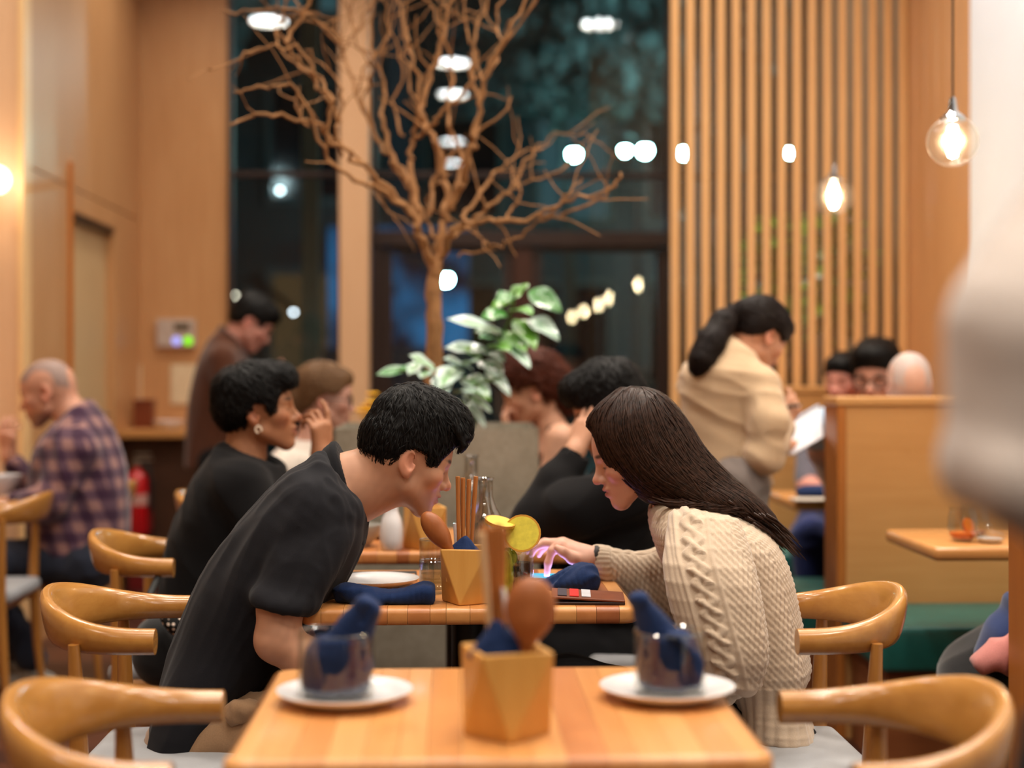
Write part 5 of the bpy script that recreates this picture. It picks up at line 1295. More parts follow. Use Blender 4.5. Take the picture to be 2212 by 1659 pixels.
def scalp_hair(root, H, mat, extra, zcut, flow=None, n=1200, L=0.035, wd=0.0011, seed=1, vox=0.003, off=0.007, ymax=None, lift=0.002, name='hair', amp=0.0015, wob=0.3):
    """cap of hair over the skull plus extra masses, trimmed along a hairline zcut[(x,z)...]"""
    S = SDF(vox); k = H.sc
    S.ell(H.w(-.003, 0, .045), np.array((.094 + off, .0745 + off, .084 + off)) * k, H.R, .01); S.ell(H.w(-.035, 0, .022), np.array((.062 + off, .064 + off, .062 + off)) * k, H.R, .01)
    for (c, r_) in extra: S.ell(H.w(*c), np.array(r_) * k, H.R, .018 * k)
    xs = np.array([q[0] for q in zcut]); zs = np.array([q[1] for q in zcut])
    def cut(X, Y, Z):
        x, y, z = H.grid(X, Y, Z)
        c = (np.interp(x, xs, zs) - z) * k * .8
        return c
    v, f = S.mesh(1, cut)
    v = v + normals(v, f) * (amp * waves(v, seed, 210))[:, None]
    if flow is None:
        wh = H.w(-.055, 0, .15)
        flow = lambda p: (p - wh) / (np.linalg.norm(p - wh, axis=1, keepdims=True) + 1e-9) - 0.35 * H.R[:, 2]
    if n: v, f = join((v, f), strands(v, f, flow, n, L, wd, seed, lift, wob=wob))
    return part(root, name, v, f, mat)
def hand(S, wr, d, dors, thumb=1, sc=1.0, curl=(0.5, 0.55, 0.6, 0.65), tcurl=0.4, spread=0.08, k=0.006):
    """palm, four unequal bent fingers and a side thumb; d = wrist to knuckles, dors = back of the hand"""
    d = np.array(d, float); d /= np.linalg.norm(d); z = np.array(dors, float); z -= d * (z @ d); z /= np.linalg.norm(z); y = np.cross(z, d) * thumb
    W = lambda a, b, c: np.array(wr, float) + (d * a + y * b + z * c) * sc
    kn = [(.086, .027), (.090, .008), (.086, -.011), (.078, -.028)]; ln = [(.042, .025, .020), (.046, .029, .021), (.043, .027, .021), (.034, .020, .018)]; rd = [.0088, .009, .0085, .0075]
    S.cone(W(-.03, 0, 0), W(.01, 0, 0), .024 * sc, .023 * sc, .02)
    for (kx, ky), r_ in zip(kn, rd): S.cone(W(.01, ky * .55, 0), W(kx, ky, 0), .0145 * sc, .0118 * sc, .014)
    for i, ((kx, ky), L) in enumerate(zip(kn, ln)):
        p = W(kx, ky, 0); a = curl[i] * .7; sp = spread * (1.3 - i)
        for j in range(3):
            dir_ = (d * math.cos(a) + y * math.sin(sp) * math.cos(a) - z * math.sin(a)); dir_ /= np.linalg.norm(dir_)
            q = p + dir_ * L[j] * sc; S.cone(p, q, rd[i] * (1 - .1 * j) * sc, rd[i] * (.93 - .1 * j) * sc, k if j == 0 else .003); p = q; a += curl[i]
    p = W(.022, .018, -.008)
    for j, (L, r0, r1) in enumerate(((.04, .0155, .0125), (.032, .0118, .0105), (.024, .0105, .0085))):
        a = .75 - .28 * j * (0.6 + tcurl); dir_ = d * math.cos(a) + y * math.sin(a) - z * (.25 + .25 * j * tcurl); dir_ /= np.linalg.norm(dir_)
        q = p + dir_ * L * sc; S.cone(p, q, r0 * sc, r1 * sc, .012 if j == 0 else .004); p = q
def legs(root, hips, knees, feet, mat, shoe, r=(.085, .06, .045), vox=0.012, name='trousers', seat=None, fold=0.006, shoes=True, face=None):
    S = SDF(vox)
    for h, kn, ft in zip(hips, knees, feet):
        S.cone(h, kn, r[0], r[1] * 1.1, .03); S.cone(kn, ft, r[1], r[2], .03)
    S.cone(hips[0], hips[1], r[0] * 1.15, r[0] * 1.15, .05)
    v, f = S.mesh(2); v = folds(v, f, fold, 34, 5, None); o = part(root, name, v, f, mat)
    if shoes:
        for kn, ft in zip(knees, feet):
            d = np.array(face if face is not None else (np.array(kn) - np.array(hips[0])) * np.array((1, 1, 0)), float); d[2] = 0; d /= np.linalg.norm(d) + 1e-9
            S = SDF(.009); a = np.array(ft, float); a[2] = 0.035; S.cone(a - d * .06, a + d * .13, .036, .03, .02); S.cone(a, a + UP * .07, .042, .045, .03)
            v, f = S.mesh(2); v[:, 2] = np.maximum(v[:, 2], 0.001); part(root, 'shoe', v, f, shoe)
    return o
M_BLACKT = fabric('black_trousers', rgb(15, 15, 18), 0.9, 500, 0.2, 0.04); M_SHOE = plain('dark_shoe', rgb(26, 24, 24), 0.5)
M_BLACKTOP = fabric('black_knit', rgb(14, 13, 15), 0.9, 500, 0.2, 0.04)
SK_ASIAN = (0.56, 0.29, 0.18); SK_BROWN = (0.36, 0.155, 0.075); SK_PALE = (0.62, 0.34, 0.26)

# ---------------------------------------------------------------- the young man in the dark polo
def young_man():
    root = person(440, 3.2, 'person with short black hair in a black polo shirt leaning over the table')
    H = Head(P(875, 1001, 3.22), 14, 20, 0, .97)
    S = SDF(0.0026); H.prims(S, 1.0, 1.02)
    S.cone(H.w(-.03, 0, -.01), P(752, 1048, 3.22), .056, .064, .03); S.cone(H.w(.0, 0, -.045), P(772, 1075, 3.22), .045, .058, .03)
    S.cone(P(752, 1048, 3.22), P(690, 1080, 3.23), .064, .07, .03)
    S.cone(P(690, 1085, 3.10), P(690, 1085, 3.38), .05, .05, .03)
    S.tube([P(690, 1100, 3.09), P(620, 1260, 3.035), P(606, 1310, 3.02), P(598, 1385, 3.01)], [.04, .040, .045, .043], .02)
    wr = P(775, 1490, 3.08); S.tube([P(599, 1380, 3.01), P(660, 1425, 3.02), wr], [.043, .042, .027], .02)
    hand(S, wr, RT * 1 - UP * .25, UP, 1, 1.0, (.5, .5, .55, .6))
    S.tube([P(690, 1090, 3.40), P(640, 1290, 3.48), P(640, 1400, 3.48), P(800, 1480, 3.42)], [.05, .045, .04, .027], .02)
    hand(S, P(800, 1480, 3.42), RT - UP * .2, UP, -1, 1.0)
    v, f = S.mesh(2); part(root, 'body', v, f, M_SKIN, H.tone(v, SK_ASIAN, (0.36, 0.13, 0.10), stub=0.35))
    hm = hair_mat('black_hair', (0.0045, 0.004, 0.004), 0.5)
    zc = [(-.14, -.004), (-.105, -.016), (-.065, -.026), (-.042, -.012), (-.026, .026), (-.01, .037), (.022, .036), (.034, .014), (.054, .012), (.064, .046), (.082, .070), (.095, .082), (.11, .078), (.14, .055)]
    fr = [((-.008, 0, .086), (.102, .080, .094)), ((.045, 0, .11), (.072, .066, .066)), ((.082, .0, .112), (.036, .056, .034)), ((-.06, 0, .04), (.058, .068, .062))]
    scalp_hair(root, H, hm, fr, zc, None, 2600, .042, .0012, 3, .0026, .006, lift=.003)
    S = SDF(.0024); rt2 = random.Random(3)
    for k in range(15):
        y = -.062 + .124 * k / 14; z = .10 + rt2.uniform(-.01, .02); x = .092 - 4.0 * y * y; L = rt2.uniform(.022, .044)
        S.tube([H.w(x - .035, y * .9, z + .03), H.w(x, y, z + .006), H.w(x + .020, y + rt2.uniform(-.008, .008), z - L * .5), H.w(x + .024 - L * .12, y + rt2.uniform(-.012, .012), z - L)], [.012, .0105, .006, .0022], .006)
    v, f = S.mesh(1); fdir = lambda p: np.repeat((H.R[:, 0] * .5 - H.R[:, 2] * .9)[None], len(p), 0); v, f = join((v, f), strands(v, f, fdir, 500, .035, .001, 8, .002)); part(root, 'fringe', v, f, hm)
    # eyes
    for q in (-1, 1):
        e = MB().sphere(tuple(H.w(.072, .033 * q, .0085) - np.array(root.location)), .0112, 14).build('eye', plain('eye_white', rgb(220, 205, 195), 0.2), root, True)
    # polo shirt
    S = SDF(0.0045)
    S.rings([(336, 1596, 480, 1600, 3.2, .19), (346, 1510, 520, 1535, 3.2, .184), (388, 1365, 610, 1440, 3.2, .16), (443, 1240, 672, 1350, 3.2, .17), (508, 1140, 738, 1268, 3.2, .18), (588, 1055, 775, 1195, 3.2, .185), (655, 1003, 788, 1150, 3.2, .16), (700, 978, 786, 1110, 3.2, .095)], .03, n=2.3)
    S.rings([(640, 1040, 765, 1095, 3.125, .058), (606, 1100, 768, 1150, 3.09, .062), (580, 1172, 742, 1210, 3.062, .063), (562, 1245, 704, 1277, 3.04, .063), (552, 1294, 664, 1322, 3.02, .060)], .045)
    S.rings([(650, 1030, 755, 1075, 3.34, .045), (606, 1090, 772, 1140, 3.38, .066), (578, 1150, 748, 1200, 3.42, .07), (570, 1240, 706, 1275, 3.46, .062), (570, 1300, 690, 1322, 3.48, .056)], .03)
    S.cone(P(752, 1050, 3.22), P(830, 1000, 3.22), .064, .064, .012, 's')
    S.rings([(556, 1302, 658, 1330, 3.018, .05), (558, 1288, 656, 1314, 3.022, .05)], .002, 's', sub=1)
    v, f = S.mesh(9)
    d1 = np.array(P(560, 1320, 3.1)) - np.array(P(690, 1080, 3.1)); v = folds(v, f, .0042, 26, 7, d1, .35); v = folds(v, f, .0022, 60, 11, d1, .3)
    part(root, 'polo_shirt', v, f, fabric('charcoal_pique', rgb(24, 24, 29), 0.9, 900, 0.18, 0.06, 0.35))
    # hem band and seam of the sleeve
    S = SDF(.004); S.rings([(550, 1285, 664, 1313, 3.022, .0625), (547, 1297, 663, 1325, 3.018, .0625)], .003, n=2.2, sub=1); S.rings([(556, 1276, 657, 1302, 3.022, .0535), (550, 1308, 658, 1336, 3.016, .0535)], .002, 's', sub=1)
    v, f = S.mesh(2); part(root, 'sleeve_hem', v, f, fabric('charcoal_pique', rgb(24, 24, 29)))
    S = SDF(.003)
    S.rings([(686, 990, 790, 1178, 3.22, .098), (700, 968, 786, 1150, 3.22, .093), (722, 952, 778, 1108, 3.22, .078)], .008, n=2.1)
    S.cone(P(740, 1060, 3.22), P(815, 1008, 3.22), .066, .068, .006, 's')
    v, f = S.mesh(2); part(root, 'collar', v, f, fabric('charcoal_collar', rgb(18, 18, 22), 0.9, 900, 0.15, 0.05))
    hip = [P(425, 1602, 3.13), P(425, 1602, 3.27)]; kn = [P(850, 1540, 3.0), P(850, 1535, 3.38)]; ft = [PZ(830, 3.05, .1), PZ(830, 3.40, .1)]
    legs(root, hip, kn, ft, fabric('khaki_cotton', rgb(150, 118, 88), 0.85, 300, 0.12, 0.2), plain('white_sneaker', rgb(190, 188, 184), 0.5), (.082, .072, .055), .008, fold=.008)
    S = SDF(.004); S.rings([(486, 1522, 502, 1572, 3.02, .014), (505, 1514, 540, 1552, 3.02, .02), (550, 1514, 560, 1536, 3.02, .014)], .01)
    v, f = S.mesh(2); v = folds(v, f, .003, 80, 4); part(root, 'pocket_flap', v, f, fabric('khaki_cotton', rgb(150, 118, 88)))
young_man()

# ---------------------------------------------------------------- the woman in the cream cable-knit sweater
def sweater_woman():
    root = person(1660, 3.25, 'person with long dark hair in a cream cable-knit sweater, pointing at a phone')
    H = Head(P(1378, 990, 3.3), 178, 19, 0, .95)
    S = SDF(0.0026); H.prims(S, .8, .92)
    S.cone(H.w(-.035, 0, -.01), P(1468, 1110, 3.3), .045, .046, .03); S.cone(P(1468, 1110, 3.3), P(1540, 1180, 3.3), .046, .07, .03)
    # reaching right arm: wrist, palm and fingers read from the photograph
    D = 3.45; Q = lambda px, py, d=0: P(px, py, D + d)
    S.tube([P(1500, 1180, 3.42), Q(1445, 1270, .05), Q(1330, 1228, .02), Q(1288, 1206)], [.04, .036, .032, .024], .02)
    S.tube([Q(1288, 1207), Q(1262, 1203)], [.0245, .026], .015)
    for a, b, ra, rb in (((1262, 1196, .012), (1218, 1174, .03), .018, .0135), ((1262, 1199, 0), (1216, 1173, .012), .019, .0135), ((1262, 1205, -.012), (1212, 1176, -.006), .019, .0135), ((1264, 1212, -.02), (1208, 1183, -.018), .019, .013)):
        S.cone(Q(*a), Q(*b), ra, rb, .014)
    S.tube([Q(1212, 1178, -.014), Q(1192, 1190, -.02), Q(1184, 1216, -.022), Q(1181, 1243, -.02)], [.0125, .0098, .0085, .0068], .006)       # index
    S.tube([Q(1214, 1174, -.002), Q(1178, 1174, .0), Q(1156, 1182, .0), Q(1148, 1198, .0)], [.0125, .0095, .0085, .007], .006)               # middle
    S.tube([Q(1216, 1173, .014), Q(1176, 1171, .02), Q(1150, 1179, .022), Q(1138, 1192, .022)], [.012, .0092, .0082, .0068], .006)           # ring
    S.tube([Q(1218, 1174, .03), Q(1190, 1176, .04), Q(1172, 1186, .042), Q(1164, 1200, .042)], [.011, .008, .0072, .006], .006)              # little
    S.tube([Q(1262, 1212, -.024), Q(1236, 1206, -.042), Q(1216, 1192, -.046), Q(1203, 1184, -.044)], [.016, .0125, .0105, .0085], .008)      # thumb
    S.tube([P(1520, 1160, 3.1), P(1590, 1460, 3.08), P(1500, 1500, 3.2)], [.05, .04, .027], .02)
    hand(S, P(1490, 1502, 3.22), -RT + FW * .4, UP, 1, .92)
    v, f = S.mesh(2); tn = H.tone(v, (0.62, 0.34, 0.25), (0.44, 0.14, 0.14)); part(root, 'body', v, f, M_SKIN, tn)
    for q in (-1, 1): MB().sphere(tuple(H.w(.072, .033 * q, .0085) - np.array(root.location)), .0108, 14).build('eye', plain('eye_white', rgb(220, 205, 195), 0.2), root, True)
    # hair falling over the shoulders
    hm = hair_mat('dark_brown_hair', (0.018, 0.008, 0.005), 0.4, 2.6)
    S = SDF(0.0032)
    S.rings([(1277, 905, 1345, 836, 3.3, .035), (1281, 950, 1420, 845, 3.3, .080), (1302, 1000, 1478, 902, 3.3, .098), (1352, 1052, 1520, 968, 3.3, .108), (1415, 1088, 1566, 1018, 3.3, .112), (1490, 1098, 1612, 1058, 3.29, .11), (1565, 1112, 1650, 1092, 3.28, .095), (1622, 1146, 1676, 1126, 3.27, .06), (1640, 1160, 1670, 1154, 3.27, .035)], .02, n=2.1)
    S.ell(H.w(-.005, 0, .055), np.array((.108, .086, .10)) * .95, H.R, .02)
    # open towards the face
    S.rings([(1180, 935, 1279, 925, 3.3, .13), (1190, 1000, 1298, 982, 3.3, .13), (1220, 1065, 1330, 1028, 3.3, .13), (1280, 1125, 1374, 1076, 3.3, .13), (1330, 1165, 1420, 1098, 3.3, .13)], .008, 's', n=6.0)
    v, f = S.mesh(2)
    flowpts = [(P(1320, 870, 3.3), P(1300, 960, 3.3)), (P(1400, 860, 3.3), P(1400, 980, 3.3)), (P(1330, 970, 3.3), P(1390, 1070, 3.3)), (P(1450, 930, 3.3), P(1500, 1040, 3.3)), (P(1420, 1060, 3.3), P(1530, 1095, 3.3)), (P(1520, 1050, 3.3), P(1620, 1120, 3.3)), (P(1620, 1100, 3.3), P(1660, 1150, 3.3))]
    fa = np.array([np.array(a) for a, b in flowpts]); fd = np.array([(np.array(b) - np.array(a)) / np.linalg.norm(np.array(b) - np.array(a)) for a, b in flowpts])
    def flow(p):
        w_ = 1 / (((p[:, None, :] - fa[None]) ** 2 * np.array((1, .1, 1))).sum(2) + 4e-4); return (w_[:, :, None] * fd[None]).sum(1) / w_.sum(1, keepdims=True)
    dfl = flow(v); n_ = normals(v, f); sidec = np.cross(n_, dfl); sidec /= np.linalg.norm(sidec, axis=1, keepdims=True) + 1e-9
    v2, f2 = strands(v, f, flow, 3600, .15, .0013, 5, .0022, 9, None, .10)
    v, f = join((v, f), (v2, f2)); rw = random.Random(9); lk = MB()
    for k in range(150):
        t = rw.random(); a0 = (1560 + 90 * t + rw.uniform(-10, 10), 1085 + 38 * t + rw.uniform(-14, 22)); dd = rw.uniform(-.1, .09); L = rw.uniform(.6, 1.25)
        q = [P(a0[0] + 75 * s_ * L, a0[1] + (34 * s_ + 26 * s_ * s_) * L + rw.uniform(-2, 2), 3.27 + dd * (1 - .35 * s_)) for s_ in (0, .35, .7, 1)]
        lk.tube(q, [.0035, .0032, .0024, .0006], 4)
    for k in range(70):
        t = rw.random(); a0 = (1395 + 150 * t, 1080 + 6 * t + rw.uniform(-6, 6)); q = [P(a0[0] + 80 * s_, a0[1] + (8 + 10 * t) * s_ + rw.uniform(-2, 2) + 6 * math.sin(s_ * 3), 3.185 - .012 * s_ + rw.uniform(-.004, .004)) for s_ in (0, .35, .7, 1)]; lk.tube(q, [.0016, .003, .0022, .0006], 4)
    lv = np.array(lk.v); lf_ = np.array([q if len(q) == 4 else (q[0], q[1], q[2], q[2]) for q in lk.f]); v, f = join((v, f), (lv, lf_)); part(root, 'hair', v, f, hm)
    # sweater with moss stitch, cables and ribbing as real relief
    S = SDF(0.0034)
    S.rings([(1586, 1558, 1744, 1574, 3.25, .195), (1580, 1508, 1726, 1508, 3.25, .18), (1562, 1480, 1722, 1480, 3.25, .172), (1530, 1430, 1738, 1432, 3.25, .188), (1492, 1345, 1716, 1325, 3.25, .19), (1448, 1240, 1692, 1222, 3.25, .185), (1416, 1165, 1650, 1155, 3.25, .18), (1404, 1124, 1570, 1102, 3.28, .15), (1414, 1094, 1500, 1082, 3.29, .09)], .03, n=2.3)
    S.rings([(1452, 1112, 1592, 1128, 3.10, .060), (1432, 1215, 1625, 1225, 3.02, .070), (1452, 1320, 1645, 1335, 2.995, .076), (1490, 1410, 1652, 1425, 2.99, .076), (1535, 1478, 1630, 1488, 3.0, .055)], .016)
    S.rings([(1560, 1420, 1600, 1500, 3.05, .055), (1500, 1440, 1540, 1528, 3.14, .05), (1480, 1470, 1500, 1530, 3.18, .038)], .03)
    S.rings([(1283, 1184, 1285, 1242, 3.46, .031), (1300, 1184, 1302, 1254, 3.46, .037), (1340, 1192, 1338, 1282, 3.47, .046), (1400, 1190, 1398, 1330, 3.48, .056), (1470, 1160, 1460, 1350, 3.45, .062), (1520, 1130, 1500, 1330, 3.42, .065)], .035)
    S.cone(P(1462, 1112, 3.3), P(1435, 1040, 3.3), .046, .046, .01, 's'); S.cone(P(1275, 1210, 3.46), P(1296, 1212, 3.46), .026, .026, .003, 's')
    v, f = S.mesh(2)
    n_ = normals(v, f); v = folds(v, f, .006, 14, 2, np.array(P(1560, 1480, 3.1)) - np.array(P(1520, 1130, 3.1)), .3)
    xc = v @ RT; D_ = v @ FW; px = 1106 + F * xc / D_; py = HOR - F * (v[:, 2] - EYE) / D_
    h = np.zeros(len(v))
    ax = np.array(P(1690, 1520, 3.2)) - np.array(P(1560, 1130, 3.2)); ax[1] = 0; ax /= np.linalg.norm(ax); pr = np.array((ax[2], 0, -ax[0]))
    if pr[0] < 0: pr = -pr
    u = v @ ax; s_ = v @ pr; yy = v @ FW
    around = np.where(np.abs(n_ @ FW) > .55, s_, yy)
    per = .0125; row = np.floor(u / per); moss = np.sin(2 * np.pi * (around / per + .5 * (row % 2))) * np.sin(np.pi * (u / per - row)); h += moss * .0024
    # cable column along the near sleeve
    cl = np.array([(1120, 1492), (1200, 1500), (1300, 1528), (1400, 1556), (1490, 1578)], float); cx = np.interp(py, cl[:, 0], cl[:, 1]); sc_ = (px - cx) / F * D_
    arm = (D_ < 3.12) & (py < 1500) & (py > 1095)
    q = arm & (np.abs(sc_) < .040)
    uu = (py / 1000.0) * 3.05; o1 = .013 * np.sin(2 * np.pi * uu / .20); rope = lambda c: np.sqrt(np.maximum(0, 1 - ((sc_ - c) / .0115) ** 2))
    tw = np.abs(np.sin(2 * np.pi * (uu / .022 + sc_ / .02)))
    cab = np.maximum(rope(o1) * (.0075 + .003 * np.sign(np.cos(2 * np.pi * uu / .20))), rope(-o1) * .0075) * (0.85 + .15 * tw)
    edge = np.exp(-((np.abs(sc_) - .034) / .0045) ** 2) * .005
    h[q] = (cab + edge - .001)[q]
    # front panel of plain ribs with a second cable
    cx2 = np.interp(py, [1120, 1250, 1400, 1490], [1440, 1458, 1500, 1545]); s2 = (px - cx2) / F * D_; q2 = arm & ~q & (px < cx - 38); h[q2] = (.0022 * np.abs(np.sin(np.pi * s2 / .011)))[q2]
    hem = (py > 1488) & (px > 1570) & (D_ > 2.9); ang = np.arctan2(yy - 3.25, (px - 1660) / F * D_); h[hem] = (.0042 * np.abs(np.sin(ang * 23)))[hem]
    cuff = (px < 1318) & (D_ > 3.36); h[cuff] = (.003 * np.abs(np.sin(np.arctan2(D_ - 3.46, (py - 1214) / F * D_) * 11)))[cuff]
    v = v + n_ * h[:, None]
    part(root, 'sweater', v, f, fabric('cream_wool', rgb(196, 176, 154), 0.95, 500, 0.08, 0.35, 0.4))
    S = SDF(.003); S.rings([(1412, 1114, 1490, 1106, 3.29, .092), (1416, 1094, 1496, 1080, 3.29, .08)], .008, sub=1); S.cone(P(1460, 1120, 3.3), P(1440, 1050, 3.3), .049, .049, .006, 's')
    v, f = S.mesh(2); part(root, 'neckband', v, f, fabric('cream_wool', rgb(196, 176, 154)))
    b_ = MB(); c = Q(1283, 1206) - root.location; d = (Q(1262, 1200) - Q(1300, 1212)).normalized()
    b_.tube([c - d * .007, c - d * .003, c + d * .003, c + d * .007], [.0275, .0295, .0295, .0275], 20, flat=1.05); b_.build('wristband', plain('dark_wristband', rgb(34, 22, 20), 0.6), root, True)
    legs(root, [P(1668, 1622, 3.21), P(1668, 1622, 3.32)], [P(1230, 1505, 3.12), P(1230, 1500, 3.42)], [PZ(1240, 3.1, .1), PZ(1240, 3.42, .1)], M_BLACKT, M_SHOE, (.082, .078, .05), .01)
sweater_woman()
# ---------------------------------------------------------------- everybody else
def hand_to(S, a, b, dors, **k): hand(S, a, np.array(b, float) - np.array(a, float), dors, **k)
ZC_SHORT = [(-.14, -.01), (-.1, -.03), (-.06, -.034), (-.04, -.018), (-.024, .022), (-.008, .036), (.024, .034), (.034, .006), (.052, .006), (.062, .046), (.085, .06), (.11, .07), (.14, .075)]

def dark_haired_woman():                                   # third table, left, hand raised before her face
    D = 4.25; root = person(370, D, 'person with cropped black hair and earring in a black top, hand raised to her face')
    H = Head(P(556, 897, D), 6, -6, 0, 1.06); S = SDF(.004); H.prims(S, .9, 1.0, lips=1.25)
    S.cone(H.w(-.03, 0, -.01), P(528, 990, D), .05, .056, .03); S.cone(P(528, 990, D), P(510, 1020, D), .056, .09, .03)
    S.tube([P(720, 1175, D + .12), P(700, 1030, D + .08), P(693, 985, D + .05)], [.042, .036, .028], .02)
    hand(S, P(693, 985, D + .05), UP + RT * .02, RT * .75 - FW * .65, -1, 1.0, (.35, .95, 1.05, 1.1), .5)
    S.tube([P(520, 1050, D - .13), P(585, 1190, D - .16), P(720, 1185, D - .12)], [.045, .04, .028], .02)
    v, f = S.mesh(2); part(root, 'body', v, f, M_SKIN, H.tone(v, SK_BROWN, (0.30, 0.10, 0.07)))
    hm = hair_mat('black_hair', (.007, .006, .006), .55)
    ex = [((-.015, 0, .075), (.100, .080, .072)), ((.055, 0, .098), (.058, .066, .042)), ((-.06, 0, .03), (.058, .068, .066)), ((.092, -.02, .082), (.022, .04, .026))]
    scalp_hair(root, H, hm, ex, [(-.14, -.04), (-.09, -.058), (-.06, -.06), (-.035, -.04), (-.018, .012), (.0, .036), (.022, .032), (.034, -.004), (.05, .004), (.06, .046), (.085, .062), (.12, .07)], None, 1800, .05, .0014, 6, .0045, .009, lift=.004)
    e = MB(); c = H.w(.001, -.082, -.036); e.tube([c + H.R @ np.array((.008 * math.cos(t), 0, .010 * math.sin(t))) for t in np.linspace(-.6, 4.6, 10)], .0032, 8); e.v = [tuple(np.array(q) - np.array(root.location)) for q in e.v]
    e.build('earring', plain('pearl_gold', rgb(236, 214, 190), 0.2, 0.7), root, True)['label'] = 'bright hoop earring'
    S = SDF(.0065); S.rings([(322, 1395, 540, 1420, D, .17), (345, 1280, 560, 1310, D, .165), (372, 1150, 588, 1200, D, .17), (414, 1052, 610, 1115, D, .18), (450, 990, 618, 1045, D, .165), (478, 958, 606, 1002, D, .095)], .03)
    S.cone(P(520, 1055, D - .14), P(588, 1185, D - .17), .075, .06, .04); S.cone(P(588, 1185, D - .17), P(700, 1187, D - .13), .06, .045, .03)
    S.cone(P(540, 1055, D + .14), P(700, 1195, D + .17), .075, .06, .04); S.cone(P(715, 1185, D + .14), P(702, 1060, D + .09), .055, .046, .03)
    S.cone(P(525, 1000, D), P(590, 950, D), .058, .075, .02, 's'); S.cone(P(703, 1062, D + .092), P(699, 1020, D + .075), .039, .039, .004, 's')
    v, f = S.mesh(2); v = folds(v, f, .006, 22, 4, (1, 0, -1)); part(root, 'black_top', v, f, M_BLACKTOP)
    legs(root, [P(390, 1440, D - .09), P(390, 1440, D + .09)], [P(700, 1420, D - .1), P(700, 1420, D + .12)], [PZ(690, D - .1, .1), PZ(690, D + .1, .1)], M_BLACKT, M_SHOE, (.085, .065, .05))
dark_haired_woman()

def glasses_woman():                                       # farther left, beyond the raised hand
    D = 5.8; root = person(620, D, 'person with pinned-up blond-brown hair and dark glasses in a white top')
    H = Head(P(699, 868, D), 8, 6, 0, 1.08); S = SDF(.005); H.prims(S); S.cone(H.w(-.03, 0, -.01), P(672, 955, D), .045, .05, .03); S.cone(P(672, 955, D), P(655, 985, D), .05, .1, .03)
    for q in (-1, 1): S.tube([P(620, 1010, D + .15 * q), P(665, 1135, D + .17 * q), P(722, 1122, D + .12 * q)], [.04, .034, .026], .02); hand(S, P(722, 1122, D + .12 * q), RT, UP, -q)
    v, f = S.mesh(2); part(root, 'body', v, f, M_SKIN, H.tone(v, SK_PALE))
    flow = lambda p: np.repeat((-H.R[:, 0] * 1.0 - H.R[:, 2] * .15)[None], len(p), 0)
    scalp_hair(root, H, hair_mat('dark_blond_hair', (.16, .085, .04), .5), [((-.02, 0, .06), (.1, .082, .085)), ((-.1, 0, .0), (.045, .05, .06)), ((.05, 0, .095), (.05, .062, .03))], [(-.16, -.08), (-.07, -.06), (-.03, .0), (.0, .036), (.04, .03), (.06, .05), (.08, .07), (.12, .08)], flow, 900, .07, .002, 9, .006, .01)
    g = MB(); R_ = lambda x, y, z: H.w(x, y, z) - np.array(root.location)
    for q in (-1, 1):
        g.tube([R_(.097 + .0 * t, .034 * q + .026 * math.cos(t), .010 + .019 * math.sin(t)) for t in np.linspace(0, 2 * math.pi, 18)], .0028, 6); g.tube([R_(.096, .06 * q, .014), R_(.04, .078 * q, .014), (R_(-.01, .078 * q, .012))], .0025, 6)
    g.tube([R_(.099, -.009, .013), R_(.101, 0, .016), R_(.099, .009, .013)], .0025, 6); g.build('eyeglasses', plain('black_frame', rgb(18, 16, 16), .3), root, True)
    S = SDF(.01); S.rings([(520, 1190, 700, 1200, D, .17), (545, 1080, 715, 1090, D, .17), (570, 1010, 726, 1025, D, .18), (600, 972, 715, 985, D, .14), (630, 952, 706, 962, D, .08)], .03)
    S.cone(P(620, 1010, D - .15), P(665, 1135, D - .17), .06, .045, .04); S.cone(P(620, 1010, D + .15), P(665, 1135, D + .17), .06, .045, .04)
    v, f = S.mesh(2); v = folds(v, f, .006, 24, 3); part(root, 'white_blouse', v, f, fabric('white_cotton', rgb(216, 204, 192), .9, 400, .05))
    legs(root, [PZ(600, D - .1, .54), PZ(600, D + .1, .54)], [PZ(745, D - .1, .53), PZ(745, D + .1, .53)], [PZ(735, D - .1, .1), PZ(735, D + .1, .1)], M_BLACKT, M_SHOE)
glasses_woman()

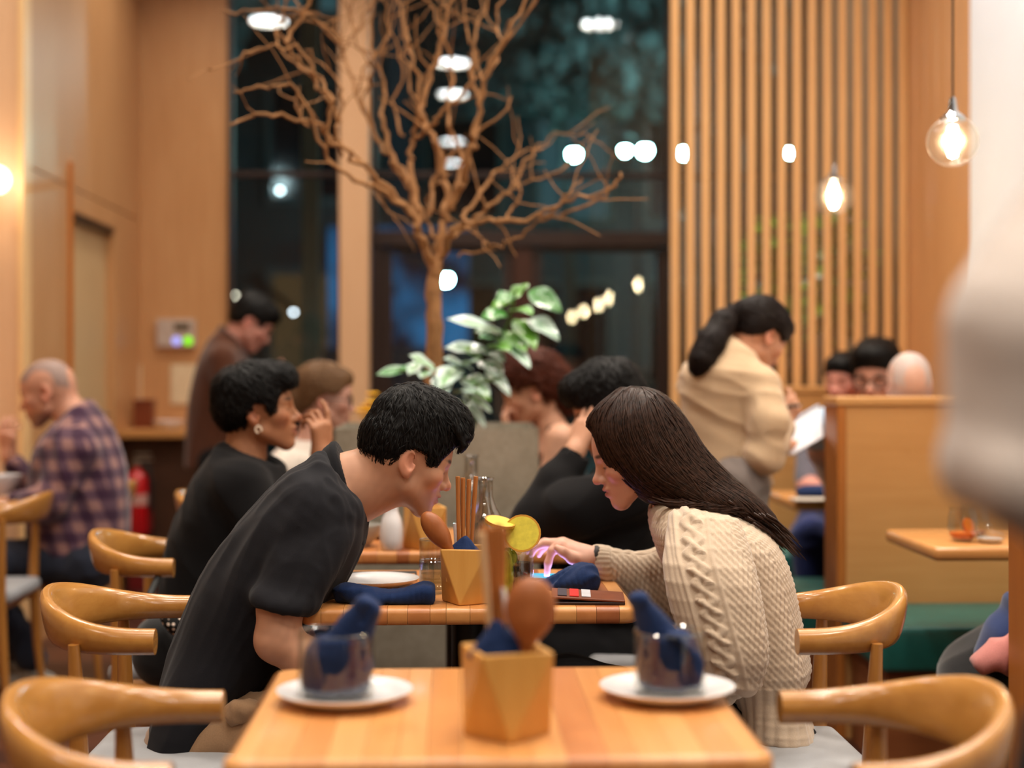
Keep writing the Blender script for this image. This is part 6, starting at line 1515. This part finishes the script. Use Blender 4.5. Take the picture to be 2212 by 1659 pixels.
def forehead_man():                                        # third table, right, forehead in his hand
    D = 4.25; root = person(1420, D, 'person with short black hair in a black sweater resting the forehead in one hand')
    H = Head(P(1322, 897, D + .05), 176, 22, 0, 1.03); S = SDF(.004); H.prims(S); S.cone(H.w(-.03, 0, -.01), P(1375, 985, D), .055, .062, .03)
    S.cone(P(1375, 985, D), P(1395, 1030, D), .062, .1, .03)
    wr = P(1241, 978, D - .06); S.tube([P(1140, 1120, D - .1), P(1215, 1020, D - .07), wr], [.043, .038, .029], .02)
    hand_to(S, wr, P(1272, 905, D - .04), RT * -.6 - UP * .2 + FW * -.6, thumb=1, sc=1.0, curl=(.18, .2, .25, .3), tcurl=.2)
    S.tube([P(1390, 1060, D + .16), P(1300, 1180, D + .16), P(1200, 1185, D + .1)], [.045, .04, .028], .02); hand(S, P(1200, 1185, D + .1), -RT, UP, 1)
    v, f = S.mesh(2); part(root, 'body', v, f, M_SKIN, H.tone(v, SK_ASIAN))
    scalp_hair(root, H, hair_mat('black_hair', (.007, .006, .006), .55), [((-.01, 0, .082), (.106, .084, .082)), ((.06, 0, .10), (.056, .066, .05)), ((-.06, 0, .03), (.06, .068, .06))], ZC_SHORT, None, 1500, .045, .0014, 12, .0045, .008, lift=.004)
    S = SDF(.006); S.rings([(1215, 1290, 1450, 1310, D, .18), (1205, 1190, 1448, 1205, D, .18), (1216, 1110, 1450, 1120, D, .185), (1262, 1040, 1446, 1055, D, .185), (1310, 990, 1436, 1002, D, .14), (1335, 965, 1418, 972, D, .085)], .03)
    S.tube([P(1370, 1055, D - .16), P(1240, 1100, D - .16), P(1150, 1128, D - .12)], [.082, .072, .062], .04); S.tube([P(1150, 1128, D - .12), P(1200, 1040, D - .085), P(1236, 992, D - .065)], [.06, .053, .045], .025)
    S.cone(P(1228, 1002, D - .068), P(1250, 970, D - .058), .037, .037, .004, 's')
    S.tube([P(1390, 1055, D + .16), P(1310, 1180, D + .17), P(1225, 1187, D + .12)], [.08, .06, .045], .04)
    v, f = S.mesh(2); v = folds(v, f, .007, 26, 8, (1, 0, .6)); part(root, 'black_sweater', v, f, M_BLACKTOP)
    legs(root, [P(1390, 1420, D - .09), P(1390, 1420, D + .09)], [P(1060, 1400, D - .12), P(1060, 1400, D + .1)], [PZ(1070, D - .1, .1), PZ(1070, D + .1, .1)], M_BLACKT, M_SHOE, (.09, .075, .05))
forehead_man()

def red_woman():                                           # beyond the planter, right
    D = 5.75; root = person(1215, D, 'person with red-brown pinned curls and bare arm resting the chin on a hand')
    H = Head(P(1152, 852, D), 176, 20, 0, 1.12); S = SDF(.005); H.prims(S); S.cone(H.w(-.03, 0, -.01), P(1192, 925, D), .046, .052, .03); S.cone(P(1192, 925, D), P(1205, 960, D), .052, .1, .03)
    wr = P(1098, 945, D - .05); S.tube([P(1212, 950, D - .17), P(1195, 1030, D - .19), P(1150, 1090, D - .16)], [.062, .05, .043], .03); S.tube([P(1150, 1090, D - .16), wr], [.042, .028], .02)
    hand_to(S, wr, P(1090, 900, D - .03), -RT, thumb=1, curl=(1.1, 1.2, 1.2, 1.2)); S.tube([P(1215, 955, D + .17), P(1190, 1060, D + .2), P(1120, 1110, D + .1)], [.055, .045, .03], .03); hand(S, P(1120, 1110, D + .1), -RT, UP, 1)
    v, f = S.mesh(2); part(root, 'body', v, f, M_SKIN, H.tone(v, (.66, .36, .24)))
    v0 = [((-.02, 0, .07), (.11, .092, .088)), ((-.09, 0, .02), (.06, .07, .075)), ((-.1, -.02, -.05), (.05, .06, .06)), ((.06, 0, .10), (.055, .075, .04)), ((.03, 0, .14), (.05, .05, .035)), ((-.04, -.06, -.045), (.04, .03, .05))]
    scalp_hair(root, H, hair_mat('auburn_hair', (.075, .018, .009), .45), v0, [(-.2, -.11), (-.06, -.11), (-.035, -.06), (-.02, .018), (.0, .036), (.03, .034), (.045, .03), (.07, .06), (.12, .075)], None, 1100, .055, .0022, 15, .006, .01, lift=.008, amp=.006, wob=.7)
    S = SDF(.009); S.rings([(1140, 1200, 1270, 1210, D, .16), (1150, 1080, 1268, 1090, D, .155), (1160, 1000, 1262, 1010, D, .15), (1178, 950, 1250, 960, D, .12), (1178, 915, 1222, 925, D, .066)], .03); v, f = S.mesh(2); v = folds(v, f, .006, 26, 3); part(root, 'black_vest', v, f, M_BLACKTOP)
    legs(root, [PZ(1240, D - .1, .54), PZ(1240, D + .1, .54)], [PZ(1060, D - .1, .53), PZ(1060, D + .1, .53)], [PZ(1070, D - .1, .1), PZ(1070, D + .1, .1)], M_BLACKT, M_SHOE)
red_woman()

def waitress():
    D = 4.95; root = person(1575, D, 'person with dark ponytail in a beige jacket standing and writing on a pad')
    H = Head(P(1634, 733, D + .02), 30, 34, 0, 1.0); S = SDF(.004); H.prims(S, .95, .95); S.cone(H.w(-.03, 0, -.01), P(1598, 775, D), .044, .05, .03); S.cone(P(1598, 775, D), P(1580, 800, D), .05, .09, .03)
    wr = P(1692, 915, D + .1); S.tube([P(1650, 985, D - .12), wr], [.038, .026], .02)
    hand_to(S, wr, P(1712, 880, D + .13), RT * .4 + UP * .3 - FW * .4, thumb=1, sc=.95, curl=(.5, .7, .8, .85), tcurl=.6)
    wl = P(1700, 965, D + .28); S.tube([P(1600, 980, D + .25), wl], [.036, .025], .02); hand_to(S, wl, P(1735, 955, D + .32), -UP, thumb=-1, sc=.95, curl=(.3, .35, .4, .4))
    v, f = S.mesh(2); part(root, 'body', v, f, M_SKIN, H.tone(v, (.58, .29, .18)))
    hm = hair_mat('black_brown_hair', (.012, .007, .006), .42)
    fl = lambda p: np.repeat((-H.R[:, 0] * 1.0 + H.R[:, 2] * .05)[None], len(p), 0)
    scalp_hair(root, H, hm, [((-.01, 0, .06), (.104, .084, .09)), ((.055, 0, .09), (.052, .064, .04)), ((-.1, 0, .045), (.035, .04, .04))], [(-.16, -.02), (-.06, -.03), (-.03, .0), (-.012, .034), (.028, .034), (.05, .02), (.066, .046), (.085, .062), (.12, .072)], fl, 1300, .07, .0014, 4, .0045, .008)
    S = SDF(.005); S.tube([P(1590, 672, D - .0), P(1560, 700, D - .05), P(1535, 740, D - .1), P(1515, 778, D - .12), P(1506, 795, D - .12)], [.026, .034, .036, .032, .02], .045); v, f = S.mesh(4)
    fl2 = lambda p: np.repeat(np.array(P(1510, 790, D - .12) - P(1590, 672, D))[None], len(p), 0); v, f = join((v, f), strands(v, f, fl2, 600, .1, .0016, 7, .003)); part(root, 'ponytail', v, f, hm)
    b_ = MB(); c = P(1588, 676, D) - root.location; b_.sphere(tuple(c), .03, 12, (1, 1, 1)); b_.build('hair_tie', plain('black_tie', rgb(14, 14, 16), .8), root, True)
    S = SDF(.0052); S.rings([(1506, 1062, 1668, 1044, D, .125), (1496, 1020, 1664, 1010, D, .12), (1482, 930, 1655, 940, D, .125), (1470, 850, 1664, 856, D, .145), (1478, 792, 1662, 808, D, .15), (1528, 745, 1640, 782, D, .11), (1558, 722, 1626, 770, D, .078)], .03, n=2.3)
    S.tube([P(1642, 835, D - .1), P(1660, 905, D - .15), P(1652, 985, D - .15)], [.066, .06, .055], .03); S.tube([P(1652, 985, D - .15), P(1688, 924, D + .07)], [.056, .043], .03)
    S.tube([P(1505, 830, D + .12), P(1560, 985, D + .22), P(1680, 968, D + .27)], [.066, .055, .042], .03)
    S.cone(P(1684, 930, D + .06), P(1697, 908, D + .12), .034, .034, .004, 's'); S.cone(P(1598, 775, D), P(1655, 725, D + .04), .052, .07, .01, 's')
    v, f = S.mesh(2); v = folds(v, f, .0055, 30, 6, (1, .3, -.3)); part(root, 'beige_jacket', v, f, fabric('beige_twill', rgb(204, 176, 144), .9, 500, .06, .2))
    S = SDF(.005); S.rings([(1540, 738, 1634, 782, D - .004, .105), (1556, 716, 1628, 768, D, .085)], .01, sub=1); S.cone(P(1596, 772, D), P(1650, 715, D + .04), .056, .066, .006, 's'); v, f = S.mesh(2); part(root, 'collar', v, f, fabric('beige_twill', rgb(204, 176, 144)))
    legs(root, [P(1590, 1050, D - .08), P(1590, 1050, D + .08)], [P(1655, 1330, D - .06), P(1600, 1330, D + .1)], [PZ(1672, D - .06, .1), PZ(1590, D + .1, .1)], fabric('grey_trousers', rgb(120, 110, 106), .85, 400, .1), M_SHOE, (.088, .064, .055), .01, face=(.6, .8, 0))
    pd = tag(empty('order_pad', tuple(P(1738, 930, D + .30))), 'white order pad of paper held by the waitress', 'notepad')
    o = MB().box((-.068, -.1, -.002), (.068, .1, .002), .0005).build('sheets', plain('white_paper', rgb(228, 230, 240), .6, var=.02), pd); o.rotation_euler = (R(38), R(-30), R(-30))
    o = MB().box((-.07, .084, -.004), (.07, .104, .005), .001).build('binding', plain('pad_binding', rgb(170, 176, 190), .5), pd); o.rotation_euler = (R(38), R(-30), R(-30))
    pn = tag(empty('pen', tuple(P(1724, 876, D + .1))), 'dark pen in the hand of the waitress', 'pen'); a = P(1690, 880, D + .08) - pn.location
    MB().tube([a, (0, 0, 0)], .0055, 8).build('barrel', plain('pen_black', rgb(24, 30, 30), .4), pn, True); MB().tube([a * -.25, (0, 0, 0)], [.0012, .005], 8).build('tip', M_CHROME, pn, True)
waitress()

def booth_man():                                           # far bench by the aisle, grey shirt and jeans
    D = 6.52; root = person(1800, D, 'person with flushed face in a grey shirt, left of the man wearing glasses')
    H = Head(P(1828, 828, D), 225, 8, 0, 1.02); S = SDF(.006); H.prims(S); S.cone(H.w(-.03, 0, -.01), P(1818, 890, D), .05, .055, .03); S.cone(P(1818, 890, D), P(1810, 930, D), .055, .1, .03)
    S.tube([P(1755, 960, D - .05), P(1745, 1050, D - .12), P(1790, 1062, D - .35)], [.05, .042, .028], .03); hand(S, P(1790, 1064, D - .36), RT - FW * .3, UP, 1)
    v, f = S.mesh(2); part(root, 'body', v, f, M_SKIN, H.tone(v, (.66, .30, .24)))
    scalp_hair(root, H, hair_mat('black_hair', (.007, .006, .006)), [((-.01, 0, .065), (.1, .08, .07)), ((.045, 0, .095), (.05, .06, .03))], ZC_SHORT, None, 700, .035, .0016, 4, .006, .007)
    S = SDF(.01); S.rings([(1738, 1100, 1848, 1100, D, .12), (1734, 1020, 1850, 1020, D, .12), (1742, 955, 1846, 955, D, .11), (1785, 905, 1845, 905, D, .07)], .03); S.cone(P(1752, 955, D - .03), P(1744, 1045, D - .11), .062, .052, .03)
    v, f = S.mesh(2); v = folds(v, f, .005, 26, 5); part(root, 'grey_shirt', v, f, fabric('grey_shirt', rgb(110, 108, 120)))
    legs(root, [PZ(1770, D - .02, .55), PZ(1822, D - .02, .55)], [P(1752, 1165, D - .42), P(1818, 1165, D - .42)], [PZ(1752, D - .42, .1), PZ(1818, D - .42, .1)], fabric('blue_jeans', rgb(28, 44, 96), .85, 300, .2), M_SHOE, (.085, .078, .05))
booth_man()

def booth_glasses_man():
    D = 6.4; root = person(1905, D, 'person with dark hair and glasses looking over the golden partition')
    H = Head(P(1894, 822, D - .1), 240, 10, 0, 1.18); S = SDF(.006); H.prims(S); S.cone(H.w(-.03, 0, -.02), P(1898, 890, D + .05), .055, .06, .03); S.cone(P(1898, 890, D + .05), P(1900, 940, D + .05), .06, .12, .03)
    v, f = S.mesh(2); part(root, 'body', v, f, M_SKIN, H.tone(v, (.56, .28, .20), stub=.5))
    scalp_hair(root, H, hair_mat('black_hair', (.007, .006, .006)), [((-.005, 0, .085), (.1, .085, .075)), ((.055, 0, .105), (.05, .066, .04))], ZC_SHORT, None, 900, .04, .0016, 4, .006, .008)
    g = MB(); R_ = lambda x, y, z: H.w(x, y, z) - np.array(root.location)
    for q in (-1, 1):
        g.tube([R_(.097, .034 * q + .027 * math.cos(t), .010 + .02 * math.sin(t)) for t in np.linspace(0, 2 * math.pi, 18)], .004, 6); g.tube([R_(.096, .06 * q, .014), R_(-.01, .08 * q, .012)], .0032, 6)
    g.tube([R_(.099, -.009, .013), R_(.099, .009, .013)], .003, 6); g.build('eyeglasses', plain('black_frame', rgb(18, 16, 16), .3), root, True)
    S = SDF(.012); S.rings([(1872, 1110, 2000, 1110, D + .05, .12), (1868, 1000, 2004, 1000, D + .05, .12), (1872, 935, 1996, 935, D + .05, .11), (1880, 905, 1945, 905, D + .05, .07)], .04); S.cone(P(1885, 950, D + .05), P(1885, 1060, D - .08), .055, .05, .04); S.cone(P(1990, 950, D + .05), P(1998, 1060, D - .05), .055, .05, .04)
    v, f = S.mesh(2); part(root, 'dark_shirt', v, f, M_BLACKTOP); legs(root, [PZ(1905, D, .56), PZ(1970, D, .56)], [PZ(1905, D - .40, .53), PZ(1980, D - .40, .53)], [PZ(1905, D - .4, .1), PZ(1980, D - .4, .1)], M_BLACKT, M_SHOE)
booth_glasses_man()

def bald_man():
    D = 5.32; root = person(1955, D, 'person with bald head and pale blue tee, seen from behind over the partition')
    H = Head(P(1964, 838, D), 86, 4, 0, 1.0); S = SDF(.005); H.prims(S); S.cone(H.w(-.03, 0, -.01), P(1960, 915, D), .058, .066, .03); S.cone(P(1960, 915, D), P(1955, 960, D), .066, .12, .03)
    S.tube([P(1800, 925, D + .02), P(1778, 975, D + .05), P(1808, 1065, D + .2)], [.056, .05, .042], .03); S.tube([P(1808, 1065, D + .2), P(1850, 1062, D + .36)], [.042, .028], .02); hand(S, P(1850, 1062, D + .36), RT + FW, UP, 1)
    v, f = S.mesh(2); part(root, 'body', v, f, M_SKIN, H.tone(v, (.60, .37, .29), scalp=(.50, .40, .37), red=.6))
    S = SDF(.009); S.rings([(1840, 1120, 2060, 1120, D, .12), (1830, 1010, 2066, 1010, D, .12), (1815, 940, 2060, 945, D, .11), (1920, 912, 1998, 915, D, .075)], .04); S.cone(P(1850, 925, D), P(1792, 925, D + .02), .075, .07, .04); S.cone(P(1792, 925, D + .02), P(1776, 945, D + .035), .072, .064, .03); S.cone(P(2045, 955, D), P(2058, 1070, D + .1), .06, .05, .04)
    v, f = S.mesh(2); v = folds(v, f, .004, 26, 5); part(root, 'pale_blue_tee', v, f, fabric('pale_blue_cotton', rgb(170, 192, 214), .9, 400, .05)); legs(root, [PZ(1905, D, .56), PZ(2000, D, .56)], [PZ(1905, D + .40, .53), PZ(2000, D + .40, .53)], [PZ(1905, D + .4, .1), PZ(2000, D + .4, .1)], M_BLACKT, M_SHOE)
bald_man()

def far_dark_head():
    D = 7.62; root = person(1700, D, 'person whose dark hair shows above the farther partition beside the waitress')
    H = Head(P(1697, 838, D), 95, 10, 0, 1.05); S = SDF(.007); H.prims(S); S.cone(H.w(-.03, 0, -.01), P(1697, 900, D), .055, .06, .03); S.cone(P(1697, 900, D), P(1697, 940, D), .06, .1, .03)
    v, f = S.mesh(2); part(root, 'body', v, f, M_SKIN, H.tone(v, SK_ASIAN))
    scalp_hair(root, H, hair_mat('black_hair', (.007, .006, .006)), [((-.02, 0, .06), (.11, .095, .08)), ((-.06, 0, -.03), (.07, .09, .07))], [(-.2, -.12), (.0, -.1), (.02, .03), (.06, .05), (.12, .07)], None, 500, .05, .002, 4, .007, .01)
    S = SDF(.014); S.rings([(1640, 1110, 1755, 1110, D, .13), (1635, 1000, 1760, 1000, D, .13), (1645, 930, 1750, 930, D, .12), (1675, 905, 1720, 905, D, .07)], .04); v, f = S.mesh(2); part(root, 'dark_coat', v, f, M_BLACKTOP)
    legs(root, [PZ(1675, D, .56), PZ(1725, D, .56)], [PZ(1675, D + .42, .53), PZ(1725, D + .42, .53)], [PZ(1675, D + .4, .1), PZ(1725, D + .4, .1)], M_BLACKT, M_SHOE)
    st = tag(empty('stool', tuple(PZ(1697, D + .08, 0))), 'wooden stool behind the farther partition', 'stool'); MB().box((-.2, -.2, .42), (.2, .2, .46), .01).build('seat', M_MAPLEX, st)
    for a in (-1, 1):
        for b in (-1, 1): MB().tube([(a * .16, b * .16, .42), (a * .18, b * .18, 0)], .016, 8).build('leg', M_MAPLE, st, True)
far_dark_head()

def plaid_man():
    D = 5.85; root = person(190, D, 'person with shaved head and beard in a purple plaid shirt at the left')
    H = Head(P(108, 853, D), 176, 16, 0, 1.1); S = SDF(.0045); H.prims(S, 1.15, 1.05); S.cone(H.w(-.03, 0, -.01), P(160, 905, D), .058, .066, .03); S.cone(P(160, 905, D), P(175, 940, D), .066, .11, .03)
    wr = P(20, 985, D + .16); S.tube([P(70, 1070, D + .2), wr], [.042, .03], .02); hand_to(S, wr, P(14, 925, D + .14), -RT * .3 + FW * -.9, thumb=1, curl=(.5, .6, .7, .7))
    wl = P(28, 1085, D - .12); S.tube([P(72, 1090, D - .2), wl], [.042, .03], .02); hand(S, wl, -RT + FW * .2, UP, -1, 1.0, (.4, .45, .5, .5))
    v, f = S.mesh(2); part(root, 'body', v, f, M_SKIN, H.tone(v, (.60, .30, .20), stub=.9, scalp=(.30, .20, .17)))
    S = SDF(.0065); S.rings([(70, 1215, 278, 1205, D, .19), (62, 1130, 276, 1105, D, .185), (68, 1035, 268, 1010, D, .19), (86, 965, 240, 930, D, .195), (118, 925, 205, 880, D, .13), (140, 915, 190, 868, D, .09)], .03)
    S.tube([P(165, 975, D - .16), P(110, 1085, D - .21), P(72, 1092, D - .2)], [.078, .062, .056], .04); S.cone(P(80, 1092, D - .2), P(40, 1086, D - .14), .056, .044, .03)
    S.tube([P(165, 975, D + .16), P(90, 1075, D + .2), P(72, 1072, D + .2)], [.078, .062, .056], .04); S.cone(P(75, 1072, D + .2), P(30, 1005, D + .165), .056, .044, .03)
    S.cone(P(158, 905, D), P(120, 850, D), .066, .08, .01, 's')
    v, f = S.mesh(2); v = folds(v, f, .006, 24, 9, (-.3, 0, 1))
    # woven check: dark and pale bands both ways
    u = v @ RT; z = v[:, 2]; uu = u + .35 * (z - 1.0) * (u < -1.2); a = np.abs(((uu / .085) % 1) - .5) * 2; b_ = np.abs(((z / .080) % 1) - .5) * 2; c = np.abs((((v @ FW) / .085) % 1) - .5) * 2
    n_ = normals(v, f); a = np.where(np.abs(n_ @ FW) > .6, a, c); ba = np.clip((a - .45) / .1, 0, 1); bb = np.clip((b_ - .45) / .1, 0, 1)
    ta, tb, tc = np.array(rgb(60, 36, 58)[:3]), np.array(rgb(150, 112, 108)[:3]), np.array(rgb(44, 40, 78)[:3])
    tn = ta * (1 - ba[:, None]) * (1 - bb[:, None]) + tb * (ba * bb)[:, None] + (ta * .5 + tb * .25 + tc * .35) * ((ba + bb - 2 * ba * bb))[:, None]
    part(root, 'plaid_shirt', v, f, vcol_mat('plaid_flannel', .9, .15, sheen=.2), tn)
    S = SDF(.006); S.rings([(112, 942, 212, 895, D, .14), (130, 912, 190, 868, D, .1)], .01, sub=1); S.cone(P(158, 905, D), P(120, 850, D), .07, .08, .008, 's'); v, f = S.mesh(2); part(root, 'shirt_collar', v, f, vcol_mat('plaid_flannel', .9, .15), np.repeat(ta[None], len(v), 0))
    legs(root, [P(195, 1215, D - .1), P(195, 1215, D + .1)], [P(-60, 1210, D - .12), P(-60, 1210, D + .12)], [PZ(70, D - .12, .12), PZ(20, D + .12, .1)], fabric('dark_jeans', rgb(36, 42, 58), .85, 300, .2), plain('pale_sole_shoe', rgb(150, 146, 138), .6), (.09, .07, .055), .01)
plaid_man()

def brown_coat_man():
    D = 7.45; root = person(475, D, 'person in a long brown coat looking down at a phone by the window')
    H = Head(P(537, 702, D), 12, 34, 0, 1.12); S = SDF(.0055); H.prims(S); S.cone(H.w(-.03, 0, -.01), P(505, 735, D), .05, .056, .03); S.cone(P(505, 735, D), P(490, 760, D), .056, .1, .03)
    wr = P(575, 842, D - .05); S.tube([P(500, 860, D - .16), wr], [.038, .027], .02); hand_to(S, wr, P(592, 826, D - .04), -UP * .6 - RT * .3, thumb=-1, curl=(.5, .5, .55, .6)); S.tube([P(510, 860, D + .16), P(572, 838, D + .06)], [.038, .027], .02)
    v, f = S.mesh(2); part(root, 'body', v, f, M_SKIN, H.tone(v, (.58, .28, .22)))
    scalp_hair(root, H, hair_mat('black_hair', (.007, .006, .006)), [((-.01, 0, .075), (.1, .082, .078)), ((.055, 0, .095), (.05, .064, .04))], ZC_SHORT, None, 700, .035, .0016, 4, .006, .008)
    S = SDF(.0075); S.rings([(400, 1010, 545, 1010, D, .15), (404, 930, 545, 930, D, .145), (412, 850, 545, 860, D, .15), (428, 780, 540, 800, D, .165), (452, 730, 530, 760, D, .13), (478, 712, 522, 740, D, .08)], .03, n=2.3)
    S.tube([P(480, 775, D - .15), P(495, 860, D - .18)], [.066, .056], .04); S.cone(P(495, 860, D - .18), P(562, 846, D - .07), .054, .042, .03); S.tube([P(480, 775, D + .15), P(505, 862, D + .17), P(565, 842, D + .07)], [.066, .055, .042], .04)
    v, f = S.mesh(2); v = folds(v, f, .007, 20, 6, (0, 0, 1)); part(root, 'brown_coat', v, f, fabric('brown_wool', rgb(78, 42, 24), .9, 400, .15))
    S = SDF(.006); S.rings([(458, 735, 530, 765, D, .125), (476, 702, 524, 738, D, .09)], .01, sub=1); S.cone(P(505, 735, D), P(545, 700, D), .058, .07, .006, 's'); v, f = S.mesh(2); part(root, 'coat_collar', v, f, fabric('dark_brown_wool', rgb(58, 30, 18)))
    legs(root, [P(470, 1000, D - .08), P(470, 1000, D + .08)], [P(472, 1170, D - .08), P(476, 1170, D + .08)], [PZ(466, D - .08, .1), PZ(478, D + .08, .1)], M_BLACKT, M_SHOE, (.085, .06, .05), face=RT)
    pn = tag(empty('phone', tuple(P(590, 822, D - .04))), 'lit phone held by the man in the brown coat', 'phone'); q = MB().box((-.006, -.036, -.005), (.004, .036, .14), .002).build('case', plain('phone_black', rgb(14, 14, 18), .3), pn); q.rotation_euler = (0, R(-45), 0); q = MB().box((-.0075, -.033, .003), (-.0062, .033, .132)).build('screen', emit('phone_white', (.7, .75, 1, 1), 2.0), pn); q.rotation_euler = (0, R(-45), 0)
brown_coat_man()

def server():                                              # close to the lens at the right edge: upper arm, bent elbow, forearm
    D = 1.12; root = person(2560, 1.2, 'person in a loose white shirt passing close by the camera at the right edge')
    H = Head(P(2600, -210, 1.26), 150, 5, 0, 1.0); S = SDF(.007); H.prims(S); S.cone(H.w(-.03, 0, -.01), P(2600, 60, 1.26), .055, .062, .03); S.cone(P(2600, 60, 1.26), P(2600, 200, 1.26), .062, .1, .03)
    S.tube([P(2210, 1040, D), P(2330, 1080, D + .04), P(2480, 1085, D + .12)], [.04, .036, .028], .02); hand(S, P(2480, 1085, D + .12), RT + FW * .3, UP, 1)
    S.tube([P(2860, 700, D + .35), P(2900, 1150, D + .4), P(2800, 1400, D + .3)], [.05, .04, .028], .02); hand(S, P(2800, 1400, D + .3), -UP, RT, 1)
    v, f = S.mesh(2); part(root, 'body', v, f, M_SKIN, H.tone(v, SK_ASIAN))
    scalp_hair(root, H, hair_mat('black_hair', (.007, .006, .006)), [((-.01, 0, .075), (.1, .082, .078)), ((.055, 0, .095), (.05, .064, .04))], ZC_SHORT, None, 500, .035, .0016, 4, .006, .008)
    S = SDF(.0075)
    S.rings([(2330, 1640, 2900, 1640, 1.3, .15), (2310, 1200, 2900, 1200, 1.28, .14), (2270, 800, 2920, 800, 1.26, .14), (2260, 480, 2920, 480, 1.26, .14), (2400, 260, 2800, 260, 1.26, .11), (2500, 160, 2700, 160, 1.26, .08)], .04)
    S.rings([(2250, 400, 2580, 560, 1.18, .06), (2088, 630, 2400, 745, D, .072), (2068, 800, 2350, 860, D, .072), (2066, 940, 2350, 1000, D, .07), (2084, 1046, 2290, 1120, D, .055)], .04)
    S.rings([(2095, 985, 2118, 1085, D, .06), (2170, 960, 2180, 1128, D + .0, .062), (2300, 985, 2310, 1190, D + .03, .058), (2430, 1020, 2440, 1190, D + .09, .05)], .035)
    S.tube([P(2880, 520, 1.3), P(2930, 900, D + .38), P(2890, 1160, D + .4)], [.075, .065, .06], .05)
    v, f = S.mesh(3); v = folds(v, f, .009, 16, 4, (.4, 0, 1)); part(root, 'white_shirt', v, f, fabric('white_linen', rgb(204, 193, 186), .9, 400, .04))  # white linen greyed, its shade put into the base colour
    legs(root, [PZ(2500, 1.22, .9), PZ(2720, 1.32, .9)], [PZ(2500, 1.2, .5), PZ(2720, 1.32, .5)], [PZ(2500, 1.24, .1), PZ(2720, 1.34, .1)], M_BLACKT, M_SHOE, (.09, .065, .05), face=(-.5, -.8, 0))
server()
